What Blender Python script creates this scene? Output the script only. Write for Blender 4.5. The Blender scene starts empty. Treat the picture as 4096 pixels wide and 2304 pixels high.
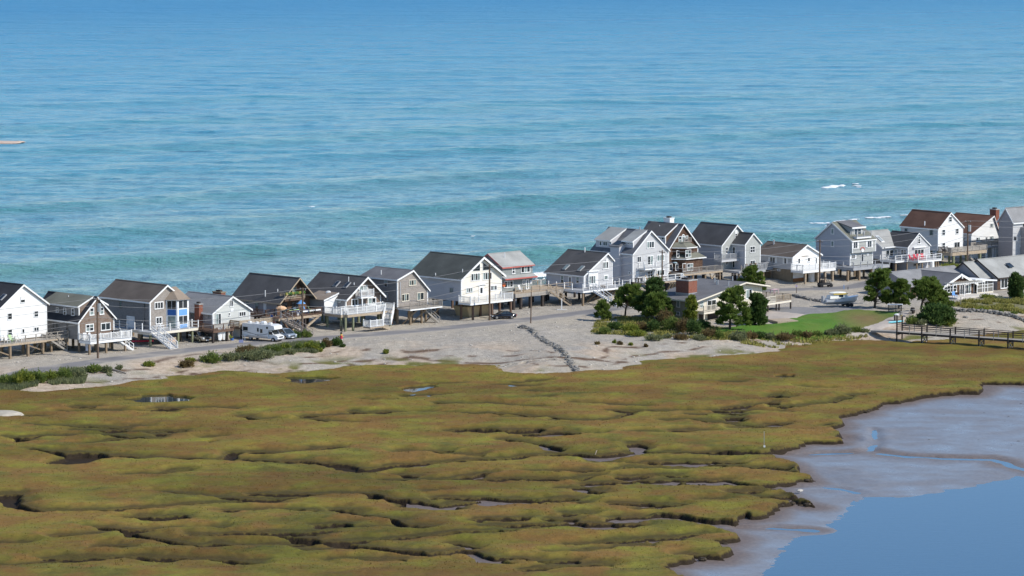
import bpy, math, random
import numpy as np
from mathutils import Vector, Matrix, Quaternion

# ------------------------------------------------------------------ camera, sky, sun, exposure
random.seed(7); RNG = np.random.default_rng(7)
S = bpy.context.scene
COL = S.collection
FPX = 13500.0          # focal length in photo pixels (4096 wide)
CAM_H = 65.0
PITCH = 0.105          # camera looks down 6 degrees
cam_data = bpy.data.cameras.new("camera"); cam = bpy.data.objects.new("camera", cam_data); COL.objects.link(cam)
cam_data.sensor_width = 36; cam_data.lens = 36 * FPX / 4096
cam_data.clip_start = 1; cam_data.clip_end = 60000
cam.location = (0, 0, CAM_H); cam.rotation_euler = (math.pi / 2 - PITCH, 0, 0)
S.camera = cam
SUN_EL, SUN_AZ = math.radians(40), math.radians(-18)      # azimuth measured from +X towards +Y
SDIR = Vector((math.cos(SUN_EL) * math.cos(SUN_AZ), math.cos(SUN_EL) * math.sin(SUN_AZ), math.sin(SUN_EL)))
w = bpy.data.worlds.new("World"); S.world = w; w.use_nodes = True
nt = w.node_tree; bg = nt.nodes["Background"]; sky = nt.nodes.new("ShaderNodeTexSky")
sky.sky_type = 'NISHITA'; sky.sun_disc = False; sky.sun_elevation = SUN_EL
sky.sun_rotation = math.atan2(SDIR.x, SDIR.y); sky.air_density = 0.8; sky.dust_density = 0.0; sky.ozone_density = 4.0
nt.links.new(sky.outputs[0], bg.inputs[0]); bg.inputs[1].default_value = 0.15
sun_data = bpy.data.lights.new("sun", 'SUN'); sun = bpy.data.objects.new("sun", sun_data); COL.objects.link(sun)
sun_data.energy = 4.2; sun_data.angle = math.radians(0.53); sun_data.color = (1.0, 0.95, 0.87)
sun.rotation_euler = SDIR.to_track_quat('Z', 'Y').to_euler()
S.view_settings.view_transform = 'Standard'; S.view_settings.look = 'None'
S.view_settings.exposure = 0.22; S.view_settings.gamma = 1.0; S.view_settings.use_curve_mapping = False
S.render.engine = 'CYCLES'; S.cycles.max_bounces = 6; S.cycles.diffuse_bounces = 2; S.cycles.glossy_bounces = 3
S.cycles.use_denoising = True

# ------------------------------------------------------------------ measuring: photo pixel -> place on the ground
VIEWS = dict(A=(0, 1080, 3.8125), B=(380, 1080, 3.8125), C=(880, 1040, 3.8125), D=(1200, 1040, 3.8125), E=(1620, 960, 3.8125),
             F=(2120, 860, 3.45), G=(2560, 840, 3.8125), H=(2980, 840, 3.8125), I=(3480, 800, 3.45), J=(2360, 1080, 4.025),
             K=(2960, 1080, 4.025), M=(3456, 1080, 3.622), N=(2700, 1500, 1.802), O=(0, 1500, 1.802), W=(0, 0, 0.62891),
             P=(0, 1380, 1.84), Q=(1400, 1280, 2.3418), R=(800, 1700, 1.288), T=(3500, 960, 4.262), X=(0, 0, 1.0))
CP, SP = math.cos(PITCH), math.sin(PITCH)
def q(v, x, y):
    a = VIEWS[v]; return a[0] + x / a[2], a[1] + y / a[2]
def ray(px, py):
    a = (px - 2048) / FPX; b = (1152 - py) / FPX
    return Vector((a, CP + b * SP, -SP + b * CP))
def at(v, x, y, z):
    """the point of height z that the photo shows at pixel x, y of view v"""
    d = ray(*q(v, x, y)); t = (z - CAM_H) / d.z
    return Vector((d.x * t, d.y * t, z))
def pix(P):
    dx, dy, dz = P[0], P[1], P[2] - CAM_H
    f = dy * CP - dz * SP; u = dy * SP + dz * CP
    return 2048 + FPX * dx / f, 1152 - FPX * u / f

# ------------------------------------------------------------------ numpy noise
def _hash(ix, iy, s):
    n = (ix.astype(np.int64) * 374761393 + iy.astype(np.int64) * 668265263 + s * 1442695041) & 0xffffffff
    n = ((n ^ (n >> 13)) * 1274126177) & 0xffffffff
    return ((n ^ (n >> 16)) & 0xffff) / 65535.0
def vnoise(x, y, s=0):
    ix, iy = np.floor(x), np.floor(y); fx, fy = x - ix, y - iy
    fx = fx * fx * (3 - 2 * fx); fy = fy * fy * (3 - 2 * fy)
    a = _hash(ix, iy, s); b = _hash(ix + 1, iy, s); c = _hash(ix, iy + 1, s); d = _hash(ix + 1, iy + 1, s)
    return (a + (b - a) * fx) * (1 - fy) + (c + (d - c) * fx) * fy
def fbm(x, y, o=4, s=0):
    v = 0; a = 0.5; t = 0
    for i in range(o):
        v = v + a * vnoise(x, y, s + i * 17); t += a; a *= 0.5; x = x * 2.03 + 11.3; y = y * 2.03 + 5.1
    return v / t
def sstep(a, b, x):
    t = np.clip((x - a) / (b - a), 0, 1); return t * t * (3 - 2 * t)
def poly_dist(X, Y, pts, signed=False):
    """distance to an open polyline; signed: positive on the left of its direction"""
    best = np.full(X.shape, 1e9); sg = np.ones(X.shape)
    for (x0, y0), (x1, y1) in zip(pts[:-1], pts[1:]):
        dx, dy = x1 - x0, y1 - y0; L = dx * dx + dy * dy + 1e-9
        t = np.clip(((X - x0) * dx + (Y - y0) * dy) / L, 0, 1)
        ex, ey = X - x0 - t * dx, Y - y0 - t * dy; d = np.hypot(ex, ey)
        m = d < best
        best = np.where(m, d, best)
        if signed: sg = np.where(m, np.sign(dx * (Y - y0) - dy * (X - x0) + 1e-12), sg)
    return best * sg if signed else best
def inside(X, Y, pts):
    r = np.zeros(X.shape, bool); n = len(pts)
    for i in range(n):
        x0, y0 = pts[i]; x1, y1 = pts[(i + 1) % n]
        if y0 == y1: continue
        r ^= ((y0 > Y) != (y1 > Y)) & (X < (x1 - x0) * (Y - y0) / (y1 - y0) + x0)
    return r
def line(v, z, *p): return [tuple(at(v, x, y, z)[:2]) for x, y in p]

# ------------------------------------------------------------------ objects
def link(o, parent=None):
    COL.objects.link(o)
    if parent is not None: o.parent = parent
    return o
def tag(o, label=None, cat=None, group=None, kind=None):
    if label: o['label'] = label
    if cat: o['category'] = cat
    if group: o['group'] = group
    if kind: o['kind'] = kind
    return o
def empty(name, loc, rz=0):
    o = bpy.data.objects.new(name, None); o.location = loc; o.rotation_euler = (0, 0, rz); o.empty_display_size = .3
    return link(o)
def mesh_np(name, V, F, m, attrs=None, smooth=False):
    """V (n,3), F (k,3 or 4) arrays"""
    me = bpy.data.meshes.new(name); k, c = F.shape
    me.vertices.add(len(V)); me.vertices.foreach_set('co', V.astype(np.float32).ravel())
    me.loops.add(k * c); me.loops.foreach_set('vertex_index', F.astype(np.int32).ravel())
    me.polygons.add(k); me.polygons.foreach_set('loop_start', np.arange(0, k * c, c, dtype=np.int32))
    me.polygons.foreach_set('loop_total', np.full(k, c, np.int32))
    if smooth: me.polygons.foreach_set('use_smooth', np.ones(k, bool))
    for an, av in (attrs or {}).items():
        a = me.attributes.new(an, 'FLOAT', 'POINT'); a.data.foreach_set('value', av.astype(np.float32).ravel())
    me.update(); me.validate()
    if m: me.materials.append(m)
    return me
def obj_np(name, V, F, m, parent=None, attrs=None, smooth=False):
    return link(bpy.data.objects.new(name, mesh_np(name, V, F, m, attrs, smooth)), parent)
def grid_faces(r, c):
    i = np.arange((r - 1) * c).reshape(r - 1, c)[:, :-1].ravel()
    return np.stack([i, i + 1, i + c + 1, i + c], 1)
def grid_obj(name, X, Y, Z, m, attrs=None, keep=None, smooth=True):
    r, c = X.shape; F = grid_faces(r, c)
    V = np.stack([X.ravel(), Y.ravel(), Z.ravel()], 1)
    if keep is not None:
        k = keep.ravel(); F = F[k[F].all(1)]
        used = np.zeros(len(V), bool); used[F.ravel()] = True
        idx = np.cumsum(used) - 1; V = V[used]; F = idx[F]
        attrs = {n: a.ravel()[used] for n, a in (attrs or {}).items()}
    return obj_np(name, V, F, m, None, attrs, smooth)

class MB:
    """collects shapes; build() links them as ONE mesh object"""
    def __init__(s): s.v = []; s.f = []; s.mi = []; s.cur = 0
    def add(s, vs, fs):
        n = len(s.v); s.v += [tuple(p) for p in vs]; s.f += [tuple(i + n for i in f) for f in fs]; s.mi += [s.cur] * len(fs); return s
    def box(s, x0, y0, z0, x1, y1, z1):
        x0, x1 = min(x0, x1), max(x0, x1); y0, y1 = min(y0, y1), max(y0, y1); z0, z1 = min(z0, z1), max(z0, z1)
        return s.add([(x0, y0, z0), (x1, y0, z0), (x1, y1, z0), (x0, y1, z0), (x0, y0, z1), (x1, y0, z1), (x1, y1, z1), (x0, y1, z1)],
                     [(3, 2, 1, 0), (4, 5, 6, 7), (0, 1, 5, 4), (1, 2, 6, 5), (2, 3, 7, 6), (3, 0, 4, 7)])
    def prism(s, poly, a0, a1, axis='y'):
        """poly in (x,z) for axis y, (y,z) for axis x, (x,y) for axis z"""
        n = len(poly)
        if axis == 'y': A = [(p[0], a0, p[1]) for p in poly]; B = [(p[0], a1, p[1]) for p in poly]
        elif axis == 'x': A = [(a0, p[0], p[1]) for p in poly]; B = [(a1, p[0], p[1]) for p in poly]
        else: A = [(p[0], p[1], a0) for p in poly]; B = [(p[0], p[1], a1) for p in poly]
        return s.add(A + B, [tuple(range(n)), tuple(range(2 * n - 1, n - 1, -1))] + [(i, i + n, (i + 1) % n + n, (i + 1) % n) for i in range(n)])
    def beam(s, p, r, w, h=None):
        p, r = Vector(p), Vector(r); h = h or w; d = r - p
        if d.length < 1e-6: return s
        d.normalize(); up = Vector((0, 0, 1)) if abs(d.z) < .95 else Vector((1, 0, 0))
        a = d.cross(up).normalized() * w / 2; b = a.cross(d).normalized() * h / 2
        vs = [e + i * a + j * b for e in (p, r) for i, j in ((-1, -1), (1, -1), (1, 1), (-1, 1))]
        return s.add(vs, [(0, 1, 2, 3), (7, 6, 5, 4), (0, 4, 5, 1), (1, 5, 6, 2), (2, 6, 7, 3), (3, 7, 4, 0)])
    def tube(s, p, r, r0, r1=None, n=8, cap=True):
        p, r = Vector(p), Vector(r); r1 = r0 if r1 is None else r1; d = (r - p).normalized()
        up = Vector((0, 0, 1)) if abs(d.z) < .95 else Vector((1, 0, 0))
        a = d.cross(up).normalized(); b = a.cross(d).normalized()
        vs = [p + (a * math.cos(t) + b * math.sin(t)) * r0 for t in (i * 2 * math.pi / n for i in range(n))]
        vs += [r + (a * math.cos(t) + b * math.sin(t)) * r1 for t in (i * 2 * math.pi / n for i in range(n))]
        fs = [(i, i + n, (i + 1) % n + n, (i + 1) % n) for i in range(n)]
        if cap: fs += [tuple(range(n)), tuple(range(2 * n - 1, n - 1, -1))]
        return s.add(vs, fs)
    def loft(s, rings, cap=True):
        n = len(rings[0]); vs = [p for r in rings for p in r]; fs = []
        for k in range(len(rings) - 1):
            fs += [(k * n + i, (k + 1) * n + i, (k + 1) * n + (i + 1) % n, k * n + (i + 1) % n) for i in range(n)]
        if cap: fs += [tuple(range(n)), tuple(range(len(vs) - 1, len(vs) - n - 1, -1))]
        return s.add(vs, fs)
    def blob(s, c, rx, ry, rz, seed=0, n=7, rough=.25):
        r = random.Random(seed); rings = []
        for k in range(1, n - 1):
            th = math.pi * k / (n - 1); ring = []
            for i in range(n + 1):
                ph = 2 * math.pi * i / (n + 1); j = 1 + r.uniform(-rough, rough)
                ring.append((c[0] + rx * j * math.sin(th) * math.cos(ph), c[1] + ry * j * math.sin(th) * math.sin(ph), c[2] - rz * math.cos(th) * (1 + r.uniform(-rough, rough) * .5)))
            rings.append(ring)
        return s.loft(rings)
    def build(s, name, mats, parent=None, smooth=False):
        me = bpy.data.meshes.new(name); me.from_pydata(s.v, [], s.f)
        mats = mats if isinstance(mats, (list, tuple)) else [mats]
        for m in mats: me.materials.append(m)
        if len(mats) > 1: me.polygons.foreach_set('material_index', s.mi)
        me.update()
        import bmesh
        bm = bmesh.new(); bm.from_mesh(me); bmesh.ops.recalc_face_normals(bm, faces=bm.faces); bm.to_mesh(me); bm.free()
        if smooth: me.polygons.foreach_set('use_smooth', [True] * len(me.polygons))
        return link(bpy.data.objects.new(name, me), parent)

# ------------------------------------------------------------------ materials
MATS = {}
class NT:
    def __init__(s, name):
        m = bpy.data.materials.new(name); m.use_nodes = True; s.m = m; s.t = m.node_tree; s.b = s.t.nodes['Principled BSDF']; s.out = s.t.nodes['Material Output']
    def n(s, typ, **kw):
        x = s.t.nodes.new(typ)
        for k, v in kw.items():
            if k in x.inputs.keys() if isinstance(k, str) else False: x.inputs[k].default_value = v
            else: setattr(x, k, v)
        return x
    def l(s, a, b): s.t.links.new(a, b); return b
    def coord(s, kind='Object'): return s.n('ShaderNodeTexCoord').outputs[kind]
    def pos(s): return s.n('ShaderNodeNewGeometry').outputs['Position']
    def noise(s, vec, scale, detail=4, rough=.55, dist=0):
        x = s.n('ShaderNodeTexNoise'); x.inputs['Scale'].default_value = scale; x.inputs['Detail'].default_value = detail
        x.inputs['Roughness'].default_value = rough; x.inputs['Distortion'].default_value = dist; s.l(vec, x.inputs['Vector']); return x.outputs['Fac']
    def mul(s, vec, sc):
        x = s.n('ShaderNodeVectorMath', operation='MULTIPLY'); s.l(vec, x.inputs[0]); x.inputs[1].default_value = sc; return x.outputs[0]
    def ramp(s, fac, stops, interp='LINEAR'):
        x = s.n('ShaderNodeValToRGB'); e = x.color_ramp.elements; x.color_ramp.interpolation = interp
        while len(e) < len(stops): e.new(.5)
        for k, (p, c) in zip(e, stops): k.position = p; k.color = (c, c, c, 1) if isinstance(c, (int, float)) else (*c, 1)
        s.l(fac, x.inputs[0]); return x.outputs[0]
    def mix(s, fac, a, b, mode='MIX'):
        x = s.n('ShaderNodeMix', data_type='RGBA', blend_type=mode)
        for v, i in ((fac, 0), (a, 6), (b, 7)):
            if hasattr(v, 'links'): s.l(v, x.inputs[i])
            else: x.inputs[i].default_value = v if i == 0 else (*v, 1)
        return x.outputs[2]
    def math(s, op, a, b=0.0, clamp=False):
        x = s.n('ShaderNodeMath', operation=op, use_clamp=clamp)
        for v, i in ((a, 0), (b, 1)):
            if hasattr(v, 'links'): s.l(v, x.inputs[i])
            else: x.inputs[i].default_value = v
        return x.outputs[0]
    def bump(s, h, strength=.5, dist=.1, normal=None):
        x = s.n('ShaderNodeBump'); x.inputs['Strength'].default_value = strength; x.inputs['Distance'].default_value = dist
        s.l(h, x.inputs['Height'])
        if normal is not None: s.l(normal, x.inputs['Normal'])
        return x.outputs['Normal']
    def attr(s, name): return s.n('ShaderNodeAttribute', attribute_name=name).outputs['Fac']
    def done(s, col=None, rough=None, normal=None, spec=None):
        for v, k in ((col, 'Base Color'), (rough, 'Roughness'), (normal, 'Normal'), (spec, 'Specular IOR Level')):
            if v is None: continue
            if hasattr(v, 'links'): s.l(v, s.b.inputs[k])
            elif isinstance(v, tuple): s.b.inputs[k].default_value = (*v, 1)
            else: s.b.inputs[k].default_value = v
        MATS[s.m.name] = s.m; return s.m
def flat(name, c, rough=.7, var=.12, scale=2.0, spec=.3, bump=0, metal=0):
    """painted or plain surface: a base colour with soft wear"""
    t = NT(name); f = t.noise(t.coord(), scale, 5); lo = tuple(x * (1 - var) for x in c); hi = tuple(min(1, x * (1 + var)) for x in c)
    col = t.ramp(f, [(.3, lo), (.7, hi)]); nm = t.bump(t.noise(t.coord(), scale * 8, 3), bump, .02) if bump else None
    t.b.inputs['Metallic'].default_value = metal
    return t.done(col, rough, nm, spec)
def siding(name, c, pitch=.2, var=.06, depth=.6):
    t = NT(name); o = t.coord(); z = t.n('ShaderNodeSeparateXYZ'); t.l(o, z.inputs[0])
    saw = t.math('FRACT', t.math('DIVIDE', z.outputs[2], pitch)); nm = t.bump(saw, depth, .02)
    f = t.noise(t.mul(o, (.6, .6, 2.5)), 1.3, 5); col = t.ramp(f, [(.3, tuple(x * (1 - var) for x in c)), (.7, tuple(min(1, x * (1 + var)) for x in c))])
    return t.done(col, .6, nm, .25)
def shingle(name, c1, c2, c3, w=.22, h=.16):
    t = NT(name); o = t.coord(); s3 = t.n('ShaderNodeSeparateXYZ'); t.l(o, s3.inputs[0]); cmb = t.n('ShaderNodeCombineXYZ')
    t.l(t.math('ADD', s3.outputs[0], s3.outputs[1]), cmb.inputs[0]); t.l(s3.outputs[2], cmb.inputs[1])
    b = t.n('ShaderNodeTexBrick'); t.l(cmb.outputs[0], b.inputs['Vector'])
    b.inputs['Color1'].default_value = (*c1, 1); b.inputs['Color2'].default_value = (*c2, 1); b.inputs['Mortar'].default_value = (*[x * .45 for x in c1], 1)
    b.inputs['Scale'].default_value = 1; b.inputs['Mortar Size'].default_value = .012; b.inputs['Brick Width'].default_value = w; b.inputs['Row Height'].default_value = h
    f = t.ramp(t.noise(t.mul(o, (1, 1, 1.5)), 1.1, 6, .7), [(.38, 0.0), (.68, 1.0)])
    col = t.mix(t.math('MULTIPLY', f, .75), b.outputs['Color'], c3)
    return t.done(col, .8, t.bump(b.outputs['Fac'], -.4, .02), .15)
def roofing(name, c, var=.2):
    t = NT(name); o = t.coord(); f = t.noise(o, 9, 5, .75); g = t.noise(o, .35, 4)
    col = t.ramp(f, [(.3, tuple(x * (1 - var) for x in c)), (.7, tuple(x * (1 + var) for x in c))])
    col = t.mix(1.0, col, t.ramp(g, [(.3, .82), (.7, 1.15)]), 'MULTIPLY')
    z = t.n('ShaderNodeSeparateXYZ'); t.l(o, z.inputs[0]); saw = t.math('FRACT', t.math('DIVIDE', z.outputs[2], .12))
    return t.done(col, .9, t.bump(t.math('ADD', saw, t.math('MULTIPLY', f, 1.5)), .5, .015), .12)
def wood(name, c, var=.3):
    t = NT(name); o = t.coord(); f = t.noise(t.mul(o, (1, 1, .3)), 6, 5, .7)
    col = t.ramp(f, [(.25, tuple(x * (1 - var) for x in c)), (.75, tuple(min(1, x * (1 + var)) for x in c))])
    return t.done(col, .8, t.bump(f, .3, .01), .2)
def glassm(name, c, rough=.08, spec=.8):
    t = NT(name); o = t.pos(); f = t.noise(o, .9, 2); col = t.ramp(f, [(.35, tuple(x * .6 for x in c)), (.7, tuple(x * 1.5 for x in c))])
    return t.done(col, rough, None, spec)
# ------------------------------------------------------------------ the lie of the land (all in metres)
ZL, ZM = 2.2, 0.85      # land and marsh levels, sea at 0
# edge between marsh and gravel, walked from the west; the land lies on its left
SHORE = [(-170, 415)] + line('P', 1.0, (0, 330), (200, 345), (500, 330), (800, 300), (1050, 275), (1250, 250), (1450, 230), (1700, 190), (2000, 200), (2300, 190), (2576, 150)) \
    + line('Q', 1.0, (400, 420), (700, 425), (1000, 425), (1280, 420), (1300, 470), (1500, 500), (1750, 512), (1950, 495), (2250, 480), (2500, 470)) \
    + line('W', 1.0, (1610, 922), (1680, 907), (1780, 900), (1880, 893), (1955, 887), (2000, 868), (2100, 862), (2200, 858)) + line('M', 1.0, (700, 1050), (1000, 985), (1600, 930), (2318, 905)) + [(190, 660)]
SHORE = [p for i, p in enumerate(SHORE) if i == 0 or p[0] > SHORE[i - 1][0] - 6]
ROW = [(-190, 395), (-72, 507), (-8, 562), (30, 597), (92, 652), (180, 722)]          # line of the house fronts
ROAD = line('X', 2.2, (-500, 1610), (0, 1503), (250, 1465), (520, 1428), (800, 1395), (1120, 1365), (1500, 1338), (1900, 1302), (2250, 1262), (2450, 1236), (2700, 1200), (3050, 1160), (3400, 1154), (3700, 1075), (4300, 1040))
MOUNDS = [(at('E', 1110, 1300, 2.2), .9, 3.2), (at('C', 1500, 1040, 2.2), .5, 3.5), (at('X', 2440, 1200, 2.2), 1.3, 3.5), (at('F', 1050, 1175, 2.4), 1.0, 4), (at('D', 850, 1000, 2.2), .35, 5),
          (at('G', 1950, 1090, 2.2), .5, 5), (at('A', 850, 1230, 2.2), .4, 5), (at('M', 800, 640, 2.2), .3, 4), (at('X', 2150, 1330, 2.2), .5, 5), (at('X', 1560, 1375, 2.2), .35, 4), (at('M', 850, 740, 1.6), .8, 4)]
def land_h(X, Y):
    X = np.asarray(X, float); Y = np.asarray(Y, float)
    sh = X.shape; X = X.ravel(); Y = Y.ravel()
    d = poly_dist(X, Y, SHORE, True) + (fbm(X * .12, Y * .12, 3, 5) - .5) * 5
    z = .62 + (ZL - .62) * sstep(-1.5, 15, d)
    rd = poly_dist(X, Y, ROAD); calm = sstep(3.2, 7, rd)
    z = z + calm * sstep(0, 8, d) * ((fbm(X * .09, Y * .09, 4, 1) - .5) * .55 + (fbm(X * .45, Y * .45, 4, 2) - .5) * .34)
    z = np.where(calm < 1, z * 1, z)
    for P, h, r in MOUNDS:
        z = z + h * np.exp(-(((X - P.x) / r) ** 2 + ((Y - P.y) / r) ** 2)) * (.6 + .8 * fbm(X * .8, Y * .8, 3, 9)) * calm
    s = poly_dist(X, Y, ROW, True)
    z = z + .35 * sstep(6, 14, s) * sstep(24, 15, s)
    z = z - 5.5 * sstep(17, 52, s)
    z = np.where(d < 0, np.maximum(z + d * .12, -1), z)
    return z.reshape(sh)
def hgt(x, y): return float(land_h(np.array([x]), np.array([y]))[0])
def gat(v, x, y, dz=0):
    """the point of the land that the photo shows at pixel x, y"""
    z = 2.2
    for _ in range(6):
        p = at(v, x, y, z); z = .5 * z + .5 * hgt(p.x, p.y)
    return Vector((p.x, p.y, hgt(p.x, p.y) + dz))

# --- gravel material: grey pebbles, pinkish sand near the marsh, brown wrack lines
t = NT('gravel'); p = t.pos(); fine = t.noise(p, 7.5, 6, .8); mid = t.noise(p, .9, 5, .6); big = t.noise(p, .07, 4)
c = t.ramp(fine, [(.28, (.22, .20, .17)), (.5, (.40, .365, .31)), (.72, (.64, .60, .52))])
c = t.mix(1.0, c, t.ramp(mid, [(.3, .84), (.7, 1.12)]), 'MULTIPLY')
c = t.mix(1.0, c, t.ramp(big, [(.3, (.88, .88, .9)), (.7, (1.08, 1.04, .96))]), 'MULTIPLY')
c = t.mix(t.math('MULTIPLY', t.attr('sand'), .8, True), c, t.ramp(mid, [(.3, (.36, .27, .19)), (.65, (.56, .45, .34))]))
c = t.mix(t.attr('wrack'), c, t.ramp(fine, [(.3, (.07, .045, .03)), (.7, (.2, .13, .09))]))
c = t.mix(t.attr('green'), c, t.ramp(fine, [(.3, (.06, .075, .015)), (.7, (.2, .19, .05))]))
c = t.mix(t.attr('track'), c, t.ramp(fine, [(.3, (.3, .26, .21)), (.7, (.46, .41, .34))]))
t.done(c, .95, t.bump(t.math('ADD', fine, t.math('MULTIPLY', mid, 2.0)), .9, .12), .1)

def build_land():
    ys = np.concatenate([np.arange(395, 470, .6), np.arange(470, 690, .42), np.arange(690, 790, 2)])
    xs = np.linspace(-1, 1, 620); xs = np.sign(xs) * (np.abs(xs) * .72 + .28 * np.abs(xs) ** 3) * 190
    X, Y = np.meshgrid(xs, ys); Z = land_h(X, Y)
    d = poly_dist(X, Y, SHORE, True)
    n = fbm(X * .15, Y * .15, 4, 31)
    sand = sstep(.38, .62, n) * sstep(24, 8, d)
    # drift-weed lines that follow the edge of the marsh
    wn = fbm(X * .07, Y * .07, 3, 41) * 9; wrack = 0
    for k, off in enumerate((6.5, 10.5)):
        wrack = np.maximum(wrack, sstep(.75, .1, np.abs(d - off + (wn - 4.5))) * sstep(.42, .6, fbm(X * .5, Y * .5, 3, 50 + k)))
    pal = np.array(line('Q', 1.8, (0, 360), (200, 385), (330, 345), (560, 318), (800, 335), (1100, 345), (1500, 352), (1850, 345), (2050, 350), (2576, 345)))
    wrack = np.maximum(wrack, sstep(1.0, .2, poly_dist(X, Y, [tuple(a) for a in pal])) * sstep(.3, .5, fbm(X * .6, Y * .6, 3, 77)))
    pal2 = line('P', 1.5, (150, 340), (500, 318), (900, 290), (1200, 200), (1650, 165), (2100, 160))
    wrack = np.maximum(wrack, sstep(1.6, .3, poly_dist(X, Y, pal2)) * sstep(.4, .55, fbm(X * .5, Y * .5, 3, 78)))
    green = sstep(.6, .72, fbm(X * .22, Y * .22, 4, 61)) * sstep(9, 2, d)
    mead = inside(X, Y, line('T', 2.2, (1260, 1110), (1500, 1050), (2050, 1010), (2700, 950), (2900, 1180), (2540, 1240), (2000, 1190), (1500, 1160)))
    green = np.maximum(green, mead * .7)
    under = line('J', 2.0, (100, 830), (500, 780), (1000, 800), (1700, 900), (2200, 960), (2700, 1050), (1900, 1140), (1100, 1080), (0, 1050))
    green = np.maximum(green, inside(X, Y, under) * .8 * sstep(.3, .55, fbm(X * .3, Y * .3, 3, 62)))
    rd = poly_dist(X, Y, ROAD); track = sstep(5.5, 3.5, rd) * .3
    for ln in (line('Q', 2.1, (1330, 75), (1480, 120), (1620, 200), (1760, 310), (1900, 410), (1960, 465)), line('Q', 2.1, (1400, 110), (1530, 170), (1660, 260), (1790, 350)), line('Q', 2.1, (1500, 470), (1540, 400), (1700, 360), (1850, 360)), line('D', 2.2, (700, 1000), (1100, 1090), (1500, 1050), (2100, 960)), line('A', 2.2, (300, 1330), (900, 1300), (1300, 1290), (2100, 1230))):
        e = poly_dist(X, Y, ln); track = np.maximum(track, sstep(.55, .15, np.abs(e - .8)) * .55)
    grid_obj('ground', X, Y, Z, MATS['gravel'], dict(sand=sand, wrack=wrack, green=green, track=track))['kind'] = 'structure'
build_land()

# --- road: a strip of worn asphalt with sand drifted over its edges
t = NT('asphalt'); p = t.pos(); f = t.noise(p, 9, 5, .7); g = t.noise(p, .25, 4)
c = t.ramp(f, [(.3, (.165, .158, .155)), (.7, (.235, .225, .22))]); c = t.mix(1.0, c, t.ramp(g, [(.3, .85), (.7, 1.12)]), 'MULTIPLY')
c = t.mix(t.math('MULTIPLY', t.attr('dust'), .85), c, (.40, .36, .30)); t.done(c, .9, t.bump(f, .3, .01), .2)
def build_road():
    pts = [Vector((a, b, 0)) for a, b in ROAD]; out = []
    for a, b in zip(pts[:-1], pts[1:]):
        n = max(2, int((b - a).length / .8)); out += [a.lerp(b, i / n) for i in range(n)]
    P = np.array([(v.x, v.y) for v in out])
    for _ in range(60): P[1:-1] = (P[:-2] + P[2:] + 2 * P[1:-1]) / 4
    T = np.gradient(P, axis=0); T /= np.linalg.norm(T, axis=1)[:, None]; Nn = np.stack([-T[:, 1], T[:, 0]], 1)
    ts = np.linspace(-1, 1, 13); hw = 2.75 + (fbm(P[:, 0] * .2, P[:, 1] * .2, 3, 3) - .5) * .6
    X = P[:, 0][:, None] + Nn[:, 0][:, None] * hw[:, None] * ts; Y = P[:, 1][:, None] + Nn[:, 1][:, None] * hw[:, None] * ts
    Z = land_h(X, Y) + .05 - .12 * np.abs(ts)[None, :] ** 8
    dust = np.clip(sstep(.55, 1, np.abs(ts))[None, :] + sstep(.5, .75, fbm(X * .25, Y * .25, 4, 8)) * .7, 0, 1)
    o = grid_obj('road', X, Y, Z, MATS['asphalt'], dict(dust=dust)); o['kind'] = 'structure'
build_road()

def patch(name, poly, dz, res, m, jag=1.0, fn=None, attrs=None, seed=0):
    """a sheet draped on the land inside a polygon, with a ragged edge"""
    xs = [a for a, b in poly]; ys = [b for a, b in poly]
    X, Y = np.meshgrid(np.arange(min(xs) - 2, max(xs) + 2, res), np.arange(min(ys) - 2, max(ys) + 2, res))
    ed = poly_dist(X, Y, list(poly) + [poly[0]]); ins = inside(X, Y, poly); sd = np.where(ins, ed, -ed) + (fbm(X * .6, Y * .6, 3, seed) - .5) * jag
    Z = (fn(X, Y) if fn else land_h(X, Y)) + np.clip(sd * .2, -.3, dz)
    o = grid_obj(name, X, Y, Z, m, attrs, keep=sd > -.5); o['kind'] = 'structure'; return o
t = NT('lawn'); p = t.pos(); f = t.noise(p, 5, 6, .75); g = t.noise(t.mul(p, (1, .6, 1)), .16, 5, .6)
c = t.ramp(f, [(.3, (.05, .13, .016)), (.7, (.12, .24, .036))])
brown = at('M', 200, 720, 2.2); dd = t.n('ShaderNodeVectorMath', operation='DISTANCE'); t.l(t.mul(p, (1, .35, 0)), dd.inputs[0]); dd.inputs[1].default_value = (brown.x - 2, brown.y * .35, 0)
bm_ = t.math('MULTIPLY', t.ramp(t.math('ADD', t.math('DIVIDE', dd.outputs['Value'], 10), t.math('MULTIPLY', g, .6)), [(.45, 1.0), (.9, 0.0)]), .8)
c = t.mix(t.ramp(g, [(.45, 0.0), (.7, .55)]), c, (.17, .19, .05)); c = t.mix(bm_, c, t.ramp(f, [(.3, (.16, .10, .05)), (.7, (.26, .17, .09))]))
t.done(c, .9, t.bump(f, .8, .08), .1)
LAWN = line('K', 2.2, (-700, 940), (-650, 1010), (-300, 1040), (200, 1040), (900, 1020), (1500, 985), (1900, 965), (2150, 900), (2460, 830)) + line('M', 2.2, (440, 735), (560, 640), (350, 610), (0, 585)) + line('K', 2.2, (1850, 640), (1650, 655), (1450, 690), (1080, 725), (800, 800), (570, 860), (300, 880), (0, 900))
patch('lawn', LAWN, .12, .5, MATS['lawn'], 1.0)
flat('driveway_gravel', (.23, .225, .22), .9, .25, 6, .1, .5); flat('patio', (.42, .37, .32), .9, .1, 2, .1)
patch('driveway', line('K', 2.25, (460, 600), (900, 600), (1300, 600), (1600, 590), (1900, 600), (2350, 625), (1850, 645), (1400, 690), (1060, 725), (800, 700), (440, 660)), .08, .45, MATS['driveway_gravel'], .6, seed=3)
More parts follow.
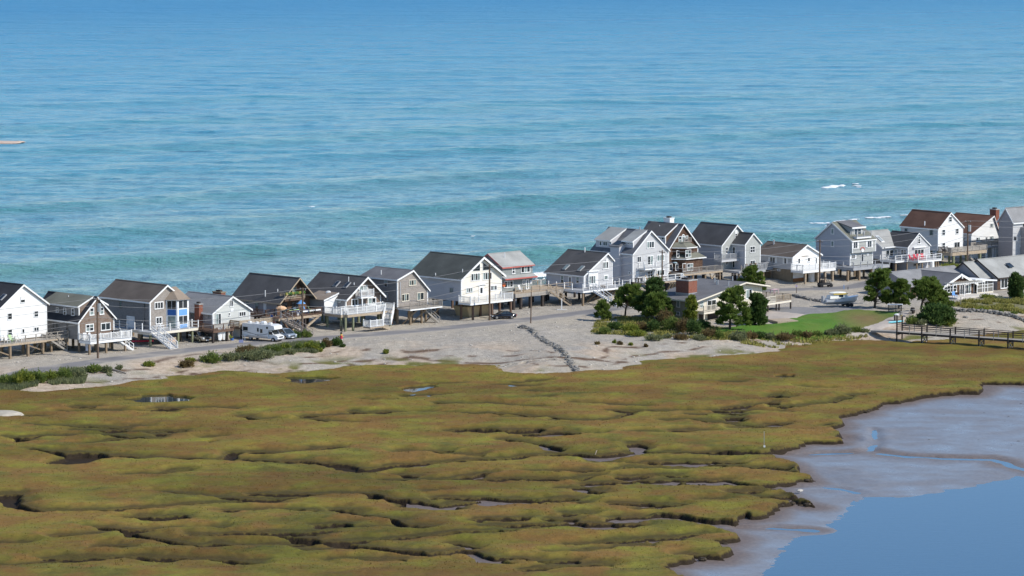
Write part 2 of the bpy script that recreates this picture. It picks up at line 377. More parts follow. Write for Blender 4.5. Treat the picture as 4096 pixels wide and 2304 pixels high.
patch('patio', line('K', 2.25, (440, 670), (820, 690), (1060, 725), (780, 805), (560, 830), (300, 800)), .16, .4, MATS['patio'], .2, seed=4)
t = NT('dry_grass'); p = t.pos(); f = t.noise(p, 3.5, 6, .75); c = t.ramp(f, [(.3, (.16, .165, .04)), (.5, (.32, .30, .08)), (.7, (.48, .42, .13))]); t.done(c, .95, t.bump(f, 1, .3), .1)
patch('path', line('M', 2.0, (-350, 880), (100, 800), (400, 700), (560, 640), (720, 620), (620, 740), (470, 790), (80, 870), (-250, 900)), .14, .4, MATS['patio'], .5, seed=5)

# ------------------------------------------------------------------ salt marsh with its creeks and ponds
EDGE = [(220, 620)] + line('N', ZM, (2900, 38), (2516, 45), (2230, 42), (2205, 85), (2190, 112), (1960, 120), (1850, 130), (1780, 140), (1620, 178), (1500, 190), (1400, 232), (1330, 262), (1185, 288), (1190, 330), (1120, 368),
    (1180, 395), (1172, 440), (1190, 462), (920, 465), (880, 500), (700, 540), (640, 548), (450, 545), (100, 560), (-60, 555), (100, 578), (480, 575), (640, 560), (740, 578), (870, 650), (915, 690), (975, 735),
    (860, 740), (700, 780), (580, 790), (410, 770), (150, 768), (-50, 775), (200, 790), (600, 800), (740, 800), (880, 855), (930, 880), (1000, 915), (900, 905), (870, 893), (745, 915), (700, 960),
    (640, 1000), (560, 1010), (500, 985), (460, 1050), (250, 1035), (0, 1000), (-100, 990), (-150, 1030), (0, 1050), (140, 1070), (300, 1085), (430, 1125), (455, 1160), (400, 1180), (310, 1185), (360, 1230),
    (390, 1240), (360, 1290), (160, 1300), (100, 1330), (-60, 1340), (-60, 1370), (60, 1440), (20, 1500)) + line('N', ZM, (-100, 1700), (-150, 2600), (-200, 6000))
CREEKS = [  # (width, points in a view)
    (2.6, 'R', [(-700, 180), (-560, 165), (-250, 172), (0, 178), (250, 186), (480, 192), (700, 205), (790, 235), (1000, 215), (1300, 195), (1600, 180), (1700, 168), (1850, 165)]),
    (3.6, 'R', [(1840, 160), (2030, 168), (2250, 155)]), (3.0, 'R', [(2270, 145), (2576, 148), (2750, 150)]), (1.6, 'R', [(2230, 100), (2290, 135)]), (1.4, 'R', [(1560, 80), (1760, 100), (1820, 130)]),
    (4.5, 'R', [(1745, 55), (1835, 52)]), (2.2, 'R', [(1310, 38), (1500, 35)]), (1.5, 'R', [(1520, 35), (1720, 30)]), (1.2, 'R', [(-20, 180), (130, 170), (190, 140)]),
    (1.8, 'R', [(900, 385), (1060, 392), (1150, 405)]), (3.2, 'R', [(1080, 412), (1170, 418), (1280, 432)]), (1.6, 'R', [(1180, 425), (1400, 400), (1650, 390), (1900, 385)]),
    (1.1, 'R', [(280, 355), (470, 352), (700, 358), (870, 360), (900, 380)]), (1.2, 'R', [(150, 450), (350, 438), (580, 448)]), (1.3, 'R', [(0, 408), (200, 402), (480, 370)]),
    (1.4, 'R', [(700, 435), (850, 470), (1000, 495), (1100, 520), (1150, 530)]), (1.2, 'R', [(1160, 345), (1200, 342)]), (1.4, 'R', [(120, 565), (350, 562), (500, 558)]),
    (1.7, 'R', [(60, 620), (400, 625), (600, 610), (900, 595), (1150, 575), (1500, 560), (1800, 530), (1950, 520)]), (2.4, 'R', [(700, 608), (800, 635), (860, 650), (1100, 665), (1200, 680), (1350, 665)]),
    (2.2, 'R', [(1360, 655), (1480, 685), (1510, 710)]), (1.6, 'R', [(1300, 618), (1380, 625)]), (2.2, 'R', [(1720, 748), (1850, 735), (2040, 725)]), (2.0, 'R', [(2390, 588), (2440, 588)]),
    (2.2, 'R', [(1900, 328), (2000, 340), (2040, 350)]), (2.6, 'R', [(2040, 350), (2035, 360)]), (1.8, 'R', [(1820, 492), (1910, 492)]), (1.5, 'R', [(1900, 462), (2000, 455)]), (2.5, 'R', [(1950, 515), (2200, 522)]),
    (2.6, 'R', [(2250, 290), (2350, 295), (2450, 285), (2700, 290)]), (1.6, 'R', [(2250, 228), (2380, 230)]), (1.3, 'R', [(2250, 40), (2400, 45), (2576, 35)]), (3.6, 'R', [(2180, 485), (2350, 478)]), (1.6, 'R', [(2260, 430), (2450, 415)]),
    (1.4, 'R', [(1030, 255), (1090, 265)]), (1.5, 'R', [(-640, 700), (-300, 690), (-10, 700), (120, 700), (220, 712)]), (1.2, 'R', [(1040, 140), (1240, 140)]), (1.3, 'R', [(600, 525), (760, 515)]),
    (1.6, 'O', [(200, 545), (400, 560), (470, 580), (560, 575)]), (4.6, 'O', [(470, 630), (560, 610), (620, 580)]), (1.3, 'O', [(600, 500), (900, 470)]), (2.0, 'O', [(-50, 880), (60, 860), (70, 910), (140, 955), (300, 985)]),
    (1.6, 'O', [(300, 985), (560, 982), (800, 978), (1100, 955), (1400, 935), (1700, 915), (2100, 880), (2300, 868)]), (3.2, 'O', [(1000, 1028), (1130, 1036), (1250, 1032)]), (1.3, 'O', [(0, 1218), (120, 1218)]),
    (1.4, 'O', [(700, 1115), (900, 1140), (980, 1175), (1150, 1200), (1400, 1240), (1500, 1255), (1700, 1238), (2000, 1230), (2300, 1205)]), (1.3, 'O', [(400, 1180), (650, 1165)]),
    (1.0, 'O', [(0, 1380), (300, 1360), (700, 1335)]), (1.6, 'O', [(1050, 1345), (1150, 1340)]), (1.2, 'O', [(1450, 1340), (1600, 1345), (1800, 1365)]), (1.4, 'O', [(900, 725), (1100, 715), (1300, 690)]),
    (1.6, 'O', [(800, 403), (870, 405)]), (1.8, 'O', [(1150, 435), (1260, 430)]), (1.6, 'O', [(80, 460), (180, 480)]), (2.2, 'O', [(1740, 305), (1840, 322), (1920, 322)]), (1.5, 'O', [(2200, 325), (2400, 345), (2560, 345)]),
    (1.3, 'O', [(1480, 455), (1570, 450)]), (1.3, 'O', [(720, 152), (810, 152)]), (1.2, 'O', [(570, 232), (650, 234)]), (1.5, 'O', [(220, 298), (270, 300)]), (1.2, 'O', [(730, 1245), (830, 1252)]),
    (1.5, 'N', [(280, 260), (380, 268), (470, 272)]), (1.8, 'N', [(720, 155), (770, 175)]), (1.3, 'N', [(915, 88), (975, 90), (1100, 98)]), (1.2, 'N', [(350, 58), (460, 60)]), (1.3, 'N', [(110, 295), (170, 295)]),
    (1.2, 'N', [(420, 315), (440, 325)]), (1.5, 'N', [(0, 400), (240, 400)]), (1.3, 'N', [(470, 382), (650, 380)]), (1.2, 'N', [(1290, 152), (1380, 150)]), (1.2, 'N', [(700, 355), (760, 355)]), (1.2, 'N', [(760, 230), (810, 232)]),
    (1.4, 'N', [(690, 882), (880, 875)]), (1.3, 'N', [(230, 900), (290, 900)]), (1.2, 'N', [(130, 640), (230, 635)]), (1.3, 'N', [(130, 1295), (210, 1310)]), (1.0, 'N', [(0, 680), (50, 680)]),
    (1.2, 'Q', [(1700, 668), (1840, 668)]), (1.2, 'Q', [(1720, 730), (1800, 732)]), (1.3, 'Q', [(550, 715), (850, 705)]), (1.4, 'Q', [(150, 745), (240, 750)]), (1.2, 'Q', [(1360, 612), (1660, 625)]), (1.2, 'Q', [(1700, 570), (1780, 572)]), (1.5, 'Q', [(1570, 585), (1650, 580)]),
    (1.6, 'Q', [(780, 600), (980, 595)])]
PONDS = [('O', [(880, 180), (1020, 165), (1060, 150), (1200, 146), (1250, 160), (1390, 168), (1330, 195), (1200, 206), (960, 208)], 'small marsh pond mirroring the houses, largest and nearest the left of the marsh'),
         ('P', [(2060, 238), (2350, 238), (2480, 250), (2380, 285), (2200, 292), (2130, 280), (2120, 255)], 'narrow marsh pond close to the sandy edge with a dark far bank'),
         ('Q', [(440, 655), (560, 630), (700, 618), (820, 615), (760, 640), (600, 685), (500, 680)], 'pale slanting marsh pond below the gravel fan'),
         ('Q', [(1430, 622), (1500, 616), (1580, 625), (1520, 638), (1450, 634)], 'little marsh pool east of the slanting pond'),
         ('Q', [(680, 712), (780, 712), (740, 730)], 'tiny muddy pool just below the slanting pond'),
         ('N', [(715, 8), (860, 8), (850, 26), (730, 26)], 'small marsh pool below the sand spit near the lawn'),
         ('O', [(1455, 488), (1545, 488), (1500, 502)], 'tiny bright marsh pool in the middle of the grass')
         ]
PW = [([tuple(at(v, x, y, ZM - .2)[:2]) for x, y in pts], lb) for v, pts, lb in PONDS]
CW = [(max(wd, 1.55), line(v, ZM - .15, *[(x, y) for x, y in pts])) for wd, v, pts in CREEKS]
_R = random.Random(12)
for _ in range(64):        # short runnels that the photo shows between the larger creeks
    y = 342 + 118 * _R.random() ** 1.2; x = _R.uniform(-1, .75) * y * .15; p = [(x, y)]; a = _R.uniform(-.25, .35)
    for _k in range(_R.randint(2, 6)): a += _R.uniform(-.35, .35); p.append((p[-1][0] + math.cos(a) * 2.6, p[-1][1] + math.sin(a) * 2.6))
    CW.append((_R.uniform(.8, 1.5), p))
def marsh_fields(X, Y):
    wx = X + (fbm(X * .35, Y * .35, 3, 21) - .5) * 2.2 + (fbm(X * 1.3, Y * 1.3, 2, 25) - .5) * .5; wy = Y + (fbm(X * .35, Y * .35, 3, 22) - .5) * 2.4 + (fbm(X * 1.3, Y * 1.3, 2, 26) - .5) * .5
    dE = sdist(wx, wy, EDGE, GRASS_SIDE)      # grass lies on the right of the walk
    dS = poly_dist(X, Y, SHORE, True) + (fbm(X * .12, Y * .12, 3, 5) - .5) * 5
    cut = sstep(.35, -.25, dE) * 1.0
    for wd, pts in CW:
        xs = [a for a, b in pts]; ys = [b for a, b in pts]; m = (wx > min(xs) - 4) & (wx < max(xs) + 4) & (wy > min(ys) - 4) & (wy < max(ys) + 4)
        if not m.any(): continue
        d = poly_dist(wx[m], wy[m], pts); wv = wd * (.75 + .5 * fbm(X[m] * .12, Y[m] * .12, 2, 29)); cut[m] = np.maximum(cut[m], sstep(wv * .58 + .2, wv * .58 - .2, d))
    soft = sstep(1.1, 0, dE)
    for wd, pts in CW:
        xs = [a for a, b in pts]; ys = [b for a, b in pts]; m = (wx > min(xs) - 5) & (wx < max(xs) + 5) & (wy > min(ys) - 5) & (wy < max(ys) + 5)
        if m.any(): soft[m] = np.maximum(soft[m], sstep(wd * .5 + 2.0, wd * .5, poly_dist(wx[m], wy[m] - 1.3, pts)))  # shifted so that only far banks get the roll-off and painted shade
    pond = np.zeros(X.shape); flat_ = np.zeros(X.shape)
    for pts, _ in PW:
        xs = [a for a, b in pts]; ys = [b for a, b in pts]; m = (X > min(xs) - 6) & (X < max(xs) + 6) & (Y > min(ys) - 6) & (Y < max(ys) + 6)
        if not m.any(): continue
        e = poly_dist(wx[m], wy[m], pts + [pts[0]]); i = inside(wx[m], wy[m], pts); pond[m] = np.maximum(pond[m], sstep(-.25, .3, np.where(i, e, -e))); flat_[m] = np.maximum(flat_[m], sstep(-5, -.5, np.where(i, e, -e)))
        z = ZM + (fbm(X * .06, Y * .17, 4, 71) - .5) * .62 + (fbm(X * .35, Y * .5, 4, 72) - .5) * .34 + (fbm(X * 1.7, Y * 1.7, 3, 73) - .5) * .1
    z = z * (1 - flat_) + (ZM - .06) * flat_; z = np.where(dS > 0, z - dS * .1, z)
    floor = .06 + (fbm(X * .6, Y * .6, 3, 74) - .5) * .15
    z = z + .12 - .34 * soft * sstep(0, 1.5, dE); z = z * (1 - cut) + floor * cut
    z = np.where(dE < -.6, np.minimum(z, .02 + (dE + .6) * .25), z)
    z = z * (1 - pond) + (ZM - .62) * pond; pond = np.clip(pond * 1.0, 0, 1)
    mud = np.clip(np.maximum(np.maximum(cut * 1.3, pond * 1.25), soft * .5), 0, 1)  # real mud, plus bank shade painted in by way of soft
    return z, mud, dE
def sdist(X, Y, pts, close):
    """signed distance to an open line; positive inside the region that `close` completes"""
    return np.where(inside(X, Y, list(pts) + close), 1, -1) * poly_dist(X, Y, pts)
GRASS_SIDE = [(-500, 100), (-500, 900), (220, 900)]
def build_marsh():
    ys = np.concatenate([np.arange(318, 335, 1.0), np.arange(335, 505, .235), np.arange(505, 640, .9)])
    ts = np.linspace(-1, 1, 640); X = ts[None, :] * (ys * .168 + 3)[:, None]; X[:, 0] -= 60; X[:, -1] += 60; Y = np.repeat(ys[:, None], len(ts), 1)
    sh = X.shape; z, mud, dE = marsh_fields(X.ravel(), Y.ravel())
    keep = (z > -.9).reshape(sh)
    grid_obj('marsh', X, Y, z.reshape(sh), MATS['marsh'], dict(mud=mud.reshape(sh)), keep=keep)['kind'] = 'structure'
t = NT('marsh'); p = t.pos()
a = t.noise(t.mul(p, (.75, 1.0, 1)), .085, 5, .62, .6); b = t.noise(t.mul(p, (.6, 1.2, 1)), .32, 5, .65); f = t.noise(p, 2.6, 6, .8); f2 = t.noise(t.mul(p, (1, .45, 1)), 9, 4, .8)
c = t.ramp(t.math('ADD', t.math('MULTIPLY', a, .62), t.math('MULTIPLY', b, .38)), [(.34, (.095, .10, .026)), (.43, (.155, .142, .03)), (.5, (.205, .165, .035)), (.56, (.205, .14, .036)), (.66, (.15, .115, .032))])
g = t.noise(p, .19, 3, .5); c = t.mix(t.ramp(g, [(.5, 0.0), (.62, .85)]), c, (.20, .118, .036)); c = t.mix(t.ramp(g, [(.3, .8), (.45, 0.0)]), c, (.205, .21, .034))
c = t.mix(1.0, c, (.97, .92, .90), 'MULTIPLY'); c = t.mix(1.0, c, t.ramp(t.noise(t.mul(p, (.5, 1, 1)), .05, 4, .6), [(.35, .72), (.6, 1.12)]), 'MULTIPLY'); c = t.mix(1.0, c, t.ramp(f, [(.25, .72), (.75, 1.24)]), 'MULTIPLY'); c = t.mix(1.0, c, t.ramp(f2, [(.25, .74), (.75, 1.22)]), 'MULTIPLY')
m_ = t.math('ADD', t.attr('mud'), t.math('MULTIPLY', t.math('SUBTRACT', f, .5), .35)); c = t.mix(t.ramp(m_, [(.12, 0.0), (.42, .6)]), c, (.085, .075, .022)); c = t.mix(t.ramp(m_, [(.42, 0.0), (.62, 1.0)]), c, t.ramp(f2, [(.3, (.014, .010, .006)), (.7, (.045, .032, .02))]))  # first mix paints shade into the bank grass, second is real mud
t.done(c, .85, t.bump(t.math('ADD', f, f2), .6, .12), .12)
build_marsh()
t = NT('pond_water'); p = t.pos(); t.b.inputs['IOR'].default_value = 1.33; t.done((.03, .035, .03), .04, t.bump(t.noise(p, 3, 3), .06, .02), .5)
for pts, lb in PW:
    cx = sum(a for a, b in pts) / len(pts); cy = sum(b for a, b in pts) / len(pts)
    V = np.array([(cx, cy, ZM - .22)] + [(cx + (a - cx) * 1.2 , cy + (b - cy) * 1.5, ZM - .22) for a, b in pts]); n = len(pts)
    F = np.array([(0, 1 + i, 1 + (i + 1) % n) for i in range(n)]); tag(obj_np('pond_water', V, F, MATS['pond_water']), lb, kind='structure')

# ------------------------------------------------------------------ tidal mud flat and the still bay water
WATER_EDGE = [(240, 560)] + line('N', 0, (3400, 560), (2900, 620), (2516, 715), (2350, 760), (2150, 800), (1900, 850), (1700, 872), (1500, 880), (1380, 878), (1340, 855), (1300, 862), (1350, 900), (1250, 940), (1190, 970), (1150, 1040), (1090, 1080), (1000, 1120), (880, 1190), (760, 1262), (690, 1330), (700, 1380), (640, 1430), (500, 1500)) + line('N', 0, (300, 1700), (200, 3000), (0, 6000))
RILLS = [(1.1, line('N', 0, (820, 585), (1000, 575), (1200, 572), (1400, 562), (1500, 572), (1700, 596), (2000, 604), (2270, 610), (2380, 640), (2440, 668), (2700, 720))), (2.6, line('N', 0, (990, 725), (1060, 770), (1120, 790))),
         (.9, line('N', 0, (820, 812), (1050, 815), (1200, 825), (1330, 855))), (.8, line('N', 0, (440, 1115), (700, 1105), (900, 1112), (1000, 1125))), (.9, line('N', 0, (1440, 400), (1430, 480), (1400, 550))), (1.2, line('N', 0, (1190, 465), (1280, 485)))]
def build_mud():
    X, Y = np.meshgrid(np.arange(-12, 175, .42), np.arange(318, 560, .4)); x, y = X.ravel(), Y.ravel()
    wx = x + (fbm(x * .22, y * .22, 3, 81) - .5) * 2; wy = y + (fbm(x * .22, y * .22, 3, 82) - .5) * 2.2
    d = sdist(wx, wy, WATER_EDGE, [(-500, 60), (-500, 900), (240, 900)])
    z = .16 * np.tanh(d / 9) + (fbm(x * .12, y * .12, 3, 83) - .5) * .06 * sstep(0, 8, np.abs(d)) + (fbm(x * 1.1, y * 1.1, 3, 84) - .5) * .035
    red = sstep(.45, .7, fbm(x * .1, y * .25, 3, 85)) * .15
    for k, (wd, pts) in enumerate(RILLS):
        r = poly_dist(wx, wy, pts); z = z * sstep(wd * .4, wd * 1.6, r) - .03 * sstep(wd, 0, r)
        z = z + .07 * np.exp(-((r - wd * 2.2) / .8) ** 2); red = np.maximum(red, sstep(wd * 4, wd, r) * (.9 if k in (0, 3) else .3) * (.4 + .6 * fbm(x * .6, y * .6, 3, 88)))
    dE = sdist(wx, wy, EDGE, GRASS_SIDE); z = z + .10 * sstep(-4.5, 0, dE); red = np.maximum(red, sstep(-4, -.5, dE) * .8)
    grid_obj('mud_flat', X, Y, z.reshape(X.shape), MATS['mud'], dict(red=red.reshape(X.shape)))['kind'] = 'structure'
t = NT('mud'); p = t.pos(); f = t.noise(p, 2.2, 6, .75); g = t.noise(p, .25, 4)
c = t.ramp(f, [(.3, (.15, .155, .17)), (.7, (.25, .25, .26))]); c = t.mix(t.attr('red'), c, t.ramp(f, [(.3, (.075, .048, .033)), (.7, (.17, .115, .08))]))
t.done(c, t.ramp(t.math('ADD', t.attr('red'), g), [(.3, .22), (1.0, .65)]), t.bump(f, .35, .04), .65)
build_mud()
t = NT('bay_water'); p = t.pos(); t.b.inputs['IOR'].default_value = 1.33
t.done((.025, .085, .15), .10, t.bump(t.noise(t.mul(p, (.5, 1, 1)), 1.2, 4), .10, .05), .5)
V = np.array([(8, 250, 0), (260, 250, 0), (260, 640, 0), (8, 640, 0)], float); tag(obj_np('bay_water', V, np.array([[0, 1, 2, 3]]), MATS['bay_water']), kind='structure')

# ------------------------------------------------------------------ the sea: swells that run in parallel to the shore
SN = Vector((-.66, .75)); 
def swell(X, Y):
    s = X * SN.x + Y * SN.y - 395; a = X * SN.y - Y * SN.x
    w1 = (fbm(a * .005, s * .01, 3, 91) - .5) * 55; env = fbm(a * .008 + 4, s * .02, 3, 92)
    near = np.exp(-np.maximum(s - 60, 0) / 380); q_ = 330 * np.log1p(np.maximum(s + w1, 1) / 330); ph = q_ / 40 * 2 * math.pi
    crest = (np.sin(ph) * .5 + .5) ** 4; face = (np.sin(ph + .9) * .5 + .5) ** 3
    z = crest * (.2 + 1.5 * near) * sstep(.25, .55, env)
    z = z + (fbm(X * .03, Y * .09, 4, 93) - .5) * 1.0 + (fbm(X * .16, Y * .4, 3, 94) - .5) * .4
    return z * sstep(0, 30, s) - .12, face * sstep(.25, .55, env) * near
def build_sea():
    ys = [500.]
    while ys[-1] < 4300: ys.append(ys[-1] + max(.7, ys[-1] ** 2 / 877500 * 2.4))
    ys = np.array(ys); ts = np.linspace(-1, 1, 560); X = ts[None, :] * (ys * .19 + 20)[:, None]; Y = np.repeat(ys[:, None], len(ts), 1)
    Z, cr = swell(X, Y); fade = sstep(4300, 2500, Y); Z = Z * fade
    X[:, 0] = -20000; X[:, -1] = 20000; X2 = np.vstack([X, X[-1:] * 3]); Y2 = np.vstack([Y, np.full((1, len(ts)), 45000.)]); Z2 = np.vstack([Z, np.full((1, len(ts)), 0.)]); cr2 = np.vstack([cr, cr[-1:] * 0])
    s = X2 * SN.x + Y2 * SN.y - 395
    grid_obj('sea', X2, Y2, Z2, MATS['sea'], dict(crest=cr2, off=s / 2000))['kind'] = 'structure'  # crest attribute holds the dark tone of the shoreward swell faces
t = NT('sea'); p = t.pos(); t.b.inputs['IOR'].default_value = 1.33
dist = t.attr('off'); n = t.noise(t.mul(p, (1, 2.2, 1)), .006, 4)
dn = t.math('ADD', dist, t.math('MULTIPLY', t.math('SUBTRACT', n, .5), .16))
c = t.ramp(dn, [(.03, (.20, .37, .40)), (.10, (.12, .32, .40)), (.2, (.06, .29, .405)), (.4, (.035, .265, .42)), (1.0, (.04, .25, .45))])
c = t.mix(t.math('MULTIPLY', t.attr('crest'), .75, True), c, (.08, .28, .23))  # shading of the shoreward swell faces is painted into the water colour
tur = t.noise(t.mul(p, (1, 1.6, 1)), .022, 4); c = t.mix(t.math('MULTIPLY', t.ramp(tur, [(.5, 0.0), (.7, .25)]), t.ramp(dn, [(.04, 1.0), (.16, 0.0)])), c, (.30, .38, .26))
h0 = t.noise(t.mul(p, (.3, 1, 1)), .028, 4, .6); h1 = t.noise(t.mul(p, (.5, 1, 1)), .14, 5, .7); h2 = t.noise(t.mul(p, (.5, 1, 1)), .9, 5, .7)
t.b.inputs['Specular Tint'].default_value = (.58, .90, .98, 1); t.done(c, t.ramp(dist, [(.05, .12), (.5, .22), (1.0, .34)]), t.bump(h2, 1.0, .8, t.bump(h1, 1.0, 4.0, t.bump(h0, 1.0, 14.0))), .24)
build_sea()
# ------------------------------------------------------------------ building kit
WHITE = flat('white_paint', (.80, .80, .78), .5, .04, 1); CREAMP = flat('cream_paint', (.72, .66, .54), .6, .06, 1); GREYP = flat('grey_paint', (.36, .37, .38), .6, .08, 1)
PILEW = wood('pile_wood', (.24, .18, .12)); GREENW = wood('treated_wood', (.20, .21, .13)); GREYW = wood('weathered_wood', (.34, .31, .27)); BROWNW = wood('brown_wood', (.14, .09, .065)); TANW = wood('tan_wood', (.40, .32, .23)); DARKW = wood('dark_wood', (.055, .045, .04)); POLEW = wood('pole_wood', (.15, .105, .075))
GLASS = glassm('window_glass', (.022, .03, .036)); CURT = glassm('curtained_glass', (.20, .25, .24), .15, .5); PALEG = glassm('pale_glass', (.36, .40, .40), .2, .5)
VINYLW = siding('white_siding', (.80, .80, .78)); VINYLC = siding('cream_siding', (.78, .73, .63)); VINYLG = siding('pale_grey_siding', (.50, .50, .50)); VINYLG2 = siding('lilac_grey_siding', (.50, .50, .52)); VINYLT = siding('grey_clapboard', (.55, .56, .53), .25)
SHB = shingle('brown_shingles', (.17, .115, .085), (.25, .18, .135), (.27, .23, .20)); SHG = shingle('weathered_shingles', (.27, .235, .20), (.38, .34, .30), (.33, .30, .28)); SHD = shingle('dark_brown_shingles', (.065, .034, .022), (.115, .06, .038), (.16, .11, .08))
SHL = shingle('light_grey_shingles', (.44, .45, .43), (.50, .51, .48), (.36, .37, .35)); SHS = shingle('slate_grey_shingles', (.21, .205, .20), (.27, .26, .25), (.24, .235, .23)); BOARD = wood('grey_boarding', (.25, .27, .26))
SHAB = wood('aframe_boarding', (.14, .08, .05)); MAUVE = siding('mauve_siding', (.33, .31, .31)); CREAM_SHADE = flat('shaded_cream_stucco', (.30, .29, .23), .8, .08); CREAM = flat('cream_stucco', (.68, .62, .50), .8, .05)
R_BLACK = roofing('black_roof', (.048, .049, .053)); R_DARK = roofing('charcoal_roof', (.098, .094, .092)); R_DGREEN = roofing('green_black_roof', (.095, .10, .09)); R_BROWN = roofing('brown_roof', (.145, .12, .10)); R_RED = roofing('red_brown_roof', (.155, .085, .06))
R_GREEN = roofing('green_grey_roof', (.175, .175, .14)); R_GREY = roofing('grey_roof', (.25, .25, .25)); R_LGREY = roofing('light_grey_roof', (.34, .34, .32)); R_MID = roofing('mid_grey_roof', (.16, .16, .165)); R_TAN = roofing('tan_roof', (.26, .21, .165))
BRICK = shingle('red_brick', (.24, .085, .055), (.32, .125, .08), (.24, .12, .09), .3, .12); CONC = flat('concrete', (.36, .35, .33), .9, .15, 2, .2, .3); TANB = flat('tan_block', (.25, .195, .13), .9, .15, 1.5); METAL = flat('galvanised_metal', (.5, .51, .52), .4, .1, 4, .5, 0, .6)
REDP = flat('faded_red_paint', (.46, .13, .11), .6, .15); BLUEP = flat('blue_panel', (.02, .09, .30), .5, .05); SKYP = flat('pale_blue_panel', (.16, .36, .68), .5, .05); BLACK = flat('black_rubber', (.02, .02, .022), .6, .1)
REDC = flat('red_chair_paint', (.55, .04, .07), .45, .06); BLUEF = flat('blue_cloth', (.05, .13, .36), .8, .1); ORANGE = flat('orange_plastic', (.62, .15, .05), .5, .08); YELLOW = flat('yellow_paint', (.70, .50, .10), .5, .08); TEAL = flat('turquoise_plastic', (.20, .55, .62), .45, .06); GREENC = flat('light_green_cloth', (.42, .60, .30), .8, .08); PEACH = flat('peach_canvas', (.66, .42, .25), .8, .08)
SHARED = {}
def shared_box(name, key, size, m, parent, loc, rz=0):
    """a box piece that shares its mesh with alike pieces"""
    k = (key, tuple(round(a, 2) for a in size), m.name)
    if k not in SHARED:
        o = MB().box(-size[0] / 2, -size[1] / 2, 0, size[0] / 2, size[1] / 2, size[2]).build(name, m); SHARED[k] = o.data; o.parent = parent
    else: o = link(bpy.data.objects.new(name, SHARED[k]), parent)
    o.location = loc; o.rotation_euler = (0, 0, rz); return o

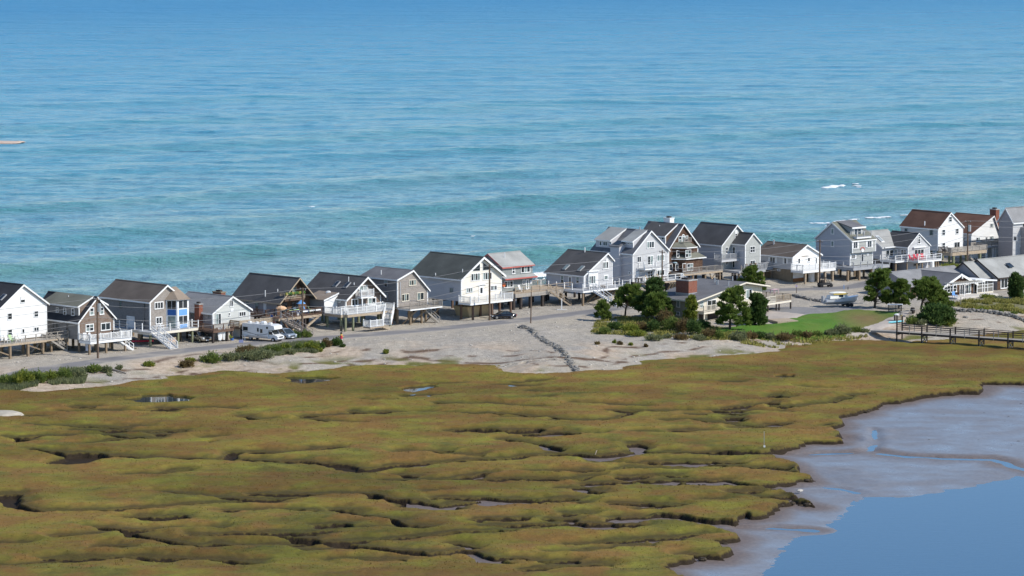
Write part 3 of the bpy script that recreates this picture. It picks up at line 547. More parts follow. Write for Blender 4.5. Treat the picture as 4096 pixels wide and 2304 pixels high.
class House:
    def __init__(s, label, v, cx, fy, zf, al, cat='house', name='beach_house', group='houses along the beach road'):
        s.v = v; s.zf = zf; s.cx = cx; P = at(v, cx, fy, zf); s.P = P; a = math.radians(al); s.a = a
        s.zg = hgt(P.x, P.y); s.u = Vector((math.cos(a), math.sin(a), 0)); s.w = Vector((-math.sin(a), math.cos(a), 0))
        s.root = empty(name, (P.x, P.y, s.zg), a); tag(s.root, label, cat, group)
        s.o = s.loc(Vector((0, 0, CAM_H))); s.f = zf - s.zg; s.W = 8; s.L = 10
    def loc(s, p): d = Vector(p) - s.P; return Vector((d.dot(s.u), d.dot(s.w), p[2] - s.zg))
    def world(s, x, y, z=0): return Vector((s.P.x + s.u.x * x + s.w.x * y, s.P.y + s.u.y * x + s.w.y * y, s.zg + z))
    def _r(s, x, y, v=None): d = ray(*q(v or s.v, x, y)); return Vector((d.dot(s.u), d.dot(s.w), d.z))
    def fg(s, x, y, d=0, v=None):
        """photo pixel -> (x, z) on the plane of the gable front, d metres in front of it"""
        r = s._r(x, y, v); t = (-d - s.o.y) / r.y; return s.o.x + r.x * t, s.o.z + r.z * t
    def fs(s, x, y, d=0, v=None):
        """photo pixel -> (y, z) on the plane of the left side wall"""
        r = s._r(x, y, v); t = (-d - s.o.x) / r.x; return s.o.y + r.y * t, s.o.z + r.z * t
    def back(s, x, z, px, v=None):
        """depth y at which a line of constant x, z reaches photo column px"""
        k = (q(v or s.v, px, 0)[0] - 2048) / FPX; z = z + s.zg
        p0 = s.world(x, 0); A = p0.x - k * (p0.y * CP - (z - CAM_H) * SP); B = s.w.x - k * s.w.y * CP; return -A / B
    def gnd(s, x, y): p = s.world(x, y); return hgt(p.x, p.y) - s.zg
    # --- shells
    def wall(s, W, L, e0, e1, xr, zr, z0=None, m=VINYLW, ms=None, x0=0, y0=0, axis='y', name='wall'):
        z0 = s.f if z0 is None else z0; b = MB()
        if axis == 'y':
            poly = [(x0, z0), (x0 + W, z0), (x0 + W, e1), (xr, zr - .05), (x0, e0)]; b.prism(poly, y0, y0 + L, 'y')
            if ms: b.mi = [0, 0] + [1] * len(poly)
        else:
            poly = [(y0, z0), (y0 + W, z0), (y0 + W, e1), (xr, zr - .05), (y0, e0)]; b.prism(poly, x0, x0 + L, 'x')
            if ms:
                b.mi[0] = b.mi[1] = 1
        return b.build(name, [m, ms] if ms else m, s.root)
    def roof(s, w0, w1, r, e0, e1, zr, a0, a1, m, axis='y', ov=.3, of=.3, t=.2, trim=WHITE, rake=True, name='roof', fascia=True, rw=.26, ofb=None):
        k0 = (zr - e0) / max(.1, r - w0); k1 = (zr - e1) / max(.1, w1 - r); h = .16
        A = (w0 - ov, e0 - ov * k0 + h); B = (r, zr + h); C = (w1 + ov, e1 - ov * k1 + h); ofb = of if ofb is None else ofb
        ro = MB().prism([A, B, C, (C[0], C[1] - t), (B[0], B[1] - t), (A[0], A[1] - t)], a0 - of, a1 + ofb, axis).build(name, m, s.root)
        if rake:
            for p, n_ in ((A, 1), (C, -1)):
                MB().prism([(p[0], p[1] + .015), (B[0], B[1] + .015), (B[0], B[1] - rw), (p[0], p[1] - rw)], a0 - of - .05, a0 - of - .003, axis).build('rake_board', trim, ro)
        if fascia:
            MB().prism([(A[0] - .06, A[1] - .02), (A[0] - .003, A[1] - .02), (A[0] - .003, A[1] - .24), (A[0] - .06, A[1] - .24)], a0 - of, a1 + ofb, axis).build('fascia', trim, ro)
        MB().prism([(B[0] - .16, B[1] - .03), (B[0], B[1] + .06), (B[0] + .16, B[1] - .03)], a0 - of + .01, a1 + ofb - .01, axis).build('ridge_cap', m, ro)
        return ro
    def gable(s, rx, ey, ax, ay, bx, roofm, m, ms=None, ey2=None, z0=None, trim=WHITE, corners=True, ov=.3, of=.3, L=None, W=None, rw=.26):
        """main block measured from the photo: right wall edge rx, eave ey, apex ax, ay, back end of the ridge bx"""
        s.W = s.fg(rx, ey)[0] if W is None else W; e0 = s.fg(s.cx, ey)[1]; xr, zr = s.fg(ax, ay); zr -= .16
        e1 = s.fg(rx, ey2)[1] if ey2 else e0; s.L = min(15, s.back(xr, zr, bx)) if L is None else L; s.e0, s.e1, s.xr, s.zr = e0, e1, xr, zr
        s.wall(s.W, s.L, e0, e1, xr, zr, z0, m, ms)
        s.rf = s.roof(0, s.W, xr, e0, e1, zr, 0, s.L, roofm, ov=ov, of=of, trim=trim, rw=rw)
        if corners:
            z = s.f if z0 is None else z0
            for x in (0, s.W - .16): MB().box(x - .02 if x == 0 else x, -.035, z, x + .16 if x == 0 else x + .18, -.002, (e0 if x == 0 else e1) - .02).build('corner_board', trim, s.root)
            MB().box(-.035, 0, z, -.002, .16, e0 - .02).build('corner_board', trim, s.root)
        return s
    def dormer(s, y0, y1, off, zt, side='L', m=VINYLW, roofm=None, trim=WHITE, zr=None, fm=None, ov=.3):
        """shed dormer: wall set `off` in from the eave, top of wall at zt, its roof running up to the ridge"""
        zr = zr or s.zr + .1; xw = off if side == 'L' else s.W - off; k = (zr - zt) / abs(s.xr - xw); sg = -1 if side == 'L' else 1
        lo = (s.e0 if side == 'L' else s.e1) + off * ((s.zr - (s.e0 if side == 'L' else s.e1)) / abs(s.xr - (0 if side == 'L' else s.W)))
        b = MB(); b.prism([(xw, lo - .1), (xw, zt), (s.xr, zr - .02), (s.xr, s.zr - .4)], y0, y1, 'y')
        if fm: b.mi[0] = 1
        d = b.build('dormer', [m, fm] if fm else m, s.root)
        A = (xw + sg * ov, zt - ov * k + .12); B = (s.xr, zr + .12)
        MB().prism([A, B, (B[0], B[1] - .16), (A[0], A[1] - .16)], y0 - .15, y1 + .15, 'y').build('dormer_roof', roofm, d)
        MB().prism([(A[0], A[1] + .02), (B[0], B[1] + .02), (B[0], B[1] - .22), (A[0], A[1] - .22)], y0 - .2, y0 - .153, 'y').build('rake_board', trim, d)
        MB().box(A[0] + sg * .05, y0 - .15, A[1] - .2, A[0] + sg * .003, y1 + .15, A[1]).build('fascia', trim, d)
        MB().box(xw + sg * .03, y0 - .02, lo, xw - sg * .16, y0 - .035, zt).build('corner_board', trim, d)
        return d
    # --- openings
    def _win(s, x, z, w, h, face, d, n, m, glass, trim, fr, name='window', parent=None, arch=False):
        """window centred at x (or y on the side wall), z; n panes across, m up"""
        T = (lambda a0, a1, z0, z1, p0, p1: (a0, -d - p1, z0, a1, -d - p0, z1)) if face == 'G' else (lambda a0, a1, z0, z1, p0, p1: (-d - p1, a0, z0, -d - p0, a1, z1))
        x0, x1, z0, z1 = x - w / 2, x + w / 2, z - h / 2, z + h / 2; b = MB()
        b.box(*T(x0, x0 + fr, z0, z1, .002, .07)); b.box(*T(x1 - fr, x1, z0, z1, .002, .07)); b.box(*T(x0 + fr, x1 - fr, z1 - fr, z1, .002, .072)); b.box(*T(x0 - .03, x1 + .03, z0 - .04, z0 + fr * .8, .004, .10))
        iw = (w - 2 * fr) / n; ih = (h - fr * 1.8) / m; mu = min(.09, fr * .8)
        for i in range(1, n): b.box(*T(x0 + fr + iw * i - mu / 2, x0 + fr + iw * i + mu / 2, z0 + fr * .8, z1 - fr, .003, .066))
        for j in range(1, m): b.box(*T(x0 + fr, x1 - fr, z0 + fr * .8 + ih * j - .03, z0 + fr * .8 + ih * j + .03, .0035, .062))
        o = b.build(name, trim, parent or s.root)
        for i in range(n):
            for j in range(m):
                g = glass[(i + j) % len(glass)] if isinstance(glass, (list, tuple)) else glass
                MB().box(*T(x0 + fr + iw * i + .005, x0 + fr + iw * (i + 1) - .005, z0 + fr * .8 + ih * j + .005, z0 + fr * .8 + ih * (j + 1) - .005, .004, .022)).build('pane', g, o)
        if arch:
            g = MB(); g.prism([(x + math.cos(a) * w * .5, z1 + math.sin(a) * w * .5) for a in (i * math.pi / 10 for i in range(11))], -d - .05, -d - .004, 'y').build('arch_trim', trim, o)
            MB().prism([(x + math.cos(a) * w * .34, z1 + math.sin(a) * w * .34) for a in (i * math.pi / 8 for i in range(9))], -d - .07, -d - .051, 'y').build('arch_pane', glass if not isinstance(glass, tuple) else glass[0], o)
        return o
    def win(s, x0, y0, x1, y1, n=1, m=1, face='G', d=0, v=None, glass=None, trim=WHITE, fr=.08, name='window', parent=None, arch=False):
        """window from its box in the photo"""
        f = s.fg if face == 'G' else s.fs; cx, cy = (x0 + x1) / 2, (y0 + y1) / 2
        a, z = f(cx, cy, d, v); w = abs(f(x1, cy, d, v)[0] - f(x0, cy, d, v)[0]); sl = abs(f(x1, cy, d, v)[1] - f(x0, cy, d, v)[1])
        h = abs(f(cx, y0, d, v)[1] - f(cx, y1, d, v)[1]); h = max(h - sl * .5, h * .6)
        return s._win(a, z, w, h, face, d, n, m, glass or GLASS, trim, fr, name, parent, arch)
    def wins(s, face, items, **k):
        for it in items: s.win(*it[:4], n=it[4] if len(it) > 4 else 1, m=it[5] if len(it) > 5 else 1, face=face, **k)
    def door(s, x0, y0, x1, y1, face='G', d=0, v=None, m=WHITE, trim=WHITE, pane=True):
        o = s.win(x0, y0, x1, y1, 1, 1, face, d, v, m, trim, .1, 'door'); return o
    def shutters(s, x0, y0, x1, y1, face='G', d=0, v=None, wd=.4):
        f = s.fg if face == 'G' else s.fs; cy = (y0 + y1) / 2
        for px, sg in ((x0, -1), (x1, 1)):
            a, z = f(px, cy, d, v); h = abs(f(px, y0, d, v)[1] - f(px, y1, d, v)[1]); sgn = sg if face == 'G' else -sg
            b = MB(); A0, A1 = a + sgn * .03, a + sgn * (.03 + wd)
            (b.box(A0, -d - .04, z - h / 2, A1, -d - .003, z + h / 2) if face == 'G' else b.box(-d - .04, A0, z - h / 2, -d - .003, A1, z + h / 2)).build('shutter', WHITE, s.root)
    def skylight(s, px, py, w=.8, l=1.3, side='L', m=GLASS):
        """on the left roof slope, centred where the photo shows it"""
        k = (s.zr - s.e0) / s.xr; r = s._r(px, py)          # plane z = e0 + k x + .16
        t = (s.e0 + .16 + k * s.o.x - s.o.z) / (r.z - k * r.x); p = s.o + r * t
        kk = Matrix.Translation(p) @ Matrix.Rotation(-math.atan(k), 4, 'Y')
        a = MB().box(-l / 2, -w / 2, -.1, l / 2, w / 2, .16); a.v = [tuple(kk @ Vector(c)) for c in a.v]; o = a.build('skylight', GREYP, s.root)
        a = MB().box(-l / 2 + .08, -w / 2 + .08, .162, l / 2 - .08, w / 2 - .08, .18); a.v = [tuple(kk @ Vector(c)) for c in a.v]; a.build('pane', m, o); return p
    def vent(s, px, py, h=.7, m=None, r=.07):
        """vent pipe standing on the left roof slope, foot at the pixel"""
        k = (s.zr - s.e0) / s.xr; rr = s._r(px, py); t = (s.e0 + .16 + k * s.o.x - s.o.z) / (rr.z - k * rr.x); p = s.o + rr * t
        MB().tube(p - Vector((0, 0, .1)), p + Vector((0, 0, h)), r, n=6).build('vent_pipe', m or WHITE, s.rf)
    def chimney(s, x, y, w, l, z0, z1, m=BRICK, cap=None):
        c = MB().box(x, y, z0, x + w, y + l, z1).build('chimney', m, s.root); MB().box(x - .08, y - .08, z1 + .002, x + w + .08, y + l + .08, z1 + .16).build('chimney_cap', cap or CONC, c)
        MB().box(x + w * .25, y + l * .25, z1 + .162, x + w * .75, y + l * .75, z1 + .42).build('flue', DARKW, c); return c
    # --- decks, rails, stairs, piles
    def deck(s, x0, x1, y0, y1, z, m=GREYW, fm=None, t=.28, rails=(), style='slat', rm=WHITE, piles=None, pm=PILEW, h=1.0, pr=.14, name='deck', brace=False):
        d = MB().box(x0, y0, z - .05, x1, y1, z).build(name, m, s.root)
        b = MB(); b.box(x0, y0, z - t, x1, y0 + .06, z - .052); b.box(x0, y1 - .06, z - t, x1, y1, z - .052); b.box(x0, y0 + .062, z - t, x0 + .06, y1 - .062, z - .052); b.box(x1 - .06, y0 + .062, z - t, x1, y1 - .062, z - .052)
        b.build('rim_joist', fm or m, d)
        for e in rails:
            n = None
            if isinstance(e, tuple): e, a, c = e
            else: a, c = None, None
            if e == 'F': p, r_ = (x0 if a is None else a, y0 + .05), (x1 if c is None else c, y0 + .05)
            elif e == 'B': p, r_ = (x0, y1 - .05), (x1, y1 - .05)
            elif e == 'L': p, r_ = (x0 + .05, y0 if a is None else a), (x0 + .05, y1 if c is None else c)
            else: p, r_ = (x1 - .05, y0 if a is None else a), (x1 - .05, y1 if c is None else c)
            s.rail(p, r_, z, z, style, rm, d, h)
        if piles: s.piles(piles, z - t, pm, pr, brace=brace)
        return d
    def rail(s, p, r_, z0, z1, style='slat', m=WHITE, parent=None, h=1.0, step=1.9):
        p = Vector((p[0], p[1], z0)); r_ = Vector((r_[0], r_[1], z1)); L = (r_ - p).length; n = max(1, round(L / step)); parent = parent or s.root; up = Vector((0, 0, 1)); b = MB()
        ps = .13 if style != 'wood' else .10
        for i in range(n + 1):
            a = p.lerp(r_, i / n); hh = h + (.16 if style in ('post', 'slat') else .0)
            shared_box('rail_post', 'post', (ps, ps, hh), m, parent, a)
        if style == 'slat':
            b.beam(p + up * h, r_ + up * h, .10, .07); b.beam(p + up * .10, r_ + up * .10, .06, .06); k = max(2, int(L / .16))
            for i in range(1, k): a = p.lerp(r_, i / k); b.beam(a + up * .10, a + up * h, .05)
        elif style == 'open': 
            for zz in (h, .55, .12): b.beam(p + up * zz, r_ + up * zz, .07, .06)
        elif style == 'post':
            for zz in (h * .98, .5): b.beam(p + up * zz, r_ + up * zz, .035, .03)
        elif style == 'wood':
            b.beam(p + up * h, r_ + up * h, .16, .06); b.beam(p + up * .12, r_ + up * .12, .05, .08); k = max(2, int(L / .2))
            for i in range(1, k): a = p.lerp(r_, i / k); b.beam(a + up * .12, a + up * h, .04)
        elif style == 'glass':
            b.beam(p + up * h, r_ + up * h, .06, .06); b.beam(p + up * .1, r_ + up * .1, .05, .05); k = max(2, int(L / .35))
            for i in range(1, k): a = p.lerp(r_, i / k); b.beam(a + up * .1, a + up * h, .02)
        elif style == 'solid':
            b.beam(p + up * h, r_ + up * h, .14, .06)
            for i in range(4): b.beam(p + up * (.12 + .22 * i + .08), r_ + up * (.12 + .22 * i + .08), .03, .17)
        b.build('railing', m, parent)
    def piles(s, pts, ztop, m=PILEW, r=.14, square=True, brace=False, bm=None):
        prev = None
        for i, (x, y) in enumerate(pts):
            g = s.gnd(x, y) - .4
            shared_box('pile', 'pile', (2 * r, 2 * r, ztop - g), m, s.root, (x, y, g))
            if brace and prev and i % 2: MB().beam((prev[0], prev[1], ztop - .2), (x, y, g + .9), .07, .18).build('brace', bm or m, s.root)
            prev = (x, y)
    def under(s, nx=3, ny=3, m=PILEW, r=.15, dark=True, x0=0, x1=None, y0=0, y1=None, beams=True):
        """piles and girders beneath the house"""
        x1 = s.W if x1 is None else x1; y1 = s.L if y1 is None else y1
        if beams:
            for j in range(ny): y = y0 + .25 + (y1 - y0 - .5) * j / (ny - 1); MB().box(x0 + .05, y - .12, s.f - .42, x1 - .05, y + .12, s.f - .003).build('girder', m, s.root)
        s.piles([(x0 + .25 + (x1 - x0 - .5) * i / (nx - 1), y0 + .25 + (y1 - y0 - .5) * j / (ny - 1)) for i in range(nx) for j in range(ny)], s.f - .42 if beams else s.f, m, r)
    def stairs(s, x, y, z, dx, dy, w, run, zend=None, m=WHITE, rail=True, sm=None, style='open', risers=False, h=.95):
        """flight going down from (x, y, z) in direction dx, dy"""
        D = Vector((dx, dy, 0)).normalized(); N = Vector((-D.y, D.x, 0)); ze = s.gnd(x + D.x * run, y + D.y * run) if zend is None else zend
        n = max(3, round((z - ze) / .19)); st = empty_child('stairs', s.root); a = Vector((x, y, z)); e = a + D * run; e.z = ze
        for i in range(n):
            c = a.lerp(e, (i + .6) / n); c.z = z - (z - ze) * (i + 1) / n + .02
            k = ('tread', round(w, 2), round(run / n, 2), m.name)
            if k not in SHARED:
                o = MB().box(-run / n * .52, -w / 2, -.05, run / n * .52, w / 2, 0).build('tread', m, st); SHARED[k] = o.data
            else: o = link(bpy.data.objects.new('tread', SHARED[k]), st)
            o.location = c; o.rotation_euler = (0, 0, math.atan2(D.y, D.x))
        for sg in (-1, 1):
            o_ = N * sg * (w / 2 + .04); MB().beam(a + o_ + Vector((0, 0, -.12)), e + o_ + Vector((0, 0, -.0)), .06, .26).build('stringer', sm or m, st)
            if rail:
                b = MB(); up = Vector((0, 0, 1)); b.beam(a + o_ + up * h, e + o_ + up * h, .08, .07); b.beam(a + o_ + up * .45, e + o_ + up * .45, .04, .05)
                k = max(2, int(run / 1.2))
                for i in range(k + 1): c = a.lerp(e, i / k) + o_; b.beam(c, c + up * (h + .08), .09)
                if style == 'slat':
                    k = int(run / .18)
                    for i in range(1, k): c = a.lerp(e, i / k) + o_; b.beam(c + up * .1, c + up * h, .035)
                b.build('handrail', m, st)
        return st
def empty_child(name, parent):
    o = bpy.data.objects.new(name, None); o.empty_display_size = .2; return link(o, parent)
# ------------------------------------------------------------------ the houses, from west to east
AL = 47
# white house with black roof at the west end
h = House('tall plain white clapboard house with black roof, at the west end of the row', 'A', 5, 1085, 4.7, AL); H1 = h
h.gable(712, 580, 345, 218, 0, R_BLACK, VINYLW, L=10.5); h.under(3, 3)
h.wins('G', [(308, 400, 382, 500, 1, 2), (112, 653, 184, 757, 1, 2), (516, 620, 585, 718, 1, 2), (115, 903, 186, 1002, 1, 2), (332, 893, 374, 963), (514, 866, 592, 934, 2, 1)])
h.skylight(40, 420); MB().box(h.xr - .35, -.03, h.zr - 2.1, h.xr + .35, -.004, h.zr - 1.45).build('gable_vent', WHITE, h.root)
xl = h.fg(-260, 1150, 2.6)[0]; x1 = h.fg(715, 1085, 2.6)[0]; x2 = h.fg(1045, 1065, 2.6)[0]
h.deck(xl, x1, -2.6, -.003, h.f - .15, GREYW, TANW, rails=('F',), style='open', rm=GREYW, piles=[(h.fg(a, 1200, 2.4)[0], -2.35) for a in (-120, 155, 428, 655)], pm=PILEW, pr=.17, brace=True, t=.35)
h.deck(x1 + .01, x2, -2.6, 1.2, h.f - .15, GREYW, TANW, rails=('F', 'R', 'B'), style='open', rm=GREYW, piles=[(x2 - .3, -2.35), (x1 + .6, .9), (x2 - .3, .9)])
h.stairs(h.fg(700, 1110, 1.2)[0], -1.9, h.f - .2, 1, -.15, 1.1, 2.8, m=GREYW)
MB().beam((h.fg(470, 1200, .5)[0], -.5, .3), (h.fg(650, 1120, .5)[0], -.5, h.f - .4), .2).build('brace', GREYW, h.root)

# brown shingled cape with two shed dormers
h = House('brown shingled house with white trim, grey-green shed dormers and a white balustraded deck', 'A', 1200, 1062, 4.35, AL); H2 = h
h.gable(1740, 785, 1470, 405, 755, R_BLACK, SHB, SHS); h.under(3, 3)
zt = h.fg(1165, 560, -.6)[1]
h.dormer(.7, h.L - 1.8, .65, zt, 'L', SHS, R_GREEN, fm=SHB); h.dormer(.7, h.L - 1.8, .9, h.fg(1700, 515, -.6)[1], 'R', SHB, R_GREEN)
h.wins('G', [(1363, 570, 1432, 692, 1, 2), (1515, 558, 1583, 680, 1, 2), (1303, 818, 1428, 940, 2, 2)], glass=[CURT, GLASS], fr=.13); h.win(1535, 797, 1683, 922, 2, 1, fr=.12)
h.wins('S', [(858, 563, 893, 645, 1, 2), (970, 573, 1012, 686, 1, 2), (1092, 585, 1138, 695, 1, 2)], d=-.65, trim=WHITE); h.wins('S', [(805, 803, 833, 885), (855, 805, 890, 890), (1010, 818, 1048, 932, 1, 2)], trim=SHS)
h.vent(1045, 460, .7)
a = h.fg(1378, 1052, 2.7)[0]; b = h.fg(2008, 1000, 2.7)[0]
h.deck(a, b, -2.7, -.003, h.f - .1, GREYP, WHITE, rails=('F', 'L', 'R'), style='slat', piles=[(h.fg(x, 1100, 2.5)[0], -2.45) for x in (1365, 1620, 1910)], t=.4)
h.deck(h.W + .01, b, -.002, 2.2, h.f - .1, GREYP, WHITE, rails=('R', 'B'), style='slat', piles=[(b - .3, 1.9)], t=.4)
h.stairs(h.fg(1700, 1050, .6)[0], -1.6, h.f - .2, 1, -.25, 1.3, 2.6, m=WHITE)
h.deck(-3.2, -.003, 2.5, 6, h.f - .3, GREYW, GREYW, rails=('L', 'F'), style='solid', rm=GREYW, piles=[(-3, 2.8), (-3, 5.6)])

# tall weathered house with the blue-panelled bay
h = House('tall brown-roofed house with a two-storey bay of blue panels and a white staircase', 'B', 840, 912, 4.45, AL - 1); H3 = h
h.gable(1330, 485, 1088, 225, 335, R_BROWN, SHG, SHS); h.under(3, 3)
h.wins('G', [(905, 480, 1042, 596, 3, 1), (923, 710, 1022, 825, 2, 1)], fr=.13)
h.wins('S', [(372, 462, 408, 580), (733, 490, 772, 590), (737, 718, 774, 826)], glass=GLASS, trim=SHS)
h.win(487, 700, 607, 915, 1, 1, 'S', glass=WHITE, trim=WHITE, name='door', fr=.2)
MB().box(-.12, 1.3, h.f, -.003, 1.5, h.e0).build('downpipe', SHS, h.root)
bx0 = h.fg(1085, 700, .0)[0]; bx1 = h.W + .55; bd = 1.5; f0 = h.fg(1108, 460, 1.2)[1]; zt = h.fg(1240, 462, bd)[1]; zb = h.f
bay = MB().prism([(bx0, 0), (bx0 + 1.0, -bd), (bx1 - .5, -bd), (bx1, -.7), (bx1, .3), (h.W, .3), (h.W, 0)], zb, zt, 'z').build('bay', WHITE, h.root)
MB().add([(bx0 - .25, 0, zt), (bx0 + .9, -bd - .3, zt), (bx1 - .35, -bd - .3, zt), (bx1 + .25, -.8, zt), (bx1 + .25, .3, zt), ((bx0 + bx1) / 2 - .5, .3, zt + 1.9), ((bx0 + bx1) / 2 + .4, .3, zt + 1.9)],
         [(0, 1, 5), (1, 2, 6, 5), (2, 3, 6), (3, 4, 6), (0, 5, 6, 4), (4, 3, 2, 1, 0)]).build('bay_roof', R_TAN, bay)
fl = MB(); ang = (Vector((bx0 + 1.0, -bd, 0)) - Vector((bx0, 0, 0))); n_ = Vector((ang.y, -ang.x, 0)).normalized(); A0 = Vector((bx0, 0, 0))
def face_panel(name, t0, t1, z0, z1, m, nx=1):
    for i in range(nx):
        p = A0 + ang * (t0 + (t1 - t0) * i / nx + .02); r = A0 + ang * (t0 + (t1 - t0) * (i + 1) / nx - .02); nn = Vector((-abs(ang.y), -abs(ang.x), 0)).normalized()
        MB().add([(p + nn * k + Vector((0, 0, z))) for k, z in ((.01, z0), (.03, z0), (.03, z1), (.01, z1))] + [(r + nn * k + Vector((0, 0, z))) for k, z in ((.01, z0), (.03, z0), (.03, z1), (.01, z1))],
                 [(0, 1, 2, 3), (7, 6, 5, 4), (0, 4, 5, 1), (1, 5, 6, 2), (2, 6, 7, 3), (3, 7, 4, 0)]).build(name, m, bay)
Hh_ = zt - zb
face_panel('bay_pane', .1, .9, zb + .68 * Hh_, zb + .97 * Hh_, GLASS, 2); face_panel('bay_panel', .1, .9, zb + .46 * Hh_, zb + .66 * Hh_, BLUEP); face_panel('bay_door', .15, .85, zb + .02, zb + .42 * Hh_, CURT)
for z0, z1, m_, nx in ((.70, .97, GLASS, 2), (.44, .66, SKYP, 1), (.14, .42, GLASS, 2), (.0, .12, SKYP, 1)):
    xa, xb = bx0 + 1.25, bx1 - .8
    for i in range(nx): MB().box(xa + (xb - xa) * i / nx + .06, -bd - .03, zb + z0 * Hh_ + .02, xa + (xb - xa) * (i + 1) / nx - .06, -bd - .004, zb + z1 * Hh_).build('bay_pane' if m_ is GLASS else 'bay_panel', m_, bay)
xs0 = h.fg(820, 960, 2.6)[0]; x1 = h.fg(1558, 905, 2.6)[0]
h.deck(xs0, x1, -2.9, -.003, h.f, GREYP, CREAMP, rails=(('F', xs0 + 2.1, x1), 'R'), style='post', piles=[(h.fg(x, 1000, 2.6)[0], -2.6) for x in (1265, 1482)] + [(xs0 + .3, -2.6)], pm=GREENW, t=.42)
h.deck(-1.6, -.003, 0, h.L - 1, h.f - .02, GREYP, CREAMP, rails=('L',), style='post', piles=[(-1.4, 1), (-1.4, 4), (-1.4, 8)], t=.42)
h.stairs(xs0 + 1.0, -2.9, h.f, .12, -1, 1.5, 3.9, m=WHITE, style='slat')
h.stairs(xs0 + 1.9, -2.75, h.f, .85, -.5, .01, .01, zend=h.f - .2, m=WHITE, rail=False) if False else None

# low pale house with the brick chimneys
h = House('low pale-grey clapboard house with a brick side chimney and brown decks', 'B', 1795, 885, 4.15, AL); H4 = h
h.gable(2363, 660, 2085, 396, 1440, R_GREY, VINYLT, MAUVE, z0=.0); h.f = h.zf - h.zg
ZB = h.f - .1
h.wins('G', [(2053, 452, 2108, 557, 2, 1), (2034, 646, 2062, 700), (2195, 630, 2298, 708, 3, 1)]); h.win(1838, 660, 1922, 830, 2, 1, glass=[CURT, GLASS])
MB().box(h.xr - .3, -.05, h.fg(2087, 635)[1], h.xr + .3, -.004, h.fg(2087, 590)[1]).build('gable_vent', WHITE, h.root)
h.wins('S', [(1468, 640, 1506, 718), (1730, 672, 1752, 742)], glass=CURT, trim=MAUVE)
y_, _ = h.fs(1575, 700, .5); h.chimney(-.75, y_ - .5, .74, 1.1, .0, h.fs(1575, 530, .7)[1])
h.chimney(h.xr + .5, h.L * .30, .9, 2.0, h.zr - 1.2, h.zr + .35, cap=TANB)
xa, xb = h.fg(1860, 880, 2.4)[0], h.fg(2105, 850, 2.4)[0]
h.deck(-2.2, xb, -2.6, -.003, ZB - .0, BROWNW, BROWNW, rails=('F', 'L'), style='wood', rm=BROWNW, piles=[(-2, -2.3), (xb * .45, -2.3), (xb - .2, -2.3)], pm=DARKW)
h.deck(h.fg(2190, 860, 2.0)[0], h.W + 2.6, -2.2, -.004, ZB + .05, BROWNW, BROWNW, rails=('F', 'R', 'L'), style='solid', rm=TANW, piles=[(h.W + 2.3, -1.9), (h.fg(2240, 860, 2)[0], -1.9)], pm=DARKW)
h.deck(-1.9, -.003, .002, 5.0, ZB, BROWNW, BROWNW, rails=('L',), style='wood', rm=BROWNW, piles=[(-1.7, 4)], pm=DARKW)
MB().box(.8, -.06, .05, 2.4, -.004, 1.9).build('door', GREYP, h.root)

# dark A-frame
h = House('dark brown A-frame house with deep overhanging gable, balcony plants and cluttered deck', 'C', 872, 840, 4.9, AL, name='a_frame_house'); H5 = h
h.gable(1368, 618, 1135, 262, 535, R_DARK, SHAB, MAUVE, trim=TANW, corners=False, ov=.55, of=1.3, rw=.22); h.under(3, 3, DARKW)
h.f = h.zf - h.zg
h.win(1035, 410, 1165, 560, 2, 1, glass=[GLASS, CURT], trim=TANW); h.win(940, 640, 1030, 800, 1, 1, trim=BROWNW); h.win(1085, 630, 1200, 800, 2, 1, trim=BROWNW)
h.wins('S', [(400, 610, 440, 770), (535, 618, 590, 780, 1, 2)], glass=[GLASS, CURT], trim=GREYP); h.win(665, 630, 708, 800, 1, 1, 'S', glass=WHITE, name='door')
zb = h.fg(1000, 605, 1.1)[1]; xa, xb = h.fg(985, 600, 1.1)[0], h.fg(1290, 590, 1.1)[0]
bal = h.deck(xa, xb, -1.15, -.003, zb, BROWNW, BROWNW, rails=('F', 'L'), style='wood', rm=TANW)
for i in range(9): x = xa + .25 + (xb - xa - .5) * i / 8; MB().blob((x, -1.25, zb + .9), .28, .2, .26, i).build('planter', MATS['dry_grass'] if i % 3 == 0 else flat('pot_plant', (.06, .13, .03), .8, .4, 6), bal)
h.vent(690, 555, 1.0); h.vent(880, 480, .4)
xa, xb = h.fg(880, 850, 3.0)[0], h.fg(1545, 812, 3.0)[0]
h.deck(xa, xb, -3.1, -.004, h.f - .1, BROWNW, TANW, rails=(('F', xa + 1.9, xb), 'R'), style='wood', rm=BROWNW, piles=[(xa + .5, -2.8), (xb * .5, -2.8)], pm=DARKW, t=.42)
MB().beam((xb - .5, -2.9, h.f - .45), (xb - 3.6, -2.4, .2), .3).build('brace', TANW, h.root); MB().beam((xa + 1, -2.9, h.f - .45), (xa + 3.2, -2.4, .2), .25).build('brace', BROWNW, h.root)
for i in range(2): MB().beam((xb - 2.2 + i * .1, -1.2 + i * 1.2, h.f - .4), (xb - 4.6 + i, -1.2 + i * 1.4, .2), .25).build('brace', TANW, h.root)
MB().box(xb - 3.2, -1.3, .0, xb - 2.9, -1.1, h.f - .35).build('white_post', WHITE, h.root)
STONES = flat('stone_step', (.36, .31, .27), .9, .35, 5, .1, .6)
h.stairs(xa + 1.0, -3.1, h.f - .12, .35, -1, 1.6, 4.9, m=STONES, sm=TANW)
h.deck(-2.0, -.003, .5, h.L - 1, h.f - .1, BROWNW, BROWNW, rails=('L', 'F'), style='wood', rm=BROWNW, piles=[(-1.8, 1), (-1.8, 5)], pm=DARKW)

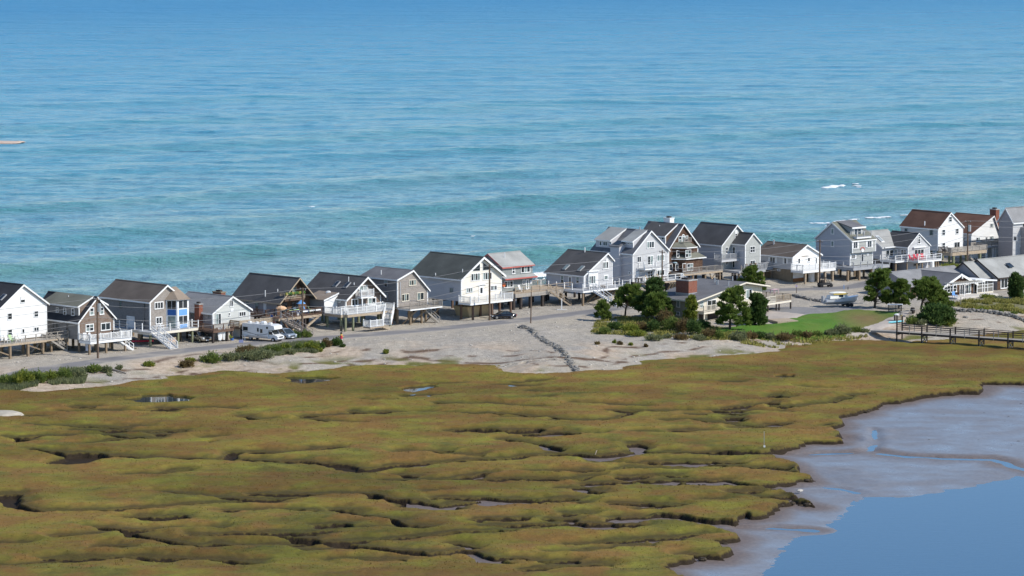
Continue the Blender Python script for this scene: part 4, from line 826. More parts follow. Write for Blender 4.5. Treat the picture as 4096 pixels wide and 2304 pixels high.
# brown gable house with white balcony
h = House('brown-shingled house with steep charcoal roof, white balcony and white vinyl deck with landing', 'D', 697, 795, 4.9, AL - 1); H6 = h
h.gable(1232, 582, 988, 250, 345, R_DARK, SHB, MAUVE, of=.75, rw=.32, ov=.45); h.under(3, 3, GREENW)
h.win(898, 382, 1025, 487, 2, 1, glass=[CURT, PALEG], fr=.14); h.win(780, 588, 886, 706, 2, 1, fr=.16); h.win(1030, 565, 1158, 692, 2, 1, glass=[CURT, GLASS], fr=.16)
h.win(560, 603, 620, 645, 1, 1, 'S', glass=CURT, fr=.12)
zb = h.fg(930, 562, 1.3)[1]; xa, xb = h.fg(930, 560, 1.3)[0], h.fg(1122, 548, 1.3)[0]
h.deck(xa, xb, -1.35, -.003, zb, GREYP, WHITE, rails=('F', 'L', 'R'), style='slat', t=.3)
MB().box(xa + .25, -1.3, h.f, xa + .42, -1.13, zb - .3).build('balcony_post', WHITE, h.root)
h.skylight(560, 370); h.skylight(720, 385); h.vent(742, 325, .75); h.vent(825, 378, .35)
# side annex with its own shed roof
ya = h.back(-2.9, h.f, 545); yb = h.back(-2.9, h.f, 250); ze = h.fs(420, 612, 2.9)[1]
y0_, y1_ = 1.9, min(8.4, max(yb, 6))
MB().prism([(-2.9, h.f - .3), (-2.9, ze), (-.003, ze + .8), (-.003, h.f - .3)], y0_, y1_, 'y').build('annex', [VINYLW], h.root).data.materials[0] = MAUVE
MB().prism([(-2.9, h.f - .3), (-2.9, ze - .02), (-.01, ze + .78), (-.01, h.f - .3)], y0_ - .03, y0_ - .003, 'y').build('annex_end_wall', VINYLW, h.root)
ar = MB().prism([(-3.3, ze), (-.01, ze + .95), (-.01, ze + .82), (-3.3, ze - .13)], y0_ - .35, y1_ + .2, 'y').build('annex_roof', R_TAN, h.root); MB().prism([(-3.3, ze + .01), (-.01, ze + .96), (-.01, ze + .74), (-3.3, ze - .22)], y0_ - .4, y0_ - .352, 'y').build('rake_board', WHITE, ar)
dz = h.f - .05; xa, xb = h.fg(728, 800, 2.7)[0], h.fg(1436, 755, 2.7)[0]
h.deck(xa, xb, -2.7, -.004, dz, GREYP, TANW, rails=(('F', xa, xb - 1.9), 'R', 'B'), style='slat', piles=[(h.fg(x, 850, 2.5)[0], -2.45) for x in (695, 812, 1380)], pm=GREENW, t=.45, brace=False)
h.deck(-2.9, xa - .005, -2.0, 1.85, dz, GREYP, TANW, rails=('L', 'F'), style='slat', piles=[(-2.6, -1.7), (-2.6, 1.5)], pm=GREENW, t=.45)
lx = h.fg(1110, 950, 4.5)[0]; lz = h.gnd(lx, -4.6) + .75
h.stairs(xb - 1.0, -2.7, dz, -.78, -.62, 1.3, 3.6, zend=lz, m=WHITE, style='slat')
h.deck(lx - 1.6, lx + 1.3, -5.6, -4.0, lz, GREYP, TANW, rails=('F', 'L'), style='slat', t=.25); h.stairs(lx + 1.3, -4.8, lz, 1, -.1, 1.3, 1.5, m=TANW, rail=False)
MB().beam((xb - .6, -2.5, dz - .5), (xb - .1, -2.3, .1), .22).build('brace', BROWNW, h.root)

# weathered saltbox
h = House('plain weathered-shingle house with uneven gable and grey wooden deck, east of the white-balcony house', 'D', 1485, 722, 4.9, AL - 1); H7 = h
h.gable(1948, 302, 1713, 152, 1170, R_MID, SHG, SHS, ey2=452); h.under(3, 3)
h.win(1660, 295, 1770, 390, 3, 1, glass=[CURT, GLASS, CURT], trim=CREAMP, fr=.09); h.win(1548, 512, 1660, 630, 3, 1, glass=[GLASS, CURT], trim=CREAMP, fr=.09); h.win(1782, 490, 1888, 614, 2, 1, glass=[CURT, GLASS], trim=CREAMP, fr=.09)
h.wins('S', [(1284, 290, 1336, 412, 1, 2), (1288, 498, 1340, 612, 1, 2)], glass=[GLASS, CURT], trim=GREYP)
MB().box(h.fg(1520, 400)[0], -.1, h.fg(1520, 600)[1], h.fg(1530, 400)[0], -.003, h.fg(1520, 340)[1]).build('conduit', GREYP, h.root); h.vent(1238, 222, .75)
dz = h.f - .1; xa, xb = h.fg(1625, 735, 3.0)[0], h.fg(2172, 682, 3.0)[0]
h.deck(0.0, xb, -3.0, -.004, dz, GREYW, WHITE, rails=('F', 'R'), style='wood', rm=GREYW, piles=[(xb * .2, -1.5), (xb * .55, -1.5)], t=.25)
for f_ in (.08, .38, .8): MB().beam((xb * f_ + 1, -2.9, dz - .3), (xb * f_ - .2, -.8, .1), .18).build('brace', PILEW, h.root)
h.stairs(xb - 3.0, -1.2, dz - .1, 1, -.3, 1.1, 3.0, m=GREYW)

# cream house with the cathedral windows
h = House('cream-fronted house with two triangular gable windows above paired four-pane windows', 'E', 856, 938, 5.0, AL - 2); H8 = h
h.gable(1474, 585, 1172, 252, 420, R_DGREEN, VINYLC, VINYLG2, of=.55, ov=.5, rw=.36, trim=WHITE); h.under(3, 3, BROWNW)
h.win(1005, 503, 1142, 622, 4, 1, glass=[GLASS, CURT], fr=.09); h.win(1188, 490, 1322, 607, 4, 1, glass=[CURT, GLASS], fr=.09)
h.win(930, 718, 1032, 803, 3, 1, glass=[CURT, GLASS, CURT], fr=.13); h.win(1302, 685, 1402, 772, 3, 1, glass=[GLASS, CURT], fr=.13)
h.win(1126, 700, 1198, 835, 1, 1, glass=GLASS, fr=.28, name='door'); dx = h.fg(1162, 700)[0]; dz0 = h.fg(1162, 690)[1]
MB().prism([(dx - 1.05, dz0), (dx + 1.05, dz0), (dx, dz0 + .5)], -.2, -.004, 'y').build('door_pediment', WHITE, h.root)
for tri in (((1010, 472), (1140, 466), (1138, 335)), ((1186, 342), (1186, 460), (1315, 448))):
    P_ = [h.fg(*a) for a in tri]; c = (sum(a for a, b in P_) / 3, sum(b for a, b in P_) / 3)
    o = MB().prism([(c[0] + (a - c[0]) * 1.18, c[1] + (b - c[1]) * 1.18) for a, b in P_], -.05, -.003, 'y').build('window', WHITE, h.root); MB().prism(P_, -.075, -.052, 'y').build('pane', GLASS, o)
h.win(683, 727, 738, 797, 2, 1, 'S', glass=CURT, fr=.06, trim=GREYP); h.vent(878, 490, .5); h.vent(465, 540, .4)
dz = h.f - .05; xa, xb = h.fg(1030, 935, 2.8)[0], h.fg(1645, 885, 2.8)[0]
h.deck(-.6, xb, -2.8, -.004, dz, CREAMP, WHITE, rails=('F', 'L', 'R'), style='slat', piles=[(h.fg(x, 1000, 2.5)[0], -2.5) for x in (1035, 1325, 1612)] + [(h.W * .7, -.6)], pm=BROWNW, t=.35)
tb = MB().loft([[(x, y, z) for x, y, z in ((2.4, .5, 0), (6.6, .5, 0), (6.6, 3.4, 0), (2.4, 3.4, 0))], [(x, y, z) for x, y, z in ((1.6, .2, 1.9), (7.4, .2, 1.9), (7.4, 3.6, 1.9), (1.6, 3.6, 1.9))]]).build('storage_hopper', flat('tan_canvas', (.50, .38, .22), .8, .08), h.root)

# grey-boarded house with red trim: its eaves face the road
h = House('grey board-sided two-storey house with faded red trim and pale roof, beside the cream house', 'E', 1482, 792, 5.0, AL - 3); H9 = h
h.W = h.fg(1945, 760)[0]; e = h.fg(1482, 415)[1]; yb = 6.6; zr = e + 1.9
h.wall(yb, h.W, e, e, yb / 2, zr, m=BOARD, ms=SHS, axis='x'); h.rf = h.roof(0, yb, yb / 2, e, e, zr, 0, h.W, R_LGREY, 'x', ov=.3, of=.25, trim=REDP); h.e0 = e
h.wins('G', [(1628, 412, 1676, 517, 1, 2), (1765, 393, 1907, 500, 3, 1), (1508, 620, 1648, 728, 3, 1), (1790, 603, 1830, 683, 1, 2)], glass=[GLASS, CURT, GLASS], fr=.12); h.win(1843, 598, 1888, 755, 1, 1, glass=CURT, fr=.18, name='door')
z = h.fg(1482, 590)[1]; cn = MB().prism([(-1.0, z - .15), (-1.0, z + .02), (-.003, z + .42), (-.003, z - .15)], -.25, h.W + .2, 'x').build('canopy_roof', R_LGREY, h.root); MB().box(-.25, -1.05, z - .2, h.W + .2, -1.003, z + .03).build('canopy_fascia', REDP, cn)
MB().tube((h.W * .35, 2, zr - 1.0), (h.W * .35, 2, zr + .3), .07).build('vent_pipe', WHITE, h.rf); MB().box(h.fg(1905, 650)[0], -.06, h.fg(1905, 665)[1], h.fg(1932, 650)[0], -.004, h.fg(1932, 615)[1]).build('meter_box', WHITE, h.root)
MB().tube((h.fg(1503, 682)[0], -.12, h.fg(1503, 682)[1]), (h.fg(1503, 682)[0], -.02, h.fg(1503, 682)[1]), .36, n=14).build('life_ring', ORANGE, h.root)
h.under(4, 3, DARKW, x1=h.W, y1=yb); xb = h.fg(2560, 700, 3)[0]
h.deck(.2, xb, -3.0, -.004, h.f - .1, TANW, GREYW, rails=('F',), style='open', rm=TANW, piles=[(h.fg(x, 850, 2.7)[0], -2.7) for x in (1655, 1765, 1910, 2095)], pm=DARKW, t=.7, pr=.2)
h.deck(h.W + .1, xb, .0, 3.4, h.f - .1, TANW, GREYW, rails=('B',), style='wood', rm=TANW, piles=[(xb - .5, 3), (h.W + 3, 3)], pm=DARKW)
h.stairs(h.fg(2200, 800, 3)[0], -3.0, h.f - .1, .85, -.5, 1.4, 3.6, m=TANW, sm=TANW)

# grey low-slung saltbox with two skylights
h = House('light-grey house with long charcoal roof, two skylights and white corner posts on its wraparound deck', 'F', 742, 1012, 4.9, AL - 2); H10 = h
h.gable(1136, 838, 1060, 520, 540, R_DARK, VINYLG, VINYLG2, ey2=620); h.under(3, 3, DARKW)
h.win(1000, 638, 1083, 745, 3, 1, glass=[GLASS, CURT, GLASS], fr=.14); h.win(1013, 823, 1078, 897, 1, 1, glass=CURT, fr=.2)
o = h.win(806, 830, 905, 955, 3, 1, d=.35, glass=[CURT, GLASS, CURT], fr=.14); x_, z_ = h.fg(855, 890); MB().box(x_ - 1.15, -.35, z_ - 1.2, x_ + 1.15, -.003, z_ + 1.35).build('bow_window_box', WHITE, h.root); MB().box(x_ - 1.3, -.55, z_ + 1.36, x_ + 1.3, -.003, z_ + 1.5).build('bow_window_roof', WHITE, h.root)
h.win(425, 835, 467, 942, 1, 2, 'S', glass=[GLASS, CURT]); h.win(528, 840, 580, 1000, 1, 1, 'S', fr=.25, glass=GLASS, name='door'); h.win(636, 850, 682, 950, 1, 2, 'S', glass=[GLASS, CURT])
MB().tube((h.xr, -.08, h.zr - 1.15), (h.xr, -.004, h.zr - 1.15), .3, n=14).build('gable_vent', WHITE, h.root)
h.skylight(500, 725, .75, 1.4, m=CURT); h.skylight(705, 742, .75, 1.4, m=CURT); h.vent(757, 512, .8, r=.09)
dz = h.f - .05; xb = h.fg(1370, 1000, 2.4)[0]; xa = -2.9
h.deck(xa, xb, -2.6, -.004, dz, GREYP, WHITE, rails=(('F', 1.2, xb), 'R', ('F', xa, -1.3)), style='post', h=1.0, t=.35, piles=[(-2.6, -2.3), (h.W * .5, -1.3), (h.W - .3, -1.3)])
h.deck(xa, -.005, .0, h.L - 1.5, dz, GREYP, WHITE, rails=('L',), style='post', t=.35, piles=[(-2.6, 3), (-2.6, 7)])
h.deck(h.W + .01, xb, .0, 3.0, dz, GREYP, WHITE, rails=('R', 'B'), style='post', t=.35)
for i in range(4): MB().beam((1.0 + i * 1.6, -2.5, dz - .4), (.4 + i * 1.6, -.4, .2), .18).build('brace', PILEW, h.root)
h.stairs(-.1, -2.6, dz, .45, -1, 1.4, 4.2, m=WHITE)

# tall grey house with many dormers
h = House('tall pale-grey three-storey house with two shed dormers, chimney bump-out and white balcony', 'F', 1416, 925, 4.7, AL - 3); H11 = h
h.gable(1905, 535, 1660, 214, 1100, R_MID, VINYLG, VINYLG2, ov=.25); h.under(3, 3, DARKW)
h.win(1608, 358, 1713, 458, 3, 1, glass=[CURT, GLASS, GLASS], fr=.12); h.win(1477, 568, 1532, 655, 2, 1, glass=[GLASS, GLASS]); h.win(1618, 558, 1700, 690, 2, 1, glass=[GLASS, CURT], fr=.12); h.win(1748, 543, 1853, 638, 3, 1, glass=[CURT, PALEG, CURT], fr=.12)
h.win(1463, 783, 1500, 870, 1, 1, glass=WHITE, name='door', fr=.1); h.win(1618, 765, 1695, 870, 2, 2, fr=.1); h.win(1750, 750, 1855, 840, 3, 1, glass=[GLASS, CURT, GLASS], fr=.12)
h.win(1357, 778, 1388, 816, 1, 1, 'S', fr=.12)
yd = h.L; zt = h.fs(1300, 352, -.9)[1]
y1 = h.back(.9, h.zr, 1262); y2 = h.back(.9, h.e0 + 1, 930); ym = h.back(.9, h.e0 + 1, 1135)
d1 = h.dormer(max(.8, h.back(.9, zt, 1432)), h.back(.9, zt, 1285), .9, zt, 'L', VINYLG2, R_LGREY); d2 = h.dormer(ym, min(y2, h.L - .3), .5, h.fs(1135, 350, -.5)[1], 'L', VINYLG2, R_LGREY)
h.wins('S', [(1308, 378, 1332, 403), (1345, 380, 1372, 406), (1385, 382, 1410, 408)], d=-.9, fr=.08); h.wins('S', [(958, 358, 992, 424), (1008, 362, 1072, 428, 2, 1), (1092, 366, 1128, 400)], d=-.5, fr=.1)
yc = h.back(-.6, h.e0, 1230); yw = h.back(-.6, h.e0, 1108); zc = h.fs(1165, 425, .6)[1]
MB().prism([(-.6, h.f), (-.6, zc), (h.xr * .55, zc + 1.0), (h.xr * .55, h.e0), (0, h.f)], yc, yw, 'y').build('bump_out', VINYLG2, h.root); MB().prism([(-.8, zc - .02), (h.xr * .6, zc + 1.2), (h.xr * .6, zc + 1.05), (-.8, zc - .2)], yc - .15, yw + .15, 'y').build('bump_out_roof', R_MID, h.root)
MB().prism([(-.3, zc + .17), (.9, zc + .72), (.9, zc + .80), (-.3, zc + .25)], yc + .3, yw - .3, 'y').build('solar_panel', GLASS, h.root)
h.vent(1515, 212, .6, GREYP, .1)
zb = h.fg(1650, 735, 1.3)[1]; xa, xb = h.fg(1648, 730, 1.3)[0] - 1.3, h.fg(1815, 712, 1.3)[0]
h.deck(xa, xb, -1.3, -.003, zb, GREYP, WHITE, rails=('F', 'L', 'R'), style='post'); MB().beam((xa + .1, -1.2, zb - .3), (xa - 1.0, -.05, zb - 1.9), .1).build('brace', GREYP, h.root)
dz = h.f + .0; xa, xb = h.fg(1560, 920, 2.8)[0], h.fg(2112, 880, 2.8)[0]
h.deck(.2, xb, -2.8, -.004, dz, GREYP, TANW, rails=('F',), style='open', t=.35, piles=[(h.W, -2.5), (xb - .4, -2.5), (3, -2.5)])
for x in (h.W - 1, xb - 2.6, xb - 1.2): MB().beam((x, -2.5, dz - .4), (x + .9, -.5, .2), .2).build('brace', TANW, h.root)
h.stairs(h.W + .4, -2.8, dz, .6, -.8, 1.1, 3.4, m=WHITE)

# brown shingled house with the tower bay
h = House('dark brown shingled house with arched attic window, angled two-storey bay and white chimney', 'G', 432, 962, 4.9, AL - 3); H12 = h
h.gable(884, 590, 655, 213, 145, R_MID, SHD, SHD, ov=.25); h.under(3, 3, DARKW)
xc, zc = h.fg(657, 440); h.win(638, 398, 680, 500, 1, 1, glass=CURT, fr=.1, arch=True); h.win(586, 398, 631, 500, 1, 2, glass=[CURT, GLASS]); h.win(687, 390, 730, 490, 1, 2, glass=[GLASS, CURT])
h.dormer(h.back(.5, h.e0 + 1.5, 385), h.L - .8, .5, h.fs(380, 395, -.5)[1], 'L', VINYLG2, R_DARK, fm=SHD); h.win(326, 410, 376, 456, 1, 1, 'S', d=-.5, fr=.1)
h.chimney(h.xr + .3, h.back(h.xr, h.zr, 400) - .6, 1.1, 1.5, h.zr - 1.5, h.fs(400, 135, -h.xr)[1], m=WHITE, cap=WHITE)
zA = h.fg(640, 580, 2.0)[1]; zB = h.fg(640, 750, 2.0)[1]
def bay(z0, z1, x0, x1, d, ch, m, skirt, rz):
    b = MB().prism([(x0, -.003), (x0 + ch, -d), (x1 - ch * .2, -d), (x1, -d + ch * .2), (x1, -.003)], z0, z1, 'z').build('bay', m, h.root)
    MB().loft([[(x0 - .35, -.003, z1), (x0 + ch - .15, -d - .35, z1), (x1 + .3, -d - .35, z1), (x1 + .3, -.003, z1)], [(x0 + .5, -.003, z1 + rz), (x0 + ch + .3, -d + 1.0, z1 + rz), (x1 - .4, -d + 1.0, z1 + rz), (x1 - .4, -.003, z1 + rz)]]).build('bay_roof', skirt, b)
    MB().loft([[(x0 - .38, -.004, z1 - .18), (x0 + ch - .17, -d - .38, z1 - .18), (x1 + .33, -d - .38, z1 - .18), (x1 + .33, -.004, z1 - .18)], [(x0 - .38, -.004, z1 - .004), (x0 + ch - .17, -d - .38, z1 - .004), (x1 + .33, -d - .38, z1 - .004), (x1 + .33, -.004, z1 - .004)]]).build('bay_cornice', WHITE, b); return b
x0b, x1b = h.fg(505, 600, 0)[0], h.fg(828, 600, 1.6)[0]
bay(zB + .9, zA, x0b, x1b, 1.7, 1.5, SHD, R_GREEN, .85); bay(h.f, zB, x0b - .1, h.W - .3, 1.7, 1.5, SHD, R_GREEN, .75)
h.rail((x0b + 1.6, -1.1), (x1b - .3, -1.1), zA + .85, zA + .85, 'wood', GREYW, h=.75)
h.win(690, 606, 776, 722, 2, 2, d=1.7, glass=[GLASS, CURT]); h.win(714, 813, 806, 925, 2, 2, d=1.7, glass=[CURT, GLASS]); h.win(645, 812, 700, 935, 1, 1, d=1.7, glass=SHD, fr=.08, name='door')
h.win(553, 615, 598, 722, 1, 2, d=.75, glass=[GLASS]); h.win(537, 818, 580, 920, 1, 1, d=.7, trim=WHITE); h.win(443, 820, 492, 928, 1, 1)
h.vent(298, 290, .7)
dz = h.f; xa, xb = h.fg(575, 995, 3.0)[0], h.fg(1250, 955, 3.0)[0]
h.deck(.4, xb, -3.2, -.004, dz, GREYW, TANW, rails=('F',), style='wood', rm=GREYW, t=.35, piles=[(xb - .5, -2.9), (xb * .6, -2.9), (xb * .3, -2.9)])
MB().beam((xb - 3, -2.8, dz - .4), (xb - 1.4, -2.4, .2), .16).build('brace', TANW, h.root); MB().beam((xb - 1.4, -2.8, dz - .4), (xb - 3, -2.4, .2), .16).build('brace', TANW, h.root)

# grey shingle house with projecting wing
h = House('light-grey shingle house with plain charcoal roof and a projecting gabled wing', 'G', 1242, 912, 4.8, AL - 4); H13 = h
h.gable(1692, 535, 1467, 226, 945, R_DARK, SHL, VINYLG2, ov=.25); h.under(3, 3, DARKW)
MB().box(h.xr - .3, -.04, h.zr - 1.5, h.xr + .3, -.004, h.zr - .8).build('gable_vent', WHITE, h.root)
h.wins('G', [(1447, 338, 1484, 443, 1, 2), (1303, 565, 1341, 663, 1, 2)]); h.wins('G', [(1305, 770, 1338, 840), ], glass=GLASS)
wd = 3.2; wx0 = h.fg(1600, 700, wd)[0]; wx1 = h.fg(1836, 690, wd)[0]; wax, waz = h.fg(1720, 364, wd); we = h.fg(1600, 525, wd)[1]
h.wall(wx1 - wx0, wd + 6, we, we, wax, waz, h.f, SHL, VINYLG2, x0=wx0, y0=-wd, name='wing_wall'); h.roof(wx0, wx1, wax, we, we, waz, -wd, 5.5, R_DARK, ov=.22, of=.2, name='wing_roof')
for x in (wx0, wx1 - .16): MB().box(x - .02, -wd - .035, h.f, x + .18, -wd - .002, we - .02).build('corner_board', WHITE, h.root)
h.win(1677, 550, 1752, 648, 2, 2, d=wd); h.win(1680, 763, 1753, 833, 2, 1, d=wd)
h.win(1412, 560, 1455, 665, 1, 1, 'S', d=-wx0, trim=WHITE); h.win(1412, 770, 1450, 880, 1, 1, 'S', d=-wx0, trim=WHITE)
zb = h.fg(1350, 755, 1.9)[1]; xa = h.fg(1345, 750, 1.9)[0] - .1
h.deck(xa - 1.6, wx0 - .03, -1.9, -.003, zb, GREYP, VINYLG, rails=('F', 'L'), style='slat', rm=GREYP, t=.4)
dz = h.f; xb = h.fg(1915, 985, wd + 1.6)[0]
h.deck(.0, wx0 - .02, -wd - .9, -.004, dz, GREYP, GREYP, rails=(('F', 1.6, wx0 - .02),), style='slat', rm=GREYP, t=.4, piles=[(.4, -wd - .7), (3, -wd - .7)])
h.deck(wx0 - .015, xb, -wd - 1.6, -wd - .04, dz, GREYP, GREYP, rails=('F', 'R'), style='slat', rm=GREYP, t=.4, piles=[(xb - .3, -wd - 1.3), (wx0 + .4, -wd - 1.3)])
h.deck(wx1 + .02, wx1 + 3.4, -wd - .03, 1.4, dz, GREYP, GREYP, rails=('R', 'F'), style='slat', rm=GREYP, t=.4, piles=[(wx1 + 3.1, -wd + .2), (wx1 + 3.1, 1)])
h.stairs(.8, -wd - .9, dz, .75, -.9, 1.2, 3.2, m=GREYW)

# white cottage on a tan block base
h = House('single-storey white cottage with grey-brown roof and shutters, raised on a tan block base', 'H', 722, 912, 4.7, AL - 5); H14 = h
h.gable(1150, 720, 935, 527, 360, R_BROWN, VINYLW, VINYLG, ov=.3)
h.shutters(382, 715, 462, 811, 'S'); h.win(382, 715, 462, 811, 2, 1, 'S', fr=.08); h.shutters(598, 730, 634, 822, 'S', wd=.3); h.win(597, 730, 635, 822, 1, 1, 'S', fr=.08)
h.shutters(808, 735, 838, 818, wd=.3); h.win(806, 735, 840, 818, 1, 1, fr=.08); h.shutters(955, 722, 988, 787, wd=.3); h.win(953, 722, 990, 787, 1, 1, fr=.08); h.win(1070, 715, 1103, 825, 1, 1, fr=.16, name='door')
MB().prism([(math.cos(a) * 1.0 + h.xr - .3, h.zr - 1.95 + math.sin(a) * .12) for a in (i * math.pi / 8 for i in range(9))], -.10, -.004, 'y').build('gable_lamp', TANW, h.root)
MB().box(.02, .3, -.6, h.W - .05, h.L - .1, h.f - .02).build('block_base', TANB, h.root)
b = MB().box(.5, .24, .7, 3.2, .297, h.f - .35).build('garage_door', VINYLW, h.root); MB().box(.5, .24, -.3, 3.2, .297, .68).build('garage_panel', flat('rust_panel', (.30, .13, .05), .8, .1), h.root)
h.win(497, 900, 537, 930, 1, 1, 'S', d=-.02, trim=WHITE); h.vent(440, 520, .8, METAL, .16)
dz = h.f; xa, xb = h.fg(930, 920, 3.0)[0], h.fg(1385, 885, 3.0)[0]
h.deck(-.4, xb, -3.0, -.004, dz, WHITE, WHITE, rails=('F', 'L', 'R'), style='slat', t=.42, piles=[(h.fg(x, 1000, 2.7)[0], -2.7) for x in (920, 1112, 1222, 1336)], pm=TANW)
h.deck(h.W + .02, xb, .0, 3.2, dz, WHITE, WHITE, rails=('R', 'B'), style='slat', t=.42, piles=[(xb - .4, 2.8)], pm=TANW)

# slate-blue gable-on house whose eaves face the road
h = House('big three-storey grey house with shaded side gable, overhanging upper floor and roof-deck dormer', 'H', 1597, 850, 4.7, AL - 6); H15 = h
h.W = h.fg(1948, 810)[0]; e = h.fg(1597, 470)[1]; L = h.back(0, h.f + 4, 1080); yr, zr = h.fs(1335, 190); zr -= .1; zm = h.fg(1610, 662, .5)[1]; eb = h.fs(1080, 430)[1]
SLATE = siding('slate_blue_siding', (.40, .41, .44))
h.wall(L, h.W, e, eb, yr, zr, m=SHL, ms=SLATE, axis='x'); h.rf = h.roof(-.5, L, yr, e, eb, zr, 0, h.W, R_GREEN, 'x', ov=.2, of=.2); h.e0 = e
MB().box(.003, -.55, zm, h.W + .2, -.003, e - .05).build('upper_storey', SHL, h.root)
for x, y, z0, z1 in ((0, -.58, zm, e), (h.W + .04, -.58, zm, e), (h.W - .16, -.03, h.f, zm), (0, -.03, h.f, zm)): MB().box(x, y, z0, x + .17, y + .028, z1 - .06).build('corner_board', WHITE, h.root)
h.win(1650, 480, 1716, 588, 2, 1, d=.55); h.shutters(1652, 480, 1714, 588, d=.55, wd=.32); h.win(1864, 466, 1930, 570, 2, 1, d=.55); h.shutters(1866, 466, 1928, 570, d=.55, wd=.32)
h.win(1620, 678, 1680, 746, 3, 1); h.shutters(1622, 680, 1678, 744, wd=.3); h.win(1770, 668, 1808, 792, 1, 1, name='door'); h.win(1856, 658, 1882, 692, 1, 1, fr=.14)
h.win(1313, 277, 1358, 368, 1, 1, 'S', glass=CURT); h.win(1313, 470, 1358, 560, 1, 1, 'S', glass=CURT)
lx, lz = h.fg(1790, 615, .56); o = MB().tube((lx, -.64, lz), (lx, -.56, lz), .34, n=14).build('wall_plaque', WHITE, h.root); MB().prism([(lx + math.cos(a) * .62, lz + .12 + math.sin(a) * .5) for a in (i * math.pi / 8 for i in range(9))] + [(lx + math.cos(a) * .42, lz + .12 + math.sin(a) * .36) for a in (i * math.pi / 8 for i in range(8, -1, -1))], -.63, -.562, 'y').build('plaque_arch', REDP, o)
# dormer facing the road
k = (zr - e) / (yr + .5); dx0, dx1 = h.fg(1632, 300, -.8)[0], h.fg(1812, 300, -.8)[0]; dt = h.fg(1720, 262, -.8)[1]; dy = .9
MB().prism([(dy, e + k * dy), (dy, dt), (yr, zr - .02), (yr, zr - .6)], dx0, dx1, 'x').build('dormer', SHL, h.root); dr = MB().prism([(dy - .35, dt + .05), (yr + .3, zr + .28), (yr + .3, zr + .12), (dy - .35, dt - .13)], dx0 - .25, dx1 + .3, 'x').build('dormer_roof', R_MID, h.root)
MB().box(dx0 - .25, dy - .41, dt - .22, dx1 + .3, dy - .353, dt + .07).build('fascia', WHITE, dr)
h.win(1660, 275, 1772, 385, 2, 1, d=-dy, fr=.12)
zb = h.fg(1740, 440, .7)[1]; xa, xb = h.fg(1735, 440, .7)[0] - .6, h.fg(1920, 425, .7)[0]
h.deck(xa, xb, -.8, dy - .02, e + k * dy + .1, GREYP, WHITE, rails=('F', 'L', 'R'), style='glass', rm=GREYP, t=.3)
h.chimney(h.W + .05, yr - 1, .7, 1.2, h.f, zr - .9); h.chimney(h.W * .2, L - 2, .6, .6, e, zr - .6, GREYP) if False else None
MB().box(h.W * .3, yr + 1.2, zr - 2.5, h.W * .8, yr + 3.2, zr - .4).build('rear_dormer', SLATE, h.root)
h.under(4, 3, PILEW, x1=h.W, y1=L); dz = h.f - .1; xb = h.fg(2220, 830, 2.8)[0]
h.deck(-1.8, xb, -2.6, -.004, dz, GREYP, GREYP, rails=('F', 'L'), style='glass', rm=GREYP, t=.5, piles=[(h.fg(x, 900, 2.4)[0], -2.35) for x in (1570, 1745, 1935, 2060)], pm=PILEW, pr=.17)
h.deck(-1.8, -.005, .0, L - 1, dz, GREYP, GREYP, rails=('L',), style='glass', rm=GREYP, t=.5, piles=[(-1.5, 3), (-1.5, 8)])
h.stairs(xb - 2.9, -2.6, dz, -.92, -.6, 1.3, 3.4, m=METAL)

# grey ell house with red chairs
h = House('grey L-shaped house with an arched gable window and white deck carrying red chairs', 'I', 522, 822, 4.7, AL - 6); H16 = h
h.gable(823, 652, 670, 454, 315, R_DARK, VINYLG, VINYLG, ov=.2, of=.15, rw=.2); h.f = h.zf - h.zg
h.win(655, 530, 697, 605, 1, 2, fr=.12, arch=True); h.win(608, 672, 745, 757, 3, 1, fr=.13); h.win(425, 680, 510, 757, 2, 2, 'S', fr=.13); h.win(338, 672, 382, 790, 1, 1, 'S', fr=.2, glass=PALEG, name='door')
z_ = h.fg(670, 650)[1]; MB().box(h.fg(590, 650)[0], -.35, z_ - .1, h.fg(760, 650)[0], -.003, z_ + .1).build('window_awning', WHITE, h.root)
# the western wing: its eaves face the road
wy = h.back(0, h.f + 2, 335); wl = h.fg(165, 730, -wy)[0]; we = h.fg(165, 655, -wy)[1]; wr, wz = h.fs(20, 462, -wl); wr2 = wy + 4.2; wz = we + 2.6
h.wall(8.4, -wl - .01, we, we, wr2, wz, m=VINYLG, ms=VINYLG2, axis='x', x0=wl, y0=wy, name='wing_wall'); w_ = h.roof(wy, wy + 8.4, wr2, we, we, wz, wl, h.xr - .3, R_LGREY, 'x', ov=.25, of=.2, name='wing_roof')
h.win(213, 683, 322, 792, 2, 1, d=-wy, fr=.12, glass=[GLASS, GLASS]); a_, b_ = h.fg(265, 655, -wy + .3); MB().box(a_ - 1.4, wy - .6, b_ - .05, a_ + 1.4, wy - .003, b_ + .12).build('door_awning', WHITE, h.root)
sk = h.fg(160, 520, -wy - 1.4)[0]; kk_ = 2.6 / 4.2; o = MB().prism([(wy + 1.0, we + .2 + kk_ * 1.0), (wy + 2.6, we + .2 + kk_ * 2.6), (wy + 2.6, we + .34 + kk_ * 2.6), (wy + 1.0, we + .34 + kk_ * 1.0)], sk - .4, sk + .4, 'x').build('skylight', WHITE, h.root)
MB().prism([(wy + 1.1, we + .345 + kk_ * 1.1), (wy + 2.5, we + .345 + kk_ * 2.5), (wy + 2.5, we + .36 + kk_ * 2.5), (wy + 1.1, we + .36 + kk_ * 1.1)], sk - .3, sk + .3, 'x').build('pane', PALEG, o)
dz = h.f - .05; xb = h.fg(988, 830, 2.9)[0]
h.deck(-.35, xb, -2.9, -.004, dz, GREYP, WHITE, rails=('F', 'R'), style='open', t=.32, piles=[(h.fg(x, 900, 2.6)[0], -2.6) for x in (510, 645, 720, 908, 938)], pm=PILEW, pr=.1)
